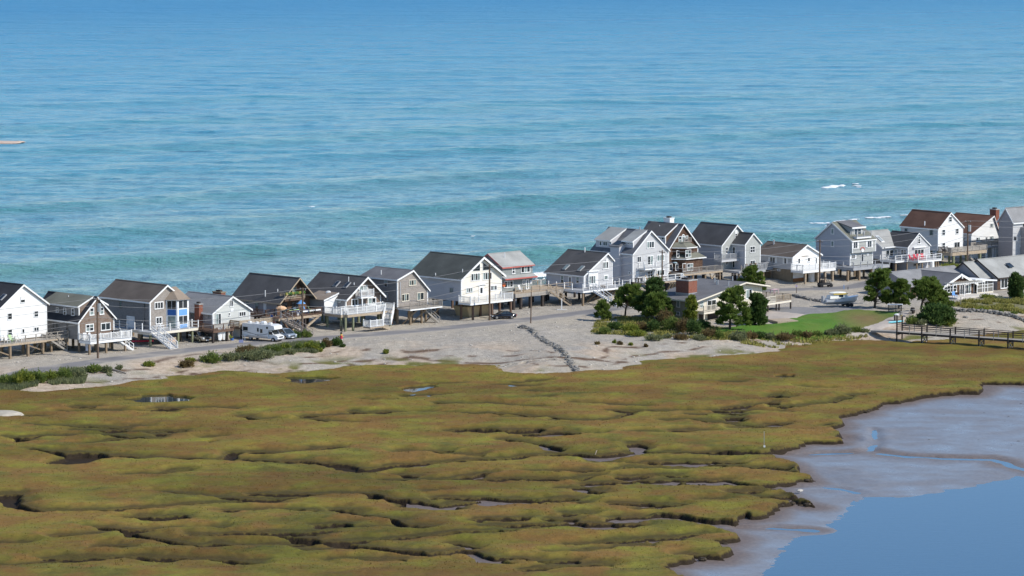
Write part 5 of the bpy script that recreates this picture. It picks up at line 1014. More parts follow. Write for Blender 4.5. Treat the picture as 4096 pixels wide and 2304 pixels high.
h.deck(wl - .5, -.355, -.4, wy - .01, dz, GREYP, WHITE, rails=('F', 'L'), style='open', t=.32, piles=[(wl, 0)])
h.deck(h.W + .02, xb, .0, 3.4, dz, GREYP, WHITE, rails=('B', 'R'), style='open', t=.32)
MB().box(.1, .2, -.5, h.W - .1, 6, h.f - .02).build('block_base', VINYLG2, h.root); h.win(597, 872, 685, 910, 2, 1, d=-.2, trim=GREYP)
MB().box(wl + .2, wy + .3, -.5, -.1, wy + 6, h.f - .02).build('block_base', DARKW, h.root)

# white house with red-brown roof
h = House('plain white three-storey house with red-brown roof and brown deck, behind the red-chair house', 'I', 936, 705, 4.8, AL - 6); H17 = h
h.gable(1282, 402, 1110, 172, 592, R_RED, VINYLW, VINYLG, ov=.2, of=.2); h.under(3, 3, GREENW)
h.wins('G', [(1085, 228, 1130, 302, 1, 2), (992, 405, 1037, 487, 1, 2), (1180, 390, 1223, 468, 1, 2), (992, 588, 1037, 667, 1, 2), (1160, 575, 1238, 667, 2, 1)])
h.wins('S', [(476, 388, 522, 437, 1, 1), (822, 410, 873, 492, 1, 1)], glass=[GLASS, CURT], trim=GREYP); h.vent(755, 350, .8, r=.1)
dz = h.f - .15; xb = h.fg(1612, 710, 3.2)[0]
h.deck(.1, xb, -3.2, -.004, dz, TANW, TANW, rails=('F', 'L', 'R'), style='solid', rm=GREYW, t=.6, piles=[(h.fg(x, 800, 2.9)[0], -2.9) for x in (1150, 1330, 1515)], pm=GREENW, pr=.2)
h.stairs(h.W * .82, -1.5, dz - .3, 1, -.2, 1.2, 2.4, m=GREYW, rail=False)

# second red-brown roofed house
h = House('white shingled house with red-brown roof, uneven gable and long grey deck on white posts', 'I', 1396, 625, 4.9, AL - 7); H18 = h
h.gable(1783, 470, 1700, 215, 1205, R_RED, VINYLW, VINYLG, ey2=470, z0=-.2, ov=.2, of=.3); h.f = h.zf - h.zg
h.wins('G', [(1657, 320, 1703, 376, 2, 1), (1465, 512, 1516, 572, 2, 1), (1655, 495, 1704, 553, 2, 1)], glass=[GLASS, CURT]); h.win(1596, 507, 1620, 575, 1, 1, name='door'); h.win(1285, 520, 1308, 566, 1, 1, 'S', glass=CURT, trim=GREYP)
dz = h.f - .1; xa, xb = h.fg(1570, 670, 2.6)[0], h.fg(1962, 640, 2.6)[0]
h.deck(xa - 3.6, xb, -2.6, -.004, dz, GREYP, GREYP, rails=('F', 'B'), style='solid', rm=GREYW, t=.35, piles=[(h.fg(x, 750, 2.3)[0], -2.3) for x in (1605, 1697, 1726, 1888, 1942)], pm=WHITE)
h.stairs(xb, -1.6, dz, 1, -.25, 1.4, 4.8, m=GREYP)
h.chimney(h.W + .3, 1.2, 1.0, 1.6, .0, h.fg(1735, 140, -1)[1])

# mauve-sided house at the east edge
h = House('grey house with shaded mauve side gable cut by the east edge, beside the brick chimney', 'I', 1968, 660, 4.9, AL - 7); H19 = h
h.W = 11; L = h.back(0, h.f + 3, 1775); e = h.fg(1968, 300)[1]; zr = e + 2.4
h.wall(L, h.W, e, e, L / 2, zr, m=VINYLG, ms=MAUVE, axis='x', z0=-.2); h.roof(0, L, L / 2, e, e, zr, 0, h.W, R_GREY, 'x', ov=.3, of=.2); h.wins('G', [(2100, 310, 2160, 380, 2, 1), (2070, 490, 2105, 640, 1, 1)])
MB().box(2.2, -2.2, -.2, 8, -.003, h.fg(2055, 395, 2.2)[1]).build('porch_block', MAUVE, h.root); h.win(1985, 500, 2030, 560, 1, 1, 'S', trim=WHITE)

# low beige house among the pines
h = House('low beige house with broad shallow grey roof and big brick chimney, among the pines', 'J', 1702, 830, 2.2, 50, name='beige_house'); H22 = h
h.zg -= 0; x_r = h.fg(2030 + 495, 300)[0]
ax, az = h.fg(1620, 1100, .9, 'G'); e0 = h.fg(835, 1392, .9, 'G')[1]; W = h.fg(1862, 1300, 0, 'G')[0]; h.W = W; k = (az - e0) / (ax + 1.0)
e1 = h.fg(1930, 1165, .9, 'G')[1]; k1 = (az - e1) / max(.5, W + 1.2 - ax); L = min(14, h.back(ax, az, 965, 'G')); h.e0 = e0 + k; h.xr = ax; h.zr = az
h.wall(W, L, e0 + k - .15, az - k1 * (W - ax) - .15, ax, az - .1, -.5, CREAM, CREAM_SHADE); h.rf = h.roof(0, W, ax, e0 + k - .16, az - k1 * (W - ax) - .16, az - .16, 0, L, R_MID, ov=1.0, of=.95, t=.28, trim=CREAMP, rw=.2)  # side wall takes a darker copy of the cream stucco, shade painted in
h.e0 = e0 + k - .16; h.zr = az - .16
h.wins('S', [(1395, 490, 1450, 600, 1, 1), (1545, 505, 1590, 605, 1, 1), (1393, 670, 1448, 728, 1, 1)], glass=[CURT]); h.win(1768, 500, 1825, 605, 1, 2, glass=[CURT]); h.win(1880, 470, 2030, 650, 2, 1, fr=.14); h.win(2200, 305, 2405, 420, 2, 1, fr=.1); h.win(1610, 1200, 1708, 1355, 2, 1, v='G', glass=[CURT, GLASS], fr=.16)
cx_, cz_ = h.fs(650 + 0, 1250, -2.2, 'G'); h.chimney(1.7, cx_ - 1.6, 2.3, 2.6, h.e0 + .2, h.fs(660, 1075, -2.2, 'G')[1]); MB().box(1.66, cx_ - 1.64, h.e0, 4.04, cx_ + 1.04, h.e0 + .8).build('chimney_flashing', METAL, h.root)
for px, py in ((1140, 1100), (1165, 1135), (1187, 1135), (1350, 1150), (1412, 1075)):
    r = h._r(px, py, 'G'); kk_ = (h.zr - h.e0) / h.xr; t_ = (h.e0 + .16 + kk_ * h.o.x - h.o.z) / (r.z - kk_ * r.x); p_ = h.o + r * t_; MB().tube(p_ - Vector((0, 0, .2)), p_ + Vector((0, 0, .7)), .1, n=6).build('vent_pipe', METAL, h.rf)
dz = h.fg(1850, 680, 1.8)[1]; xa = h.fg(1835, 680, 1.8)[0]
h.deck(-.2, W + 1.5, -1.8, -.004, dz, GREYW, CREAMP, rails=('F', 'L'), style='wood', rm=CREAMP, t=.35, piles=[(h.fg(x, 800, 1.6)[0], -1.6) for x in (1835, 2075, 2300, 2490)], pm=CREAMP, pr=.1)
MB().box(.9, -.1, -.3, 2.2, -.004, dz - .4).build('garage_opening', DARKW, h.root); MB().box(3.2, -.1, -.3, 6.4, -.004, dz - .4).build('garage_opening', DARKW, h.root)
xb = h.fg(825, 470, 1.8, 'K')[0]
h.deck(W + 1.52, xb, -1.8, 5.0, dz, GREYW, CREAMP, rails=('F', 'R', 'B'), style='wood', rm=TANW, t=.35, piles=[(h.fg(x, 600, 1.6, 'K')[0], -1.6) for x in (410, 450, 585, 630, 815)], pm=DARKW, pr=.1)

# low grey house with pergola behind the eastern pines
h = House('low grey-roofed house with thick white gable boards, pergola and screened porch, behind the pines', 'T', 1150, 955, 2.5, 42, name='pergola_house'); H20 = h
h.gable(1690, 790, 1440, 572, 850, R_MID, SHD, VINYLG2, z0=-.3, ov=.5, of=.5, rw=.42, L=9); h.f = h.zf - h.zg
h.win(1170, 765, 1392, 900, 4, 2, fr=.13); h.win(1440, 745, 1525, 940, 2, 1, fr=.16); h.win(1540, 745, 1632, 920, 2, 1, fr=.14, glass=[GLASS, CURT])
MB().box(h.xr - .1, -.75, h.zr - .7, h.xr + .1, -.55, h.zr - .1).build('king_post', WHITE, h.root)
pz = h.fg(1450, 740, 1.4)[1]; pg = MB().box(.3, -2.0, pz - .12, h.W + .6, -1.88, pz + .06).build('pergola', WHITE, h.root)
for i in range(13): MB().box(.5 + i * .62, -2.3, pz + .062, .58 + i * .62, -.01, pz + .2).build('pergola_slat', CREAMP, pg)
for x in (.4, 3.4, h.W + .4): MB().box(x, -2.0, -.4, x + .12, -1.9, pz - .13).build('pergola_post', WHITE, pg)
we = h.e0; wx = h.fg(600, 800, -4.6)[0]; yh = min(4.5, max(3.0, h.back(wx, we + 1.6, 250) - 4.6)); yt = 4.6 + 2 * yh
h.wall(2 * yh, -wx - .01, we, we, 4.6 + yh, we + 1.9, -.4, SHD, MAUVE, x0=wx, y0=4.6, axis='x', name='wing_wall'); h.roof(4.6, yt, 4.6 + yh, we, we, we + 1.9, wx, h.W + 5, R_GREY, 'x', ov=.4, of=.3, trim=MAUVE, name='wing_roof')
px0, px1 = h.W + .05, h.fg(2020, 800, .6)[0]; pz = h.fg(1780, 715, .6)[1]
pr = MB().prism([(px0 - .9, pz + .55), (px1 + .5, pz + .12), (px1 + .5, pz - .1), (px0 - .9, pz + .33)], -1.0, 4.2, 'y').build('porch_roof', WHITE, h.root)
sc = MB().box(px0 + .1, -.55, -.3, px1, -.5, .25).build('screened_porch', CREAMP, h.root)
SCR = flat('porch_screen', (.16, .155, .14), .7, .1); MB().box(px0 + .1, -.47, .2, px1 - .05, -.44, pz - .02).build('screen', SCR, sc); MB().box(px1 - .08, -.42, .2, px1 - .05, 3.5, pz - .05).build('screen', SCR, sc)
for i in range(4):
    x = px0 + .1 + (px1 - px0 - .2) * i / 3; MB().box(x - .06, -.58, .252, x + .06, -.48, pz - .06).build('porch_post', WHITE, sc)
for z in (.95, 1.5): MB().box(px0 + .1, -.57, z, px1, -.49, z + .08).build('porch_rail', WHITE, sc)
for i in range(4): MB().box(.2 - i * .5, -3.2 - i * .55, -.5 - i * .02, h.W + 2.6 - i * .4, -2.4 - i * .55 if i else -.01, .12 - i * .14).build('terrace_step', flat('pale_stone', (.56, .53, .48), .85, .12, 2), h.root)

# long low house at the east edge
h = House('long low shingled house with pale grey roof and white sliding door, at the east edge', 'T', 2085, 832, 2.5, 42, name='long_low_house'); H21 = h
h.W = 16; e = h.fg(2095, 635)[1]; L = 9.0; zr = e + 2.7
h.wall(L, h.W, e, e, L / 2, zr, m=SHD, ms=MAUVE, axis='x', z0=-.4); h.rf = h.roof(0, L, L / 2, e, e, zr, 0, h.W, R_LGREY, 'x', ov=.4, of=.25, trim=DARKW)
h.win(2138, 632, 2262, 828, 2, 1, fr=.16); h.win(2290, 650, 2370, 730, 2, 2, glass=[PALEG], fr=.12)
x2 = -h.fg(2085, 640)[0]; b0 = h.fg(1795, 640, -1.4)[0]
h.wall(7.5, -b0, e - .1, e - .1, 5.2, zr - .35, m=SHS, ms=MAUVE, axis='x', z0=-.4, x0=b0, y0=1.4, name='wing_wall'); h.roof(1.4, 8.9, 5.15, e - .1, e - .1, zr - .35, b0, -.3, R_LGREY, 'x', ov=.35, of=.25, trim=DARKW, name='wing_roof')
h.win(2010, 690, 2045, 835, 1, 1, d=-1.4, fr=.2, glass=CURT, name='door')
MB().prism([(1.4, e + 1.3), (2.4, e + 1.9), (2.4, e + 2.0), (1.4, e + 1.42)], 5, 6.2, 'x').build('skylight', GLASS, h.root)
# ------------------------------------------------------------------ foliage
def leaf_mat(name, a, b, c):
    t = NT(name); p = t.pos(); f = t.noise(p, 1.1, 4, .7); g = t.noise(p, 6, 3, .8)
    col = t.ramp(t.math('ADD', t.math('MULTIPLY', f, .6), t.math('MULTIPLY', g, .4)), [(.35, a), (.5, b), (.66, c)]); tr = t.n('ShaderNodeBsdfTranslucent'); t.l(col, tr.inputs[0]); mx = t.n('ShaderNodeMixShader'); mx.inputs[0].default_value = .42; t.l(t.b.outputs[0], mx.inputs[1]); t.l(tr.outputs[0], mx.inputs[2]); t.l(mx.outputs[0], t.out.inputs[0]); return t.done(col, .75, None, .1)
L_PINE = leaf_mat('pine_needles', (0.047, 0.081, 0.019), (0.135, 0.196, 0.041), (0.27, 0.317, 0.074)); L_DARK = leaf_mat('dark_needles', (0.03, 0.061, 0.019), (0.081, 0.135, 0.038), (0.162, 0.223, 0.061)); L_YEL = leaf_mat('yellow_green_leaves', (0.095, 0.135, 0.027), (0.216, 0.257, 0.047), (0.419, 0.378, 0.068))
L_BUSH = leaf_mat('shrub_leaves', (0.068, 0.108, 0.027), (0.162, 0.216, 0.054), (0.297, 0.324, 0.081)); L_BRN = leaf_mat('brown_green_leaves', (0.081, 0.061, 0.034), (0.189, 0.135, 0.061), (0.284, 0.23, 0.095)); L_SAGE = leaf_mat('sage_leaves', (0.108, 0.128, 0.061), (0.209, 0.23, 0.115), (0.338, 0.338, 0.162)); BARK = wood('pine_bark', (.085, .065, .05)); L_WHITE = leaf_mat('pale_blossom', (.06, .09, .04), (.25, .28, .2), (.6, .6, .5))
def leaves(name, centers, radii, n, size, m, parent, seed=0, up=.6, flat_=1.0):
    """n leaf-sized faces spread through a set of ellipsoids"""
    R = np.random.default_rng(seed); C = np.array(centers, float); A = np.array(radii, float); k = R.choice(len(C), n, p=(A.prod(1) ** .67) / (A.prod(1) ** .67).sum())
    d = R.normal(size=(n, 3)); d /= np.linalg.norm(d, axis=1)[:, None]; r = R.random(n) ** .38
    P = C[k] + d * A[k] * r[:, None] * (1 + .28 * R.normal(size=n))[:, None]
    ax = d * .8 + R.normal(size=(n, 3)) * .5 + np.array([.25 * up, 0, up]); ax /= np.linalg.norm(ax, axis=1)[:, None]
    b = np.cross(ax, R.normal(size=(n, 3))); b /= np.linalg.norm(b, axis=1)[:, None]; s = size * (.6 + .8 * R.random(n))[:, None]
    V = np.stack([P - b * s * .34, P + b * s * .34, P + ax * s], 1).reshape(-1, 3); F = np.arange(n * 3).reshape(n, 3)
    return obj_np(name, V, F, m, parent)
def zat(P, v, y):
    """height that photo row y has at the depth of P"""
    r = ray(q(v, 0, y)[0] * 0 + pix(P)[0], q(v, 0, y)[1]); return CAM_H + r.z * P.y / r.y
def pine(v, bx, by, x0, x1, ytop, label, m=None, seed=0, n=4200, dense=False, group='pines around the low houses', low=.35, ground=None, name='pine_tree', sz=.5):
    P = ground or gat(v, bx, by, -.1); root = empty(name, P); tag(root, label, 'tree', group); R = random.Random(seed); H = zat(P, v, ytop) - P.z
    mx = lambda px: (q(v, px, 0)[0] - 2048) / FPX * P.y / CP * 1.0 - P.x
    a, b = mx(x0), mx(x1); cx, w = (a + b) / 2, (b - a) / 2 * .96; t = MB(); pts = [Vector((0, 0, -.3))]
    for i in range(1, 7): f = i / 6; pts.append(Vector((cx * f * .8 + R.uniform(-.15, .15) * H * .1, R.uniform(-.1, .1) * w, H * .86 * f)))
    for i in range(6): t.tube(pts[i], pts[i + 1], .16 * (1 - i / 7) * H / 5 + .03, .16 * (1 - (i + 1) / 7) * H / 5 + .02, 7, False)
    C, A = [], []; nb = 30 if not dense else 26
    for i in range(nb):
        f = low + (1 - low) * (i + .5) / nb; ang = i * 2.4 + R.uniform(-.4, .4); j = min(5, int(f * .86 * 6)); o = pts[j].lerp(pts[j + 1], (f * 5.16) % 1 if j < 5 else .5)
        reach = w * (1.02 - .62 * ((f - low) / (1 - low)) ** 2) * R.uniform(.5, 1.15) * (1.0 if not dense else .8)
        e = Vector((cx + math.cos(ang) * reach, math.sin(ang) * reach * .95, H * f + R.uniform(-.1, .25))); e.x = max(a - .1, min(b + .1, e.x)); t.tube(o, e, .055 * H / 5, .02, 5, False)
        s = w * (R.uniform(.13, .24) if not dense else R.uniform(.26, .38)); C.append(e); A.append((s, s, s * (.38 if not dense else .6))); mid = o.lerp(e, .6) + Vector((0, 0, .15)); (C.append(mid), A.append((s * .7, s * .7, s * .3))) if i % 3 == 0 or dense else None
    C.append(Vector((pts[6].x, pts[6].y, H * .9))); A.append((w * .3, w * .3, H * .1)); t.build('trunk', BARK, root)
    leaves('crown', C, A, int(n * (1.5 if dense else 1)), sz, m or L_PINE, root, seed, .75); return root
def shrub(v, x0, x1, y0, y1, label, m=None, seed=0, group='wild shrubs beside the road', n=None, name='shrub', cat='shrub', size=.24):
    P = gat(v, (x0 + x1) / 2, y1, -.05); w = abs(x1 - x0) / VIEWS[v][2] / FPX * P.y / 2 * 1.2; H = max(.35, (zat(P, v, y0) - P.z) * 1.0); R = random.Random(seed); root = empty(name, P); tag(root, label, cat, group)
    C, A = [], []
    for i in range(6): a = i * 1.05 + R.random(); r = w * .58; C.append((math.cos(a) * r, math.sin(a) * r * .8 + w * .3, H * R.uniform(.3, .55))); A.append((w * .45, w * .42, H * R.uniform(.3, .5)))
    C.append((0, w * .3, H * .6)); A.append((w * .5, w * .4, H * .42)); t = MB()
    for c in C: t.tube((0, w * .2, 0), c, .03, .012, 4, False)
    t.build('stem', BARK, root); leaves('foliage', C, A, n or int(240 + 620 * w * H), size, m or L_BUSH, root, seed, .8); return root

# ------------------------------------------------------------------ pines
for i, a in enumerate([
    ('J', 560, 755, 350, 930, 275, 'spreading yellow-green pine with bare leaning trunk, west of the beige house', L_PINE, 4600, False),
    ('J', 900, 800, 780, 1290, 165, 'tall dark pine close to the west side of the beige house', L_DARK, 6800, False),
    ('J', 1060, 830, 830, 1310, 400, 'mid-green pine with low branches between the dark pine and the beige house wall', L_PINE, 5200, False),
    ('J', 235, 815, 95, 320, 520, 'small crooked pine on the gravel, farthest west of the pines', L_PINE, 1800, False),
    ('J', 1600, 860, 1530, 1720, 440, 'slender yellow-green tree at the near corner of the beige house', L_YEL, 2600, False),
    ('J', 2250, 965, 2050, 2560, 325, 'tall lone pine on the lawn edge before the beige house deck', L_PINE, 6500, False),
    ('K', 235, 890, 120, 470, 435, 'dense dark cedar at the foot of the beige house deck', L_DARK, 5200, True),
    ('M', 150, 550, 20, 460, 15, 'tall pine beside the parked boat with swept pointed top', L_PINE, 7000, False),
    ('M', 500, 560, 400, 660, 165, 'narrower pine directly behind the slatted pallet rack', L_PINE, 4200, False),
    ('M', 820, 615, 690, 1160, 150, 'twin-trunked pine before the pergola house', L_PINE, 6400, False),
    ('M', 1040, 620, 930, 1280, 330, 'low-branched pine before the terrace steps', L_PINE, 3600, False),
    ('M', 980, 760, 770, 1310, 560, 'low sprawling pine hugging the stony bank near the pier', L_DARK, 4200, True),
    ('M', 2190, 415, 2085, 2325, 90, 'bushy dark pine standing in front of the long low house', L_DARK, 4800, True)]):
    pine(a[0], a[1], a[2], a[3], a[4], a[5], a[6], a[7], 40 + i, a[8], a[9], low=.36 if i in (0, 9) else (.08 if a[9] else .16))
pine('G', 1700, 1000, 1540, 1870, 885, 'wind-leaned pine between the beige house roof and the winged grey house', L_PINE, 77, 3800, ground=gat('G', 1700, 1260, -.1), low=.2)

# ------------------------------------------------------------------ shrubs
SHRUBS = [
    ('P', -40, 120, 225, 292, 'green roadside shrub cut by the west edge of the view', L_BUSH), ('P', 100, 240, 190, 290, 'yellow-flecked shrub, second along the road verge from the west', L_YEL), ('P', 225, 335, 195, 275, 'green shrub, third along the road verge from the west', L_BUSH), ('P', 320, 420, 190, 262, 'bright yellow-green shrub, fourth along the road verge', L_YEL),
    ('P', 400, 520, 180, 250, 'rounded green shrub, fifth along the road verge', L_BUSH), ('P', 500, 630, 175, 240, 'sage-coloured shrub, sixth and last of the western verge clump', L_SAGE), ('P', 630, 745, 148, 202, 'loose shrub just east of the western verge clump', L_BUSH), ('P', 750, 820, 158, 204, 'small round shrub beside the driftwood log', L_SAGE), ('P', 848, 892, 152, 188, 'tiny sage shrub alone on the verge gravel', L_SAGE), ('P', 1055, 1130, 125, 158, 'low green plant alone on gravel midway along the road', L_YEL),
    ('P', 1480, 1620, 60, 132, 'first shrub of the long eastern verge clump', L_BUSH), ('P', 1640, 1770, 55, 116, 'sage shrub, second of the long verge clump', L_SAGE), ('P', 1755, 1890, 12, 84, 'brown-leaved shrub rising at the back of the verge clump', L_BRN), ('P', 1790, 1995, 40, 112, 'broad sage shrub in the middle of the verge clump', L_SAGE), ('P', 1370, 1430, 98, 122, 'flat yellow plant at the west end of the long clump', L_YEL), ('P', 1320, 1420, 118, 165, 'reddish-brown low plant at the sand edge', L_BRN),
    ('C', 800, 930, 1310, 1420, 'bright green shrub in front of the motorhome across the road', L_BUSH), ('C', 930, 1070, 1280, 1380, 'yellow-flowered shrub before the motorhome cab', L_YEL), ('C', 1000, 1150, 1360, 1440, 'low sage shrub below the yellow-flowered one', L_SAGE), ('C', 1150, 1270, 1270, 1375, 'upright green shrub east of the yellow-flowered one', L_BUSH), ('C', 1280, 1510, 1250, 1370, 'wide olive shrub near the hydrant end of the clump', L_YEL), ('C', 1510, 1600, 1265, 1350, 'dark small shrub between the olive and brown-green ones', L_DARK),
    ('C', 1560, 1690, 1205, 1330, 'brown-green shrub next to last before the hydrant', L_BRN), ('C', 1700, 1860, 1190, 1310, 'dark domed shrub closest to the painted hydrant', L_DARK), ('C', 1375, 1465, 1370, 1418, 'small round plant on open gravel below the clump', L_SAGE), ('C', 1480, 1560, 1350, 1398, 'yellowish tuft below the clump', L_YEL), ('C', 1835, 1900, 1290, 1328, 'tiny dark plant at the foot of the hydrant post', L_DARK), ('C', 680, 800, 1325, 1400, 'mixed shrub at the west of the motorhome shrubs', L_BUSH), ('C', 270, 545, 1330, 1440, 'large brownish shrub across the road from the motorhome rear', L_BRN),
    ('C', 1060, 1225, 1095, 1195, 'clipped green bush at the foot of the A-frame stairs', L_DARK), ('C', 1235, 1385, 1082, 1185, 'round green bush wrapped round the utility pole foot', L_BUSH),
    ('J', 300, 520, 840, 960, 'dark undergrowth bush below the crooked small pine', L_DARK), ('J', 520, 760, 880, 1000, 'yellowish undergrowth bush below the leaning pine', L_YEL), ('J', 740, 940, 850, 980, 'brown undergrowth bush under the dark pine', L_BRN), ('J', 930, 1120, 810, 990, 'dark thorny bush near the big dark pine foot', L_DARK), ('J', 1100, 1350, 650, 900, 'tall russet bush against the shaded house wall', L_BRN),
    ('J', 1180, 1480, 760, 990, 'broad green bush below the small lower window', L_BUSH), ('J', 1400, 1600, 780, 1010, 'brown-green bush at the house corner', L_BRN), ('J', 1560, 1780, 800, 1040, 'dark rounded bush in front of the slender tree', L_DARK), ('J', 1740, 1920, 810, 950, 'deep green bush at the west end of the lawn', L_DARK), ('J', 1800, 2020, 950, 1090, 'low dark bush on the bank below the lawn', L_BRN), ('J', 1990, 2160, 980, 1110, 'green bush on the bank, first east of the dark one', L_BUSH), ('J', 150, 330, 930, 1030, 'low green plants at the gravel edge, westmost', L_BUSH), ('J', 620, 900, 980, 1070, 'grassy mound below the undergrowth', L_YEL), ('J', 900, 1150, 1050, 1140, 'straw-coloured tussock at the gravel edge', L_SAGE),
    ('J', 1180, 1300, 1040, 1100, 'small straw tussock right of the larger one', L_SAGE), ('J', 1350, 1560, 1040, 1120, 'tawny tussock below the dark bushes', L_BRN), ('J', 1680, 1850, 1050, 1130, 'tawny tussock farther along the bank', L_SAGE), ('J', 2260, 2500, 990, 1140, 'sage bush on the lawn bank beside the pale stones', L_SAGE),
    ('K', 60, 260, 1000, 1110, 'brown-green bank bush below the cedar', L_BRN), ('K', 220, 420, 1000, 1100, 'dark bank bush, east of the brown-green one', L_DARK), ('K', 400, 560, 1020, 1120, 'sage bank bush, midway along the lawn', L_SAGE), ('K', 600, 880, 1020, 1140, 'wide bank bush with brown tips', L_BRN), ('K', 850, 1000, 985, 1080, 'green bank bush where the lawn narrows', L_BUSH), ('K', 960, 1160, 1000, 1090, 'rusty bank bush before the driftwood', L_BRN), ('K', 1160, 1340, 1000, 1075, 'low bank bush west of the tall one', L_BUSH),
    ('K', 1370, 1580, 955, 1060, 'spreading sage bush touching the tall bank bush', L_SAGE), ('K', 1540, 1780, 875, 1040, 'tall round bush standing highest on the lawn bank', L_SAGE), ('K', 1780, 1950, 925, 1010, 'low green bush near the pier ramp', L_BUSH), ('K', 1940, 2080, 950, 1010, 'small bush at the very start of the pier ramp', L_SAGE),
    ('M', 620, 770, 675, 790, 'green bush on the path side of the stony bank', L_BUSH), ('M', 760, 900, 720, 805, 'sage bush among the pale boulders', L_SAGE), ('M', 1070, 1310, 690, 805, 'grassy bush east of the boulders', L_YEL), ('M', 1640, 1800, 545, 580, 'low weeds at the meadow edge', L_YEL), ('M', 1950, 2010, 580, 620, 'small round weed on the gravel below the meadow', L_BUSH), ('M', 2130, 2210, 610, 636, 'flat green weed patch on the gravel', L_BUSH), ('M', 1895, 2010, 380, 440, 'white-flowered bush beside the long terrace step', L_WHITE), ('M', 1700, 1900, 360, 410, 'yellow-brown bush at the porch base', L_YEL),
    ('T', 1140, 1480, 410, 500, 'green weeds behind the grey roof, below the brown deck', L_YEL), ('D', 1275, 1340, 1365, 1430, 'small yellow-green weed alone on the gravel fan', L_YEL), ('J', 80, 150, 1165, 1200, 'dry tuft on gravel, first below the pines', L_BRN), ('J', 370, 410, 1135, 1180, 'dry tuft on gravel, second below the pines', L_YEL), ('J', 445, 520, 1155, 1205, 'wider dry tuft on gravel, third below the pines', L_BRN), ('J', 630, 680, 1180, 1215, 'dry tuft on gravel, fourth below the pines', L_YEL), ('J', 880, 920, 1200, 1240, 'dry tuft on gravel, fifth and last below the pines', L_BRN)]
for i, (v, x0, x1, y0, y1, lb, m) in enumerate(SHRUBS): shrub(v, x0, x1, y0, y1, lb, m, 100 + i)

# ------------------------------------------------------------------ grass that nobody could count
def blades(name, X, Y, Z, m, hmin, hmax, w, seed, lean=.5):
    R = np.random.default_rng(seed); n = len(X); a = R.random(n) * math.pi; h = hmin + (hmax - hmin) * R.random(n)
    dx, dy = np.cos(a) * w, np.sin(a) * w; lx, ly = (R.random(n) - .35) * lean * h, (R.random(n) - .5) * lean * h
    V = np.stack([np.stack([X - dx, Y - dy, Z - .05], 1), np.stack([X + dx, Y + dy, Z - .05], 1), np.stack([X + lx, Y + ly, Z + h], 1)], 1).reshape(-1, 3)
    o = obj_np(name, V, np.arange(3 * n).reshape(n, 3), m); o['kind'] = 'stuff'; return o
def marsh_grass():
    R = np.random.default_rng(5); n = 40000; Y = 336 + (R.random(n) ** 1.15) * 175; X = (R.random(n) * 2 - 1) * (Y * .162 + 2)
    cl = fbm(X * .5, Y * .25, 3, 33); k = R.random(n) < .4 + .6 * sstep(.3, .6, cl); X, Y = X[k], Y[k]
    z, mud, dE = marsh_fields(X, Y); dS = poly_dist(X, Y, SHORE, True); k = (mud < .3) & (dE > .1) & (dS < 1.5) & (z > .5); X, Y, z = X[k], Y[k], z[k]
    blades('marsh_grass', X, Y, z, MATS['marsh'], .05, .15, .08, 6)
marsh_grass()
def meadow(poly, n, m, name, h0, h1, seed):
    R = np.random.default_rng(seed); xs = [a for a, b in poly]; ys = [b for a, b in poly]; X = min(xs) + R.random(n) * (max(xs) - min(xs)); Y = min(ys) + R.random(n) * (max(ys) - min(ys))
    k = inside(X, Y, poly); X, Y = X[k], Y[k]; k = fbm(X * .35, Y * .35, 3, seed) > .47; X, Y = X[k], Y[k]; blades(name, X, Y, land_h(X, Y), m, h0, h1, .09, seed, 1.0)
meadow(line('T', 2.2, (1260, 1110), (1500, 1050), (2050, 1010), (2700, 950), (2900, 1180), (2540, 1240), (2000, 1190), (1500, 1160)), 26000, MATS['dry_grass'], 'meadow_grass', .25, .7, 11)
meadow(line('J', 2.0, (100, 830), (500, 780), (1000, 800), (1700, 900), (2200, 960), (2700, 1050), (1900, 1140), (1100, 1080), (0, 1050)), 26000, MATS['dry_grass'], 'undergrowth', .15, .55, 12)
meadow(line('K', 2.0, (0, 1030), (900, 1020), (1500, 990), (2050, 960), (2100, 1010), (1300, 1100), (700, 1150), (0, 1130)), 12000, MATS['dry_grass'], 'bank_grass', .15, .5, 13)

meadow(line('P', 2.1, (-60, 245), (120, 205), (320, 190), (520, 178), (650, 172), (830, 165), (820, 190), (640, 195), (620, 228), (400, 245), (230, 258), (100, 272), (-60, 275)), 24000, L_SAGE, 'verge_grass', .2, .7, 14)
meadow(line('C', 2.1, (230, 1400), (420, 1340), (800, 1320), (1100, 1285), (1500, 1250), (1850, 1240), (1860, 1300), (1600, 1345), (1480, 1390), (1150, 1400), (900, 1450), (150, 1480)), 30000, L_SAGE, 'verge_weeds', .2, .6, 15)
# ------------------------------------------------------------------ stones
STONE = flat('grey_stone', (.26, .245, .22), .9, .3, 3, .15, .5); PALE = flat('pale_boulder', (.52, .48, .42), .9, .15, 2, .15, .4)
SANDM = flat('pale_sand', (.42, .38, .31), .95, .15, 1, .1, .5)
def stones_along(name, pts, n, width, r0, r1, seed, m=STONE, pile=.25):
    R = random.Random(seed); b = MB(); L = [0]
    for a, c in zip(pts[:-1], pts[1:]): L.append(L[-1] + math.dist(a, c))
    for i in range(n):
        s = R.random() * L[-1]; k = max(j for j in range(len(L) - 1) if L[j] <= s); f = (s - L[k]) / (L[k + 1] - L[k]); a, c = pts[k], pts[k + 1]; o = R.gauss(0, .35) * width; dx, dy = (c[0] - a[0]) / (L[k + 1] - L[k]), (c[1] - a[1]) / (L[k + 1] - L[k])
        x, y = a[0] + (c[0] - a[0]) * f - dy * o, a[1] + (c[1] - a[1]) * f + dx * o; r = R.uniform(r0, r1); b.blob((x, y, hgt(x, y) + pile * max(0, 1 - abs(o) / width) * R.random() + r * .2), r * 1.3, r, r * .8, i + seed, 5, .25)
    o = b.build(name, m); o['kind'] = 'stuff'; return o
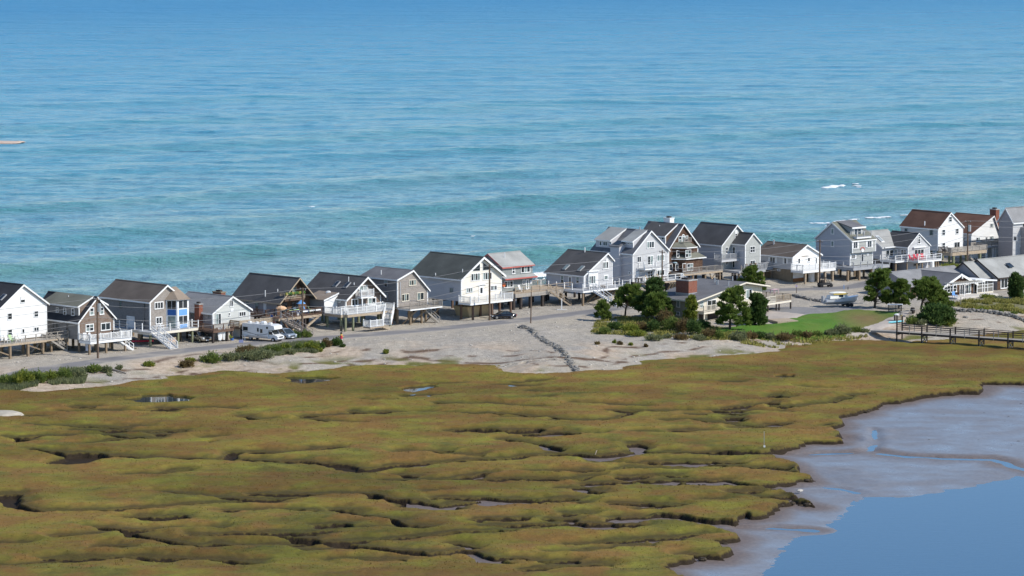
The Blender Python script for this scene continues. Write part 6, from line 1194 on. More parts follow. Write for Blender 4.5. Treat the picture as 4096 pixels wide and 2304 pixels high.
stones_along('stone_row', line('Q', 2.1, (1590, 85), (1700, 130), (1800, 190), (1900, 245), (2000, 300), (2080, 360), (2150, 420), (2240, 470)), 340, .8, .08, .25, 1, pile=.4)
stones_along('stone_bank', line('M', 1.9, (1180, 600), (1310, 622), (1500, 640), (1800, 655), (2318, 700), (2700, 740)), 420, .8, .1, .26, 2, pile=.5)
stones_along('stone_line', line('K', 2.2, (850, 410), (960, 440), (1120, 475), (1370, 525)), 170, .6, .1, .24, 3, pile=.4)
def loose_pebbles():
    R = np.random.default_rng(9); b = MB(); n = 1500; Y = 455 + R.random(n) * 130; X = (R.random(n) * 2 - 1) * 85; d = poly_dist(X, Y, SHORE, True); s = poly_dist(X, Y, ROW, True); rd = poly_dist(X, Y, ROAD); ln = inside(X, Y, LAWN); k = (d > 2) & (s < 3) & (rd > 4) & ~ln; X, Y = X[k], Y[k]; Z = land_h(X, Y)
    for i, (x, y, z) in enumerate(zip(X, Y, Z)): r = .05 + .13 * R.random() ** 2; b.blob((x, y, z + r * .3), r * 1.4, r, r * .7, i, 5, .2)
    o = b.build('loose_pebbles', PALE); o['kind'] = 'stuff'
loose_pebbles()
def mud_clods():
    b = MB(); R = random.Random(21); E = EDGE[8:-6]
    for k, (a, c) in enumerate(zip(E[:-1], E[1:])):
        L = math.dist(a, c); n = int(min(L, 14) * 1.1)
        for i in range(n):
            f = R.random(); o = R.uniform(-1.6, .1); x = a[0] + (c[0] - a[0]) * f; y = a[1] + (c[1] - a[1]) * f; nx, ny = (c[1] - a[1]) / (L + .01), -(c[0] - a[0]) / (L + .01); r = R.uniform(.08, .34)
            b.blob((x - nx * o, y - ny * o, .12 + (.25 if o > -.5 else 0)), r * 1.5, r, r * .8, k * 31 + i, 5, .3)
    for i in range(34): p = at('N', R.uniform(1000, 2500), R.uniform(180, 520), .1); r = R.uniform(.05, .16); b.blob((p.x, p.y, .12), r * 1.6, r, r * .5, i, 5, .3)
    o = b.build('mud_clods', MATS['clod']); o['kind'] = 'stuff'
flat('clod', (.055, .042, .028), .8, .4, 3, .2, .4); mud_clods()
for i, (v, x, y, r, lb) in enumerate([('M', 1030, 770, .8, 'largest pale boulder in the bank above the pier'), ('M', 1000, 745, .4, 'small pale boulder behind the largest one'), ('M', 845, 800, .45, 'pale boulder just left of the sage bush foot'), ('M', 815, 795, .35, 'small squat boulder nearest the path side'),
        ('M', 1235, 795, .4, 'pale boulder at the east end of the stony bank'), ('M', 880, 740, .7, 'half-buried pale boulder under the sprawling pine'), ('M', 1060, 800, .3, 'little boulder at the foot of the bank'), ('N', 900, 838, .28, 'white stone stranded at the mud edge'), ('O', 60, 285, 1.0, 'low white sandy hump at the marsh west edge'), ('M', 1475, 690, .35, 'dark stone alone on the gravel beach')]):
    P = gat(v, x, y) if v != 'N' and v != 'O' else at(v, x, y, .4 if v == 'N' else .9); o = (MB().blob((0, 0, r * .25), r * 1.5, r * 1.1, r * .62, i + 5, 7, .22) if v != 'O' else MB().blob((-1.0, 0, 0), 3.0, 2.4, .5, 3, 12, .07)).build('boulder', SANDM if v == 'O' else PALE if i != 9 else STONE); o.location = P; tag(o, lb, 'boulder', 'boulders')
LOG = wood('driftwood', (.30, .26, .22))
for i, (v, x0, y0, x1, y1, r, lb) in enumerate([('P', 825, 183, 930, 215, .16, 'long driftwood log by the western verge shrubs'), ('A', 1910, 1185, 2090, 1205, .12, 'pale plank lying on gravel below the white balustrade deck'), ('K', 2040, 130, 1830, 118, .14, 'grey log below the three-storey grey house deck'), ('K', 1700, 150, 1990, 122, .10, 'long pale timber lying in front of the overhanging house'), ('M', 1750, 850, 1830, 838, .10, 'pale driftwood plank on the strand behind the pier'), ('H', 1700, 1052, 1900, 1025, .12, 'weathered beam beside the grey deck piles')]):
    a, b = gat(v, x0, y0, .1), gat(v, x1, y1, .1); o = MB().tube((0, 0, 0), b - a, r, r * .7, 7).build('driftwood_log', LOG if i != 1 else TANW); o.location = a; tag(o, lb, 'log', 'driftwood')
a = at('R', 2030, 168, .3); o = MB().tube((0, 0, 0), (.35, .3, .9), .08, .06, 6).build('driftwood_stake', TANW); o.location = a; tag(o, 'pale leaning stake stuck in the dark creek bank', 'stake')

# ------------------------------------------------------------------ utility poles and wires
POLES = []
def pole(v, bx, by, ty, lb, r=.15, lean=0, transformer=False, lamp=False, cross=True, ground=None):
    P = ground or gat(v, bx, by); H = zat(P, v, ty) - P.z; o = empty('utility_pole', P); tag(o, lb, 'utility pole', 'utility poles along the road'); MB().tube((0, 0, -.5), (lean, 0, H), r, r * .72, 9).build('pole', POLEW, o)
    if cross:
        a = math.radians(-45); d = Vector((math.cos(a), math.sin(a), 0)); MB().beam(Vector((lean, 0, H - .35)) - d * .7, Vector((lean, 0, H - .35)) + d * .7, .1, .12).build('cross_arm', POLEW, o)
        for k in (-.6, 0, .6): MB().tube(Vector((lean, 0, H - .3)) + d * k, Vector((lean, 0, H - .05)) + d * k, .05, n=6).build('insulator', GREYP, o)
    if transformer: MB().tube((lean + .32, -.1, H - 2.1), (lean + .32, -.1, H - .9), .27, n=10).build('transformer', GREYP if not cross else METAL, o)
    if lamp:
        arm = MB().tube((0, 0, H - 2.9), (1.3, -.5, H - 2.1), .045, n=6); arm.tube((1.3, -.5, H - 2.1), (1.9, -.7, H - 2.05), .045, n=6); arm.build('lamp_arm', METAL, o); MB().blob((2.2, -.8, H - 2.1), .38, .2, .12, 3, 6, .05).build('lamp_head', flat('lamp_glass', (.45, .6, .62), .3, .05), o)
    POLES.append(P + Vector((lean, 0, H - .1))); return o
pole('A', 1493, 1345, 420, 'wooden pole with grey transformer before the dormered brown shingled house', .17, transformer=True)
pole('C', 1252, 1095, 425, 'tall pole between the A-frame stairs and the green bushes', .19, .15)
pole('E', 1290, 1225, 380, 'tall pole beside the black coupe, before the cream house', .17)
pole('F', 1822, 960, 485, 'pole with curved street-lamp arm before the balconied tall house', .15, lamp=True, ground=gat('F', 1822, 1130))
pole('H', 1136, 1172, 455, 'dark straight pole before the white cottage deck', .16)
pole('I', 1343, 915, 280, 'pole with big transformer rising between two red-brown roofs', .16, transformer=True)
pole('E', 1917, 1270, 790, 'short slim pole with no cross arm at the road edge', .11, .1, cross=False)
POLES.pop()
for (v, bx, by, ty, lb) in [('M', 855, 205, 110, 'thin lamp post behind the twin-trunked pine')]:
    P = gat(v, bx, 560); z = zat(P, v, ty); o = empty('lamp_post', P); tag(o, lb, 'lamp post'); MB().tube((0, 0, 0), (0, 0, z - P.z), .06, n=6).build('post', POLEW, o); MB().blob((-1.6, 0, z - P.z - .25), .4, .2, .1, 2, 6, .05).build('lamp_head', DARKW, o); MB().beam((0, 0, z - P.z - .7), (-1.4, 0, z - P.z - .3), .05).build('lamp_arm', METAL, o)
WIRE = flat('wire', (.22, .22, .22), .6, .05); pts = [POLES[0] + Vector((-62, -52, .5))] + POLES + [POLES[-1] + Vector((45, 28, 0))]
for k, (dz, r) in enumerate(((0, .026), (-1.0, .022), (-2.8, .03), (-3.4, .022))):
    for j, (a, b) in enumerate(zip(pts[:-1], pts[1:])):
        w_ = MB(); P = [(a - a).lerp(b - a, i / 14) + Vector((0, 0, dz - 4 * (.9 + .25 * k) * (i / 14) * (1 - i / 14))) for i in range(15)]
        for i in range(14): w_.tube(P[i], P[i + 1], r, n=4, cap=False)
        o = w_.build('power_line', WIRE); o.location = a; tag(o, ('uppermost', 'second', 'thick third', 'lowest')[k] + ' overhead wire ' + ('running off the west edge from the first transformer pole', 'between the first transformer pole and the A-frame pole', 'between the A-frame pole and the coupe pole', 'between the coupe pole and the street-lamp pole', 'between the street-lamp pole and the cottage pole', 'between the cottage pole and the big transformer pole', 'running off the east edge past the big transformer pole')[j], 'wire', 'overhead wires')

# ------------------------------------------------------------------ vehicles
def gloss(name, c, metal=.0, rough=.25): t = NT(name); t.b.inputs['Metallic'].default_value = metal; t.b.inputs['Coat Weight'].default_value = .6; f = t.noise(t.coord(), 3, 3); return t.done(t.ramp(f, [(.3, tuple(a * .94 for a in c)), (.7, tuple(min(1, a * 1.05) for a in c))]), rough, None, .5)
CHROME = flat('chrome', (.6, .6, .6), .2, .05, 2, .5, 0, 1); LAMPG = flat('headlight_glass', (.7, .72, .72), .15, .05); TAIL = flat('tail_light', (.5, .02, .02), .3, .05); PLATE = flat('number_plate', (.7, .7, .68), .5, .02); CARGL = glassm('car_glass', (.02, .028, .03), .05, .8)
def bevel_prof(b, prof, W, e=.12, sc=.05):
    cx = sum(p[0] for p in prof) / len(prof); cz = sum(p[1] for p in prof) / len(prof)
    R = [[(cx + (x - cx) * k, y, cz + (z - cz) * k) for x, z in prof] for y, k in ((-W / 2, 1 - sc), (-W / 2 + e, 1), (W / 2 - e, 1), (W / 2, 1 - sc))]; return b.loft(R)
def car(P, ang, L, W, H, paint, label, cat, low, cab, wr=.33, group='vehicles parked by the houses'):
    """front towards +x; low: side outline of the body, cab: outline of the glasshouse"""
    o = empty('parked_car', P, ang); tag(o, label, cat, group); bevel_prof(MB(), low, W).build('body', paint, o, True)
    C = MB(); n = len(cab); zt = max(z for x, z in cab); zb = min(z for x, z in cab); hw = lambda z: W / 2 - .1 - .2 * (z - zb) / (zt - zb)
    C.loft([[(x, -hw(z), z) for x, z in cab], [(x, hw(z), z) for x, z in cab]]).build('windows', CARGL, o)
    top = [(x, z) for x, z in cab if z > zt - .12]; xa, xb = min(x for x, z in top), max(x for x, z in top); MB().loft([[(xa - .08, -hw(zt) - .0, zt - .04), (xb + .08, -hw(zt), zt - .04), (xb + .08, hw(zt), zt - .04), (xa - .08, hw(zt), zt - .04)], [(xa + .05, -hw(zt) + .1, zt + .04), (xb - .05, -hw(zt) + .1, zt + .04), (xb - .05, hw(zt) - .1, zt + .04), (xa + .05, hw(zt) - .1, zt + .04)]]).build('roof', paint, o, False)
    pl = MB()
    for (x0, z0), (x1, z1) in zip(cab, cab[1:] + cab[:1]):
        if abs(z1 - z0) > .2:
            for sg in (-1, 1): pl.beam((x0, sg * (hw(z0) + .01), z0), (x1, sg * (hw(z1) + .01), z1), .09)
    xm = (xa + xb) / 2 - .1
    for sg in (-1, 1): pl.beam((xm, sg * (hw(zb) + .01), zb), (xm, sg * (hw(zt) + .01), zt), .09)
    pl.build('pillars', paint, o)
    for x in (L * .31, -L * .30):
        for sg in (-1, 1):
            w_ = MB().tube((x, sg * (W / 2 - .22), wr), (x, sg * (W / 2 + .012), wr), wr, n=16).build('wheel', BLACK, o); MB().tube((x, sg * (W / 2 + .013), wr), (x, sg * (W / 2 + .03), wr), wr * .62, n=10).build('rim', CHROME, w_)
    for sg in (-1, 1):
        MB().box(L / 2 - .28, sg * W * .30, low[1][1] * .0 + H * .40, L / 2 - .02, sg * W * .46, H * .50).build('headlight', LAMPG, o); MB().box(-L / 2 - .01, sg * W * .32, H * .44, -L / 2 + .2, sg * W * .49, H * .56).build('tail_light', TAIL, o); MB().box(L * .16, sg * (W / 2 + .01), H * .60, L * .12, sg * (W / 2 + .2), H * .70).build('mirror', paint, o)
    o.scale = (.9, .9, .9)
    MB().box(L / 2 - .1, -W * .25, H * .30, L / 2 + .012, W * .25, H * .42).build('grille', BLACK, o); MB().box(L / 2 - .05, -.26, H * .18, L / 2 + .03, .26, H * .26).build('number_plate', PLATE, o); return o
d_front = math.radians(-62)
car(gat('B', 1600, 1082), math.radians(-52), 4.7, 1.9, 1.65, gloss('champagne_paint', (.40, .34, .26), .5), 'tan crossover parked nose-out under the blue-bay house deck', 'car', [(-2.3, .35), (-2.32, .9), (-2.2, 1.05), (1.0, 1.02), (2.05, .86), (2.3, .6), (2.3, .3), (-2.2, .28)], [(-2.15, 1.0), (-1.9, 1.58), (.1, 1.62), (1.05, 1.02)], .36)
car(gat('C', 985, 1195), math.radians(-50), 4.8, 1.95, 1.75, gloss('silver_blue_paint', (.34, .40, .45), .4), 'silver-blue minivan parked behind the motorhome cab', 'van', [(-2.35, .35), (-2.38, 1.0), (1.2, 1.05), (2.15, .9), (2.38, .6), (2.35, .3), (-2.3, .28)], [(-2.3, 1.0), (-2.1, 1.68), (.4, 1.72), (1.6, 1.05)], .34)
car(gat('E', 1495, 1200), math.radians(180 + 18), 4.7, 1.8, 1.4, gloss('black_paint', (.008, .008, .01), .0, .12), 'black coupe parked on the road edge beside a utility pole', 'car', [(-2.3, .4), (-2.35, .85), (-1.5, .93), (.9, .9), (2.0, .74), (2.33, .5), (2.3, .28), (-2.2, .26)], [(-1.75, .88), (-.9, 1.36), (.1, 1.38), (1.15, .88)], .34)
# motorhome
P = gat('C', 640, 1225); MH = empty('motorhome', P, math.radians(-33)); MH.scale = (.8, .84, .84); tag(MH, 'white motorhome with dark swoosh stripes and roof air units, parked by the road', 'motorhome', 'vehicles parked by the houses')
WP = gloss('motorhome_white', (.78, .78, .76), 0, .35); prof = [(-3.9, .55), (-3.9, 3.05), (-3.6, 3.15), (3.0, 3.15), (3.9, 2.95), (4.05, 2.35), (3.75, 2.2), (2.45, 2.1), (2.45, .55)]
bevel_prof(MB(), prof, 2.45, .08, .02).build('body', WP, MH); bevel_prof(MB(), [(2.46, .5), (2.46, 1.9), (2.7, 2.1), (2.95, 2.05), (3.6, 1.35), (4.5, 1.1), (4.62, .6), (4.5, .42)], 2.0, .15, .05).build('cab', WP, MH)
MB().loft([[(2.98, -.85, 2.02), (3.62, -.85, 1.38), (3.62, .85, 1.38), (2.98, .85, 2.02)], [(3.02, -.82, 2.06), (3.66, -.82, 1.42), (3.66, .82, 1.42), (3.02, .82, 2.06)]]).build('windscreen', CARGL, MH)
for x0, x1, z0, z1 in ((-3.6, -2.4, 1.75, 2.5), (-.2, .25, 1.7, 2.45), (.55, 1.15, 1.5, 2.3), (2.0, 2.5, 2.35, 2.8)): w_ = MB().box(x0, -1.26, z0, x1, -1.226, z1).build('window', METAL, MH); MB().box(x0 + .05, -1.275, z0 + .05, x1 - .05, -1.261, z1 - .05).build('pane', CARGL, w_)
MB().box(2.5, -1.03, 1.35, 3.3, -1.003, 1.85).build('cab_window', CARGL, MH); SW = flat('stripe_grey', (.10, .10, .11), .5, .05); st = MB()
for i in range(12): x = -3.8 + i * .33; z = 1.75 - .055 * i - .0 * i; st.box(x, -1.232, z - .10 + .02 * math.sin(i), x + .36, -1.227, z - .02)
for i in range(10): x = -.6 + i * .3; z = 1.15 + .006 * i * i - .02 * i; st.box(x, -1.233, z - .05, x + .32, -1.228, z + .04)
st.build('stripe', SW, MH); MB().box(-3.85, -1.235, .6, 2.4, -1.226, .95).build('skirt', METAL, MH)
for x, y, w_, hh in ((-2.9, 0, .35, .22), (-1.3, .2, .3, .18), (.4, .1, .55, .34), (2.1, 0, .4, .22)): MB().blob((x, y, 3.15 + hh * .5), w_ * 1.3, w_, hh, int(x * 10), 6, .05).build('roof_vent', WP, MH)
for x in (-1.9, 3.55):
    for sg in (-1, 1): w_ = MB().tube((x, sg * .85, .4), (x, sg * 1.16, .4), .4, n=16).build('wheel', BLACK, MH); MB().tube((x, sg * 1.161, .4), (x, sg * 1.18, .4), .22, n=10).build('rim', METAL, w_)
for sg in (-1, 1): MB().box(4.5, sg * .62, .82, 4.66, sg * .92, 1.02).build('headlight', LAMPG, MH); MB().box(3.1, sg * 1.02, 1.4, 3.2, sg * 1.3, 1.8).build('mirror', BLACK, MH)
MB().box(4.55, -.5, .78, 4.65, .5, 1.02).build('grille', BLACK, MH); MB().box(4.5, -1.0, .42, 4.72, 1.0, .62).build('bumper', CHROME, MH)
# boat on its trailer
P = gat('K', 1620, 590); BT = empty('motorboat', P + Vector((0, 0, 0)), math.radians(18)); tag(BT, 'grey and white cabin boat with yellow-edged cover, resting on a trailer', 'boat')
HULL = gloss('boat_hull', (.66, .68, .70), .1, .4); BW = flat('boat_white', (.78, .78, .72), .45, .05); rings = []
for x, w_, k, z in ((-3.0, 1.05, .55, 1.35), (-1.5, 1.15, .5, 1.4), (0, 1.15, .5, 1.48), (1.4, 1.0, .52, 1.6), (2.5, .62, .65, 1.75), (3.15, .12, 1.1, 1.9)): rings.append([(x, -w_, z), (x, -w_ * .92, (k + z) / 2), (x, 0, k), (x, w_ * .92, (k + z) / 2), (x, w_, z)])
MB().loft(rings).build('hull', HULL, BT); MB().loft([[(-2.3, -.9, 1.46), (-2.2, -.75, 1.95), (-2.2, .75, 1.95), (-2.3, .9, 1.46)], [(.9, -.85, 1.55), (.5, -.7, 2.3), (.5, .7, 2.3), (.9, .85, 1.55)], [(1.5, -.75, 1.62), (1.2, -.5, 1.75), (1.2, .5, 1.75), (1.5, .75, 1.62)]]).build('cabin', BW, BT)
MB().blob((-.6, 0, 2.4), 1.6, .85, .2, 4, 7, .04).build('roof_cover', BW, BT); MB().box(-1.7, -.93, 2.16, .9, -.82, 2.34).build('cover_edge', YELLOW, BT); MB().box(-.6, -.88, 1.75, .1, -.80, 2.1).build('window', CARGL, BT); MB().box(-3.4, -.35, .7, -3.0, .35, 1.9).build('outboard_motor', GREYP, BT)
for i in range(4): MB().beam((-2.7 + i * .3, -.8, 1.5), (-2.5 + i * .3, -.5, 2.0), .05).build('rail', METAL, BT)
P2 = P; TR = empty('boat_trailer', P, math.radians(18)); tag(TR, 'two-wheeled metal trailer carrying the cabin boat', 'trailer'); f = MB(); f.beam((-2.9, -.6, .5), (3.0, -.2, .5), .1); f.beam((-2.9, .6, .5), (3.0, .2, .5), .1); f.beam((-.9, -1, .45), (-.9, 1, .45), .1); f.beam((3.0, 0, .5), (4.2, 0, .45), .1); f.build('frame', METAL, TR)
for x in (.9, 1.55):
    for sg in (-1, 1): MB().tube((x, sg * .9, .33), (x, sg * 1.12, .33), .33, n=14).build('wheel', BLACK, TR)
# small black beach buggy
P = gat('K', 1370, 275); o = empty('utility_buggy', P, .3); tag(o, 'small black open buggy parked near the dark utility pole', 'buggy'); MB().loft([[(-1.3, -.6, .4), (1.3, -.55, .4), (1.3, .55, .4), (-1.3, .6, .4)], [(-1.2, -.55, .8), (1.1, -.4, .75), (1.1, .4, .75), (-1.2, .55, .8)]]).build('body', BLACK, o)
f = MB(); [f.beam(a, b, .06) for a, b in (((-1, -.55, .8), (-.7, -.5, 1.7)), ((-1, .55, .8), (-.7, .5, 1.7)), ((.7, -.5, .75), (.1, -.5, 1.7)), ((.7, .5, .75), (.1, .5, 1.7)), ((-.7, -.5, 1.7), (.1, -.5, 1.7)), ((-.7, .5, 1.7), (.1, .5, 1.7)), ((-.7, -.5, 1.7), (-.7, .5, 1.7)), ((.1, -.5, 1.7), (.1, .5, 1.7)))]; f.build('roll_cage', BLACK, o); MB().box(-.7, -.45, .8, -.2, .45, 1.25).build('seat', DARKW, o)
for x in (-.9, .9):
    for sg in (-1, 1): MB().tube((x, sg * .5, .3), (x, sg * .75, .3), .3, n=12).build('wheel', BLACK, o)

# ------------------------------------------------------------------ the pier
A = at('M', 480, 893, 2.35); B = at('M', 2318, 1022, 2.35); D = (B - A).normalized(); N = Vector((-D.y, D.x, 0)); PR = empty('boardwalk_pier', A, math.atan2(D.y, D.x)); tag(PR, 'long weathered timber boardwalk on cross-braced posts crossing the marsh edge', 'pier')
Lp = (B - A).length + 9; W_ = 1.7; R0 = at('M', 95, 875, 1.85); rl = math.hypot(R0.x - A.x, R0.y - A.y); rv = Vector((R0.x - A.x, R0.y - A.y, 0)); rx, ry = rv.dot(D), rv.dot(N)
zr_ = R0.z - A.z; pk = {}
def plank(i, x, y, z, w, parent):
    if 'p' not in pk: o = MB().box(-.13, 0, -.05, .13, W_, 0).build('plank', GREYW, parent); pk['p'] = o.data
    else: o = link(bpy.data.objects.new('plank', pk['p']), parent)
    o.location = (x, y, z); return o
nP = int(Lp / .28)
for i in range(min(nP, 150)): plank(i, .14 + i * .28, 0, 0, W_, PR)
for y in (.05, W_ - .05): MB().box(0, y - .06, -.34, Lp, y + .06, -.055).build('joist', DARKW, PR)
for y in (-.02, W_ + .02):
    for z in (.42, .75, 1.05): MB().box(0, y - .035, z, Lp, y + .035, z + (.07 if z < 1 else .09)).build('rail', DARKW, PR)
xs = [0, (at('M', 865, 1045, .9) - A).dot(D), (at('M', 1255, 1070, .9) - A).dot(D), (at('M', 1655, 1100, .9) - A).dot(D), (at('M', 2050, 1150, .9) - A).dot(D)]; st_ = (xs[-1] - xs[1]) / 3; xs = [0] + [xs[1] + st_ * i for i in range(5)]
for i, x in enumerate(xs):
    for y in (-.1, W_ + .1): w_ = A + D * x + N * y; g = hgt(w_.x, w_.y) - A.z - .6; MB().box(x - .09, y - .09, g, x + .09, y + .09, 1.16 if i else (2.6 if y < 0 else 2.3)).build('post', DARKW, PR)
    if i: MB().beam((x, 0, -.4), (x, W_, -1.5), .07, .16).build('cross_brace', GREYW, PR); MB().beam((x + .02, W_, -.4), (x + .02, 0, -1.5), .07, .16).build('cross_brace', GREYW, PR)
    MB().box(x - .1, -.3, -.52, x + .1, W_ + .3, -.345).build('cap_beam', DARKW, PR)
    if i < len(xs) - 1:
        for f_ in (.5,): x2 = x + (xs[i + 1] - x) * f_; [MB().box(x2 - .05, y - .05, -.3, x2 + .05, y + .05, 1.05).build('rail_post', GREYW, PR) for y in (-.02, W_ + .02)]
rp = MB(); rp.add([(rx, ry, zr_), (0, 0, -.01), (0, W_, -.01), (rx, ry + W_, zr_), (rx, ry, zr_ - .28), (0, 0, -.34), (0, W_, -.34), (rx, ry + W_, zr_ - .28)], [(0, 1, 2, 3), (7, 6, 5, 4), (0, 4, 5, 1), (1, 5, 6, 2), (2, 6, 7, 3), (3, 7, 4, 0)]); rp.build('ramp', GREYW, PR)

# ------------------------------------------------------------------ yard things
def place(name, label, cat, P, rz, parts, group=None):
    o = empty(name, P, rz); tag(o, label, cat, group)
    for pn, mb, m in parts: mb.build(pn, m, o)
    return o
# slatted pallet rack with a white top
P = gat('M', 455, 608); o = empty('pallet_rack', P, math.radians(-4)); tag(o, 'wooden slatted pallet bin with flat white lid at the lawn corner', 'bin')
for i in range(6): z = .1 + i * .17; MB().box(-1.15, -.02, z, 1.0, .02, z + .1).build('slat', BROWNW if i % 2 else TANW, o); MB().box(1.02, 0, z, 1.06, 1.0, z + .1).build('slat', TANW, o)
for x, y in ((-1.15, .03), (0, .03), (.95, .03), (-1.15, 1), (.95, 1)): MB().box(x, y, 0, x + .1, y + .1, 1.15).build('post', BROWNW, o)
MB().box(-1.3, -.15, 1.16, 1.25, 1.2, 1.22).build('lid', WHITE, o)
place('barrel', 'dark wooden barrel standing by the lawn path', 'barrel', gat('M', 705, 628), 0, [('body', MB().loft([[(math.cos(a) * r, math.sin(a) * r, z) for a in (i * math.pi / 6 for i in range(12))] for r, z in ((.3, 0), (.4, .45), (.4, .6), (.32, 1.0))]), DARKW), ('hoop', MB().tube((0, 0, .68), (0, 0, .74), .405, n=12), METAL)])
place('fish_table', 'weathered timber work table at the head of the boardwalk', 'table', gat('M', 605, 688), .3, [('top', MB().box(-.9, -.4, .95, .9, .4, 1.0), GREYW)] + [('leg', MB().box(x - .05, y - .05, 0, x + .05, y + .05, .948), GREYW) for x in (-.8, .8) for y in (-.33, .33)])
place('supply_crate', 'slatted crate with white cushions and a yellow board beside the boardwalk post', 'crate', gat('M', 495, 738), .2, [('slat', MB().box(-.6, -.4, .12 + i * .16, .6, -.36, .22 + i * .16), TANW) for i in range(5)] + [('side', MB().box(-.6, -.355, .05, -.55, .4, .95), BROWNW), ('side', MB().box(.55, -.355, .05, .6, .4, .95), YELLOW), ('cushion', MB().blob((-.25, 0, 1.05), .4, .35, .16, 3), WHITE)])
place('kayak', 'turquoise kayak lying on the path by the boardwalk start', 'kayak', gat('M', 465, 775, .15), math.radians(38), [('hull', MB().loft([[(x, -w_, .1), (x, 0, 0), (x, w_, .1), (x, 0, .28)] for x, w_ in ((-1.7, .02), (-1.2, .25), (0, .36), (1.2, .25), (1.7, .02))]), TEAL)])
place('kayak', 'red kayak stored in shade beneath the blue-bay house', 'kayak', H3.world(-1.2, .4, .45), math.radians(10), [('hull', MB().loft([[(x, -w_, .1), (x, 0, 0), (x, w_, .1), (x, 0, .28)] for x, w_ in ((-1.7, .02), (-1.2, .25), (0, .36), (1.2, .25), (1.7, .02))]), REDC)])
P = gat('C', 1850, 1262); o = empty('fire_hydrant', P); tag(o, 'red, white and yellow painted hydrant with tall black marker rod beside the road', 'hydrant')
for pn, m, z0, z1, r in (('base', GREENW, 0, .25, .22), ('barrel', WHITE, .25, .62, .18), ('body', REDC, .62, 1.15, .21), ('collar', YELLOW, 1.15, 1.35, .19), ('cap', DARKW, 1.35, 1.62, .16)): MB().tube((0, 0, z0), (0, 0, z1), r, r * .9, 10).build(pn, m, o)
MB().tube((-.36, 0, .95), (.36, 0, .95), .09, n=8).build('outlet', YELLOW, o); MB().box(-.04, .1, 0, .03, .16, 2.5).build('marker_rod', BLACK, o); MB().box(-.12, .08, 1.9, .1, .1, 2.6).build('marker_flag', DARKW, o)
P = gat('F', 437, 1310); place('white_post', 'lone white post with a crossbar base on gravel by the road end', 'post', P, 0, [('post', MB().box(-.09, -.09, 0, .09, .09, 1.9), WHITE), ('base', MB().box(-.8, -.1, 0, .8, .1, .1), WHITE)])
place('road_sign', 'slim post with a small round lilac sign by the eastern road', 'sign', gat('K', 908, 372), 0, [('post', MB().box(-.05, -.05, 0, .05, .05, 1.3), POLEW), ('face', MB().tube((0, -.07, 1.25), (0, -.03, 1.25), .2, n=12), flat('lilac_sign', (.45, .36, .48), .5, .05))])
place('survey_stake', 'bright blue stake on the gravel by the eastern road', 'stake', gat('K', 1673, 312), 0, [('stake', MB().box(-.05, -.05, 0, .05, .05, .85), SKYP)]); place('survey_stake', 'short dark stake east of the blue one', 'stake', gat('K', 1738, 315), 0, [('stake', MB().box(-.05, -.05, 0, .05, .05, .5), BLACK)])
P = gat('C', 322, 1285); place('yard_sign', 'small lilac yard sign on legs in front of the motorhome rear', 'sign', P, 0, [('face', MB().box(-.35, -.03, .25, .35, .02, .7), flat('pale_lilac_sign', (.30, .32, .50), .5, .1))] + [('leg', MB().box(x - .02, -.02, 0, x + .02, .02, .25), METAL) for x in (-.3, .3)])
P = at('N', 642, 545, .6); place('marker_post', 'thin white marker post with a small box at the marsh creek mouth', 'post', P, 0, [('post', MB().box(-.03, -.03, -.4, .03, .03, 2.4), GREYP), ('box', MB().box(-.08, -.15, .3, .15, -.031, .65), WHITE)])
P = gat('M', 1400, 535); place('garden_post', 'thin grey post standing in the meadow below the steps', 'post', P, 0, [('post', MB().box(-.05, -.05, 0, .05, .05, 1.7), GREYW)])
P = gat('T', 1740, 440); place('house_sign', 'white hanging sign on a post behind the grey roof', 'sign', P, 0, [('post', MB().box(-.06, -.06, 0, .06, .06, 1.3), WHITE), ('board', MB().box(.1, -.04, .3, .95, .0, .85), GREYP), ('arm', MB().box(.07, -.03, .95, 1.0, .03, 1.02), WHITE)])
def tank(P, lb, h=1.5, r=.38, rz=0): place('propane_tank', lb, 'gas tank', P, rz, [('body', MB().tube((0, 0, .1), (0, 0, h), r, n=14), WHITE), ('dome', MB().blob((0, 0, h), r, r, .16, 1, 6, 0), WHITE), ('collar', MB().tube((0, 0, h + .12), (0, 0, h + .32), r * .45, n=10), WHITE), ('foot', MB().tube((0, 0, 0), (0, 0, .1), r * .8, n=12), GREYP)], 'white propane tanks')
tank(gat('I', 852, 962), 'tall white propane tank beside the red-chair house', 1.7, .45); p = H14.world(4.6, -.35); tank(Vector((p.x, p.y, hgt(p.x, p.y))), 'white propane tank beneath the cottage deck', 1.7, .6)
p = H2.world(.6, -.9); place('laundry_sheet', 'pale blue-white sheet hanging beneath the dormered brown house', 'sheet', Vector((p.x, p.y, hgt(p.x, p.y))), H2.a, [('cloth', MB().loft([[(0, 0, .3), (.5, .1, .2), (1.1, 0, .35)], [(0, .05, 1.9), (.5, -.05, 1.95), (1.1, .05, 1.9)], [(0, .12, 1.9), (.5, .02, 1.95), (1.1, .12, 1.9)], [(0, .07, .3), (.5, .17, .2), (1.1, .07, .35)]]), flat('pale_blue_sheet', (.55, .58, .68), .8, .05))])
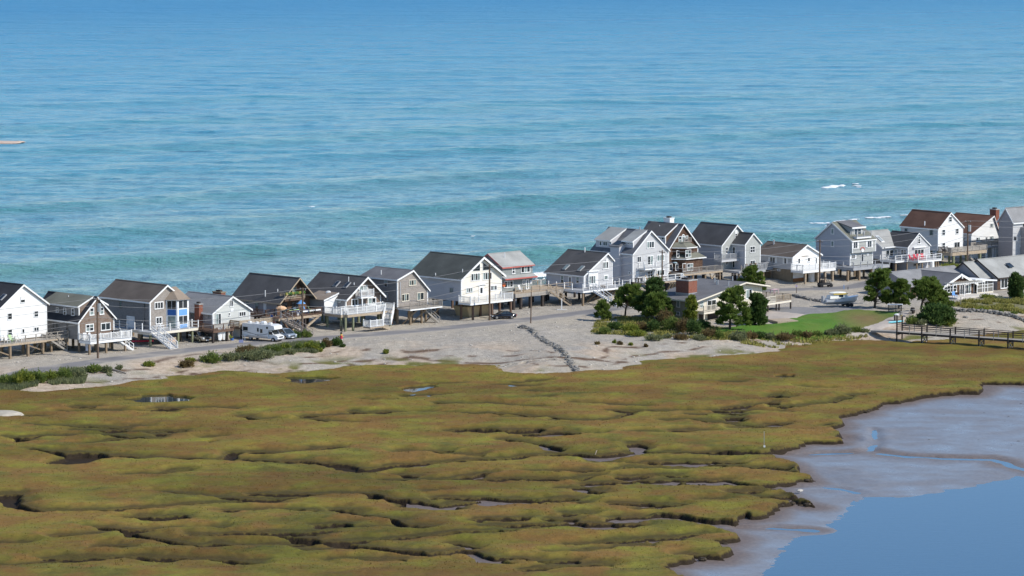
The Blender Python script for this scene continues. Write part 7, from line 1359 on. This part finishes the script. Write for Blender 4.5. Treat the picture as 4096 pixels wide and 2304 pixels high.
# adirondack and plain chairs
def chair(house, x, y, z, rz, m, lb, red=False, group=None):
    P = house.world(x, y, z); parts = [('seat', MB().box(-.28, -.3, .32, .28, .3, .38), m), ('backrest', MB().prism([(.22, .38), (.30, .38), (.62, 1.08), (.52, 1.1)], -.27, .27, 'x'), m)] + [('leg', MB().box(sx * .28 - .03, sy, 0, sx * .28 + .03, sy + .07, .32 if sy > 0 else .56), m) for sx in (-1, 1) for sy in (-.3, .22)] + [('armrest', MB().box(sx * .33 - .07, -.34, .56, sx * .33 + .07, .36, .60), m) for sx in (-1, 1)]
    place('deck_chair' if not red else 'adirondack_chair', lb, 'chair', P, house.a + rz, parts, group)
CH = H16; xs_ = [CH.fg(a, 815, 1.6)[0] for a in (585, 645, 690, 745)]
for x, rz, lb in zip(xs_, (.35, .05, -.05, -.3), ('westmost red chair on the white deck, turned outward', 'second red chair from the west on the white deck', 'third red chair from the west on the white deck', 'eastmost red chair on the white deck, turned inward')): chair(CH, x, -1.4, CH.f - .05, rz, REDC, lb, True, 'red adirondack chairs')
for x, m, lb in zip((.3, 1.15, 2.0, 2.9), (WHITE, GREENC, WHITE, WHITE), ('white chair at the west end of the first house deck', 'light green chair on the first house deck', 'white chair just east of the green one', 'white chair nearest the small window on the first house deck')): chair(H1, x, -1.3, H1.f - .15, .1, m, lb, False, 'chairs on the first deck')
def table(P, rz, L, W, h, m, lb, lm=None, name='table', cat='table', bench=False):
    parts = [('tabletop', MB().box(-L / 2, -W / 2, h - .05, L / 2, W / 2, h), m)] + [('leg', MB().box(x - .05, y - .05, 0, x + .05, y + .05, h - .052), lm or m) for x in (-L / 2 + .15, L / 2 - .15) for y in (-W / 2 + .1, W / 2 - .1)]
    if bench: parts += [('bench', MB().box(-L / 2, s_ * (W / 2 + .35) - .13, .40, L / 2, s_ * (W / 2 + .35) + .13, .45), m) for s_ in (-1, 1)]
    place(name, lb, cat, P, rz, parts)
x = H3.fg(960, 895, 1.4)[0]; table(H3.world(x, -1.5, H3.f), H3.a, 1.8, .8, .74, WHITE, 'white picnic table with benches on the blue-bay house deck', bench=True, name='picnic_table')
x = H2.fg(1610, 950, 1.5)[0]; table(H2.world(x, -1.3, H2.f - .1), H2.a, 1.2, .8, .74, WHITE, 'white table on the balustraded deck of the dormered house')
for x, y, rz, lb in ((H2.fg(1420, 990, 1.5)[0], -1.3, .4, 'white chair at the west end of the balustraded deck'), (H2.fg(1300, 1000, .8)[0], -.9, -.4, 'white chair tucked against the dormered house wall')): chair(H2, x, y, H2.f - .1, rz, WHITE, lb)
place('grill', 'black covered grill on the balustraded deck', 'grill', H2.world(H2.fg(1760, 905, .8)[0], -.7, H2.f - .1), H2.a, [('cover', MB().loft([[(-.6, -.3, .1), (.6, -.3, .1), (.6, .3, .1), (-.6, .3, .1)], [(-.45, -.28, 1.0), (.45, -.28, 1.0), (.45, .28, 1.0), (-.45, .28, 1.0)]]), BLACK)])
table(H11.world(H11.fg(1700, 900, 1.4)[0], -1.4, H11.f), H11.a, 1.6, .9, .74, BROWNW, 'brown patio table on the tall balconied house deck'); table(H11.world(H11.fg(1500, 905, 1.4)[0], -1.3, H11.f), H11.a, 1.1, .8, .74, DARKW, 'dark table at the west of the tall house deck')
for x, lb, m in ((1640, 'tan folding chair on the tall house deck, west of the brown table', TANW), (1800, 'tan folding chair on the tall house deck, east of the brown table', TANW), (1860, 'brown lounger chair at the east of the tall house deck', BROWNW)): chair(H11, H11.fg(x, 900, 1.2)[0], -1.1, H11.f, .5, m, lb)
x = H10.fg(1000, 995, 1.6)[0]; table(H10.world(x, -1.6, H10.f - .05), H10.a, 1.0, .6, .42, BROWNW, 'low brown table on the skylit house deck'); table(H10.world(H10.fg(855, 1005, 1.6)[0], -1.5, H10.f - .05), H10.a, .9, .7, .45, WHITE, 'low white table beneath the bow window')
for x, lb in ((1660, 'brown chair west end on the winged house deck'), (1730, 'brown chair in the middle of the winged house deck'), (1800, 'brown chair east end on the winged house deck')): chair(H13, H13.fg(x, 890, 3.8)[0], -3.8, H13.f, .2, BROWNW, lb)
for x, lb in ((1100, 'brown recliner at the west of the brown deck'), (1020, 'dark recliner against the rail of the brown deck')): chair(H17, H17.fg(x, 740, 1.6)[0], -1.6, H17.f - .15, .6, BROWNW, lb)
table(H17.world(H17.fg(1215, 690, 1.4)[0], -1.6, H17.f - .15), H17.a, 1.5, .9, .74, WHITE, 'round-edged white table on the brown deck')
chair(H9, H9.fg(1785, 745, 1.4)[0], -1.2, H9.f - .1, .2, WHITE, 'white chair on the tan deck of the red-trimmed house'); table(H22.world(H22.fg(600, 390, .2, 'K')[0], .4, H22.f * 0 + 2.6), H22.a, 1.6, .9, .74, flat('pink_cloth', (.6, .42, .42), .8, .05), 'pink-topped table on the beige house sun deck')
# A-frame deck clutter
F5 = H5.f - .1
place('patio_umbrella', 'peach patio umbrella half-folded at the top of the stone-edged stairs', 'umbrella', H5.world(H5.fg(945, 790, 2.4)[0], -2.2, F5), 0, [('pole', MB().tube((0, 0, 0), (0, 0, 1.9), .04), WHITE), ('canopy', MB().blob((0, 0, 1.45), .85, .7, .4, 8, 7, .18), PEACH), ('base', MB().tube((0, 0, 0), (0, 0, .14), .3, n=10), CONC)])
x = H5.fg(1125, 760, 1.5)[0]; table(H5.world(x, -1.6, F5), H5.a + .1, 2.0, .9, .74, BLUEF, 'long table with blue cloth on the A-frame deck', WHITE)
place('surfboard', 'pale green surfboard lying on the blue-clothed table', 'surfboard', H5.world(x, -1.6, F5 + .74), H5.a + .1, [('board', MB().loft([[(a, -w_, .06), (a, 0, .02), (a, w_, .06), (a, 0, .16)] for a, w_ in ((-1.2, .03), (-.7, .26), (.2, .3), (.9, .2), (1.2, .03))]), GREENC)])
place('cooler', 'white cooler standing before the blue-clothed table', 'cooler', H5.world(x, -2.5, F5), H5.a, [('body', MB().box(-.4, -.25, 0, .4, .25, .42), WHITE), ('lid', MB().box(-.42, -.27, .422, .42, .27, .5), SKYP)])
place('patio_umbrella', 'blue and white striped umbrella over the A-frame deck', 'umbrella', H5.world(H5.fg(1230, 760, 1.4)[0], -1.5, F5), 0, [('pole', MB().tube((0, 0, 0), (0, 0, 2.2), .04), METAL), ('canopy', MB().tube((0, 0, 1.75), (0, 0, 2.3), .75, .05, 10), SKYP), ('base', MB().tube((0, 0, 0), (0, 0, .14), .3, n=10), CONC)])
for i, (px, m, lb) in enumerate(((1190, WHITE, 'white chair beneath the blue umbrella'), (1300, BLUEF, 'blue chair east of the blue umbrella'), (1345, SKYP, 'pale blue chair farther east on the A-frame deck'), (1400, GREENC, 'green chair at the east end of the A-frame deck'))): chair(H5, H5.fg(px, 770, 1.3)[0], -1.0 - .25 * (i % 2), F5, .3 * i, m, lb)
for i in range(3): x = H5.fg((1290, 1390, 1485)[i], 780, 3.15)[0]; place('window_box', ('west', 'middle', 'east')[i] + ' white planter box hooked on the A-frame deck rail', 'planter', H5.world(x, -3.25, F5 + .62), H5.a, [('box', MB().box(-.55, -.14, 0, .55, .08, .2), WHITE)], 'rail planters')
P = H5.world(H5.fg(760, 850, .5)[0], -.6, .6); o = empty('flag', P, H5.a); tag(o, 'small American flag hanging on a leaning pole beside the A-frame house', 'flag'); MB().tube((0, 0, .6), (-.25, -.3, 2.6), .025).build('flag_pole', WHITE, o)
for i in range(13):
    x0 = -.2 + i * .10; MB().prism([(x0, 1.25 - .03 * i), (x0 + .1, 1.22 - .03 * i), (x0 + .1, 2.25 - .11 * i), (x0, 2.36 - .11 * i)] if i > 4 else [(x0, 1.25 - .03 * i), (x0 + .1, 1.22 - .03 * i), (x0 + .1, 1.7), (x0, 1.75)], -.33, -.31, 'y').build('stripe', REDC if i % 2 == 0 else WHITE, o)
MB().prism([(-.2, 1.78), (.3, 1.72), (.3, 2.3), (-.2, 2.45)], -.335, -.308, 'y').build('canton', BLUEF, o)
# junk beneath the low pale house
for i, (px, py, w_, hh, m, lb) in enumerate(((1915, 1060, .9, 2.6, WHITE, 'white sheeted bundle hanging under the low pale house deck, west'), (1975, 1060, .6, 2.4, WHITE, 'narrow white sheet hanging under the same deck, middle'), (2040, 1075, .8, 2.7, CREAMP, 'cream sheet hanging under the same deck, east'))):
    p = H4.world(H4.fg(px, py, 2.2)[0], -2.1); R = random.Random(i); place('hanging_sheet', lb, 'sheet', Vector((p.x, p.y, hgt(p.x, p.y))), H4.a, [('cloth', MB().loft([[(-w_ * .35, 0, .3), (0, -.12, .2), (w_ * .35, 0, .35), (0, .1, .3)], [(-w_ * .5, 0, hh * .5), (0, -.2, hh * .55), (w_ * .45, 0, hh * .5), (0, .15, hh * .5)], [(-w_ * .5, 0, hh * .85), (0, -.08, hh * .85), (w_ * .5, 0, hh * .85), (0, .08, hh * .85)]]), m)], 'sheets under the deck')
p = H4.world(H4.W * .55, -3.2); table(Vector((p.x, p.y, hgt(p.x, p.y))), H4.a, 1.8, .7, .74, WHITE, 'white bench table under the low pale house deck'); place('plant_pots', 'cluster of pots and yellow-green plants at the foot of the low pale house', 'plant pot', gat('B', 2050, 1075), 0, [('pot', MB().tube((-.4, 0, 0), (-.4, 0, .35), .25, .32), TANB), ('pot', MB().tube((.4, 0, 0), (.4, 0, .4), .25, .32), BLUEF), ('plant', MB().blob((.0, 0, .6), .7, .4, .35, 5, 7, .3), L_YEL)])
x = gat('C', 262, 1160); place('covered_grill', 'lumpy pale tarp-covered pile at the rear of the motorhome', 'tarp pile', x, .3, [('tarp', MB().blob((0, 0, .85), .85, .7, .85, 12, 9, .15), flat('pale_tarp', (.62, .60, .52), .8, .1)), ('bin', MB().box(-.6, -.95, 0, .6, -.5, .5), GREENW)])
p = H3.world(H3.fg(1180, 1100, 2.5)[0], -2.4); place('plywood_panel', 'pale plywood panels leaning under the blue-bay house deck', 'panel', Vector((p.x, p.y, hgt(p.x, p.y))), H3.a, [('board', MB().box(-.9, -.05, .05 + i * .36, 1.0, 0, .38 + i * .36), TANW if i != 1 else PEACH) for i in range(3)])
# satellite dishes, deck table benches on the pergola house, yard chair
place('blue_chair', 'blue deck chair beneath the pergola edge', 'chair', H20.world(.2, -2.6, .2), H20.a, [('seat', MB().box(-.35, -.3, .35, .35, .3, .42), SKYP), ('backrest', MB().box(-.35, .28, .42, .35, .34, 1.0), SKYP)] + [('leg', MB().box(a - .03, b - .03, 0, a + .03, b + .03, .35), SKYP) for a in (-.3, .3) for b in (-.25, .25)])
for i, (px, py, v, lb) in enumerate(((1405, 520, 'C', 'white satellite dish on the roof edge east of the A-frame'),)):
    p = H6.world(-.5, 3.5, H6.e0 + .4); place('satellite_dish', lb, 'satellite dish', p, 0, [('dish', MB().blob((0, 0, .3), .42, .14, .3, 3, 7, .02), WHITE), ('arm', MB().tube((0, .05, .3), (0, .5, -.3), .03), METAL)])
o = MB().box(-.5, -2.2, 0, 3.2, 1.8, .35).build('lawn_planter', TANW); o.location = gat('K', 560, 840); o.rotation_euler = (0, 0, math.radians(20)); tag(o, 'low pale timber-walled planter at the patio edge', 'planter')
# foam and breaking surf
def foam():
    b = MB(); R = random.Random(4)
    def run(v, x0, y0, x1, y1, n, rx, rz, z=.55):
        for i in range(n):
            f = R.random(); p = at(v, x0 + (x1 - x0) * f, y0 + (y1 - y0) * f + R.uniform(-1, 1), z); zz = float(swell(np.array([p.x]), np.array([p.y]))[0][0]) if z < .8 else z
            b.blob((p.x, p.y + R.uniform(-.6, .6), zz + .05), rx * R.uniform(.5, 1.5), rx * R.uniform(.4, 1.2), rz * R.uniform(.4, 1), i, 5, .35)
    run('F', -20, 870, 225, 835, 240, 1.1, .7, 1.0); run('F', 0, 830, 200, 815, 60, .5, .5, 1.9); run('E', 1950, 560, 2130, 545, 90, .8, .8, 1.6)
    for a in ((1010, 155, 1270, 135), (1340, 125, 1520, 110), (1610, 101, 1730, 98), (1860, 82, 1930, 80), (1980, 73, 2120, 65), (1260, 195, 1310, 190)): run('H', *a, 16, .55, .10)
    run('W', 2072, 466, 2124, 461, 26, .8, .3); run('I', 0, 214, 260, 195, 16, .55, .10); run('I', 420, 186, 540, 184, 8, .5, .10); run('W', 778, 514, 790, 512, 3, .35, .12); run('W', 2150, 455, 2165, 470, 5, .8, .15); run('W', 1180, 590, 1200, 588, 3, .3, .1)
    o = b.build('sea_foam', flat('foam', (.85, .86, .86), .7, .05)); o['kind'] = 'stuff'
foam()
sb = MB()
for i in range(40): f = random.random(); p = at('W', -12 + 52 * f, 357.5 + random.uniform(-1.2, 1.2), .2); sb.blob((p.x, p.y, .1), 2.6, 4, .35, i, 5, .3)
sb.build('sandbar', flat('wet_sand', (.55, .42, .33), .7, .1))['kind'] = 'structure'
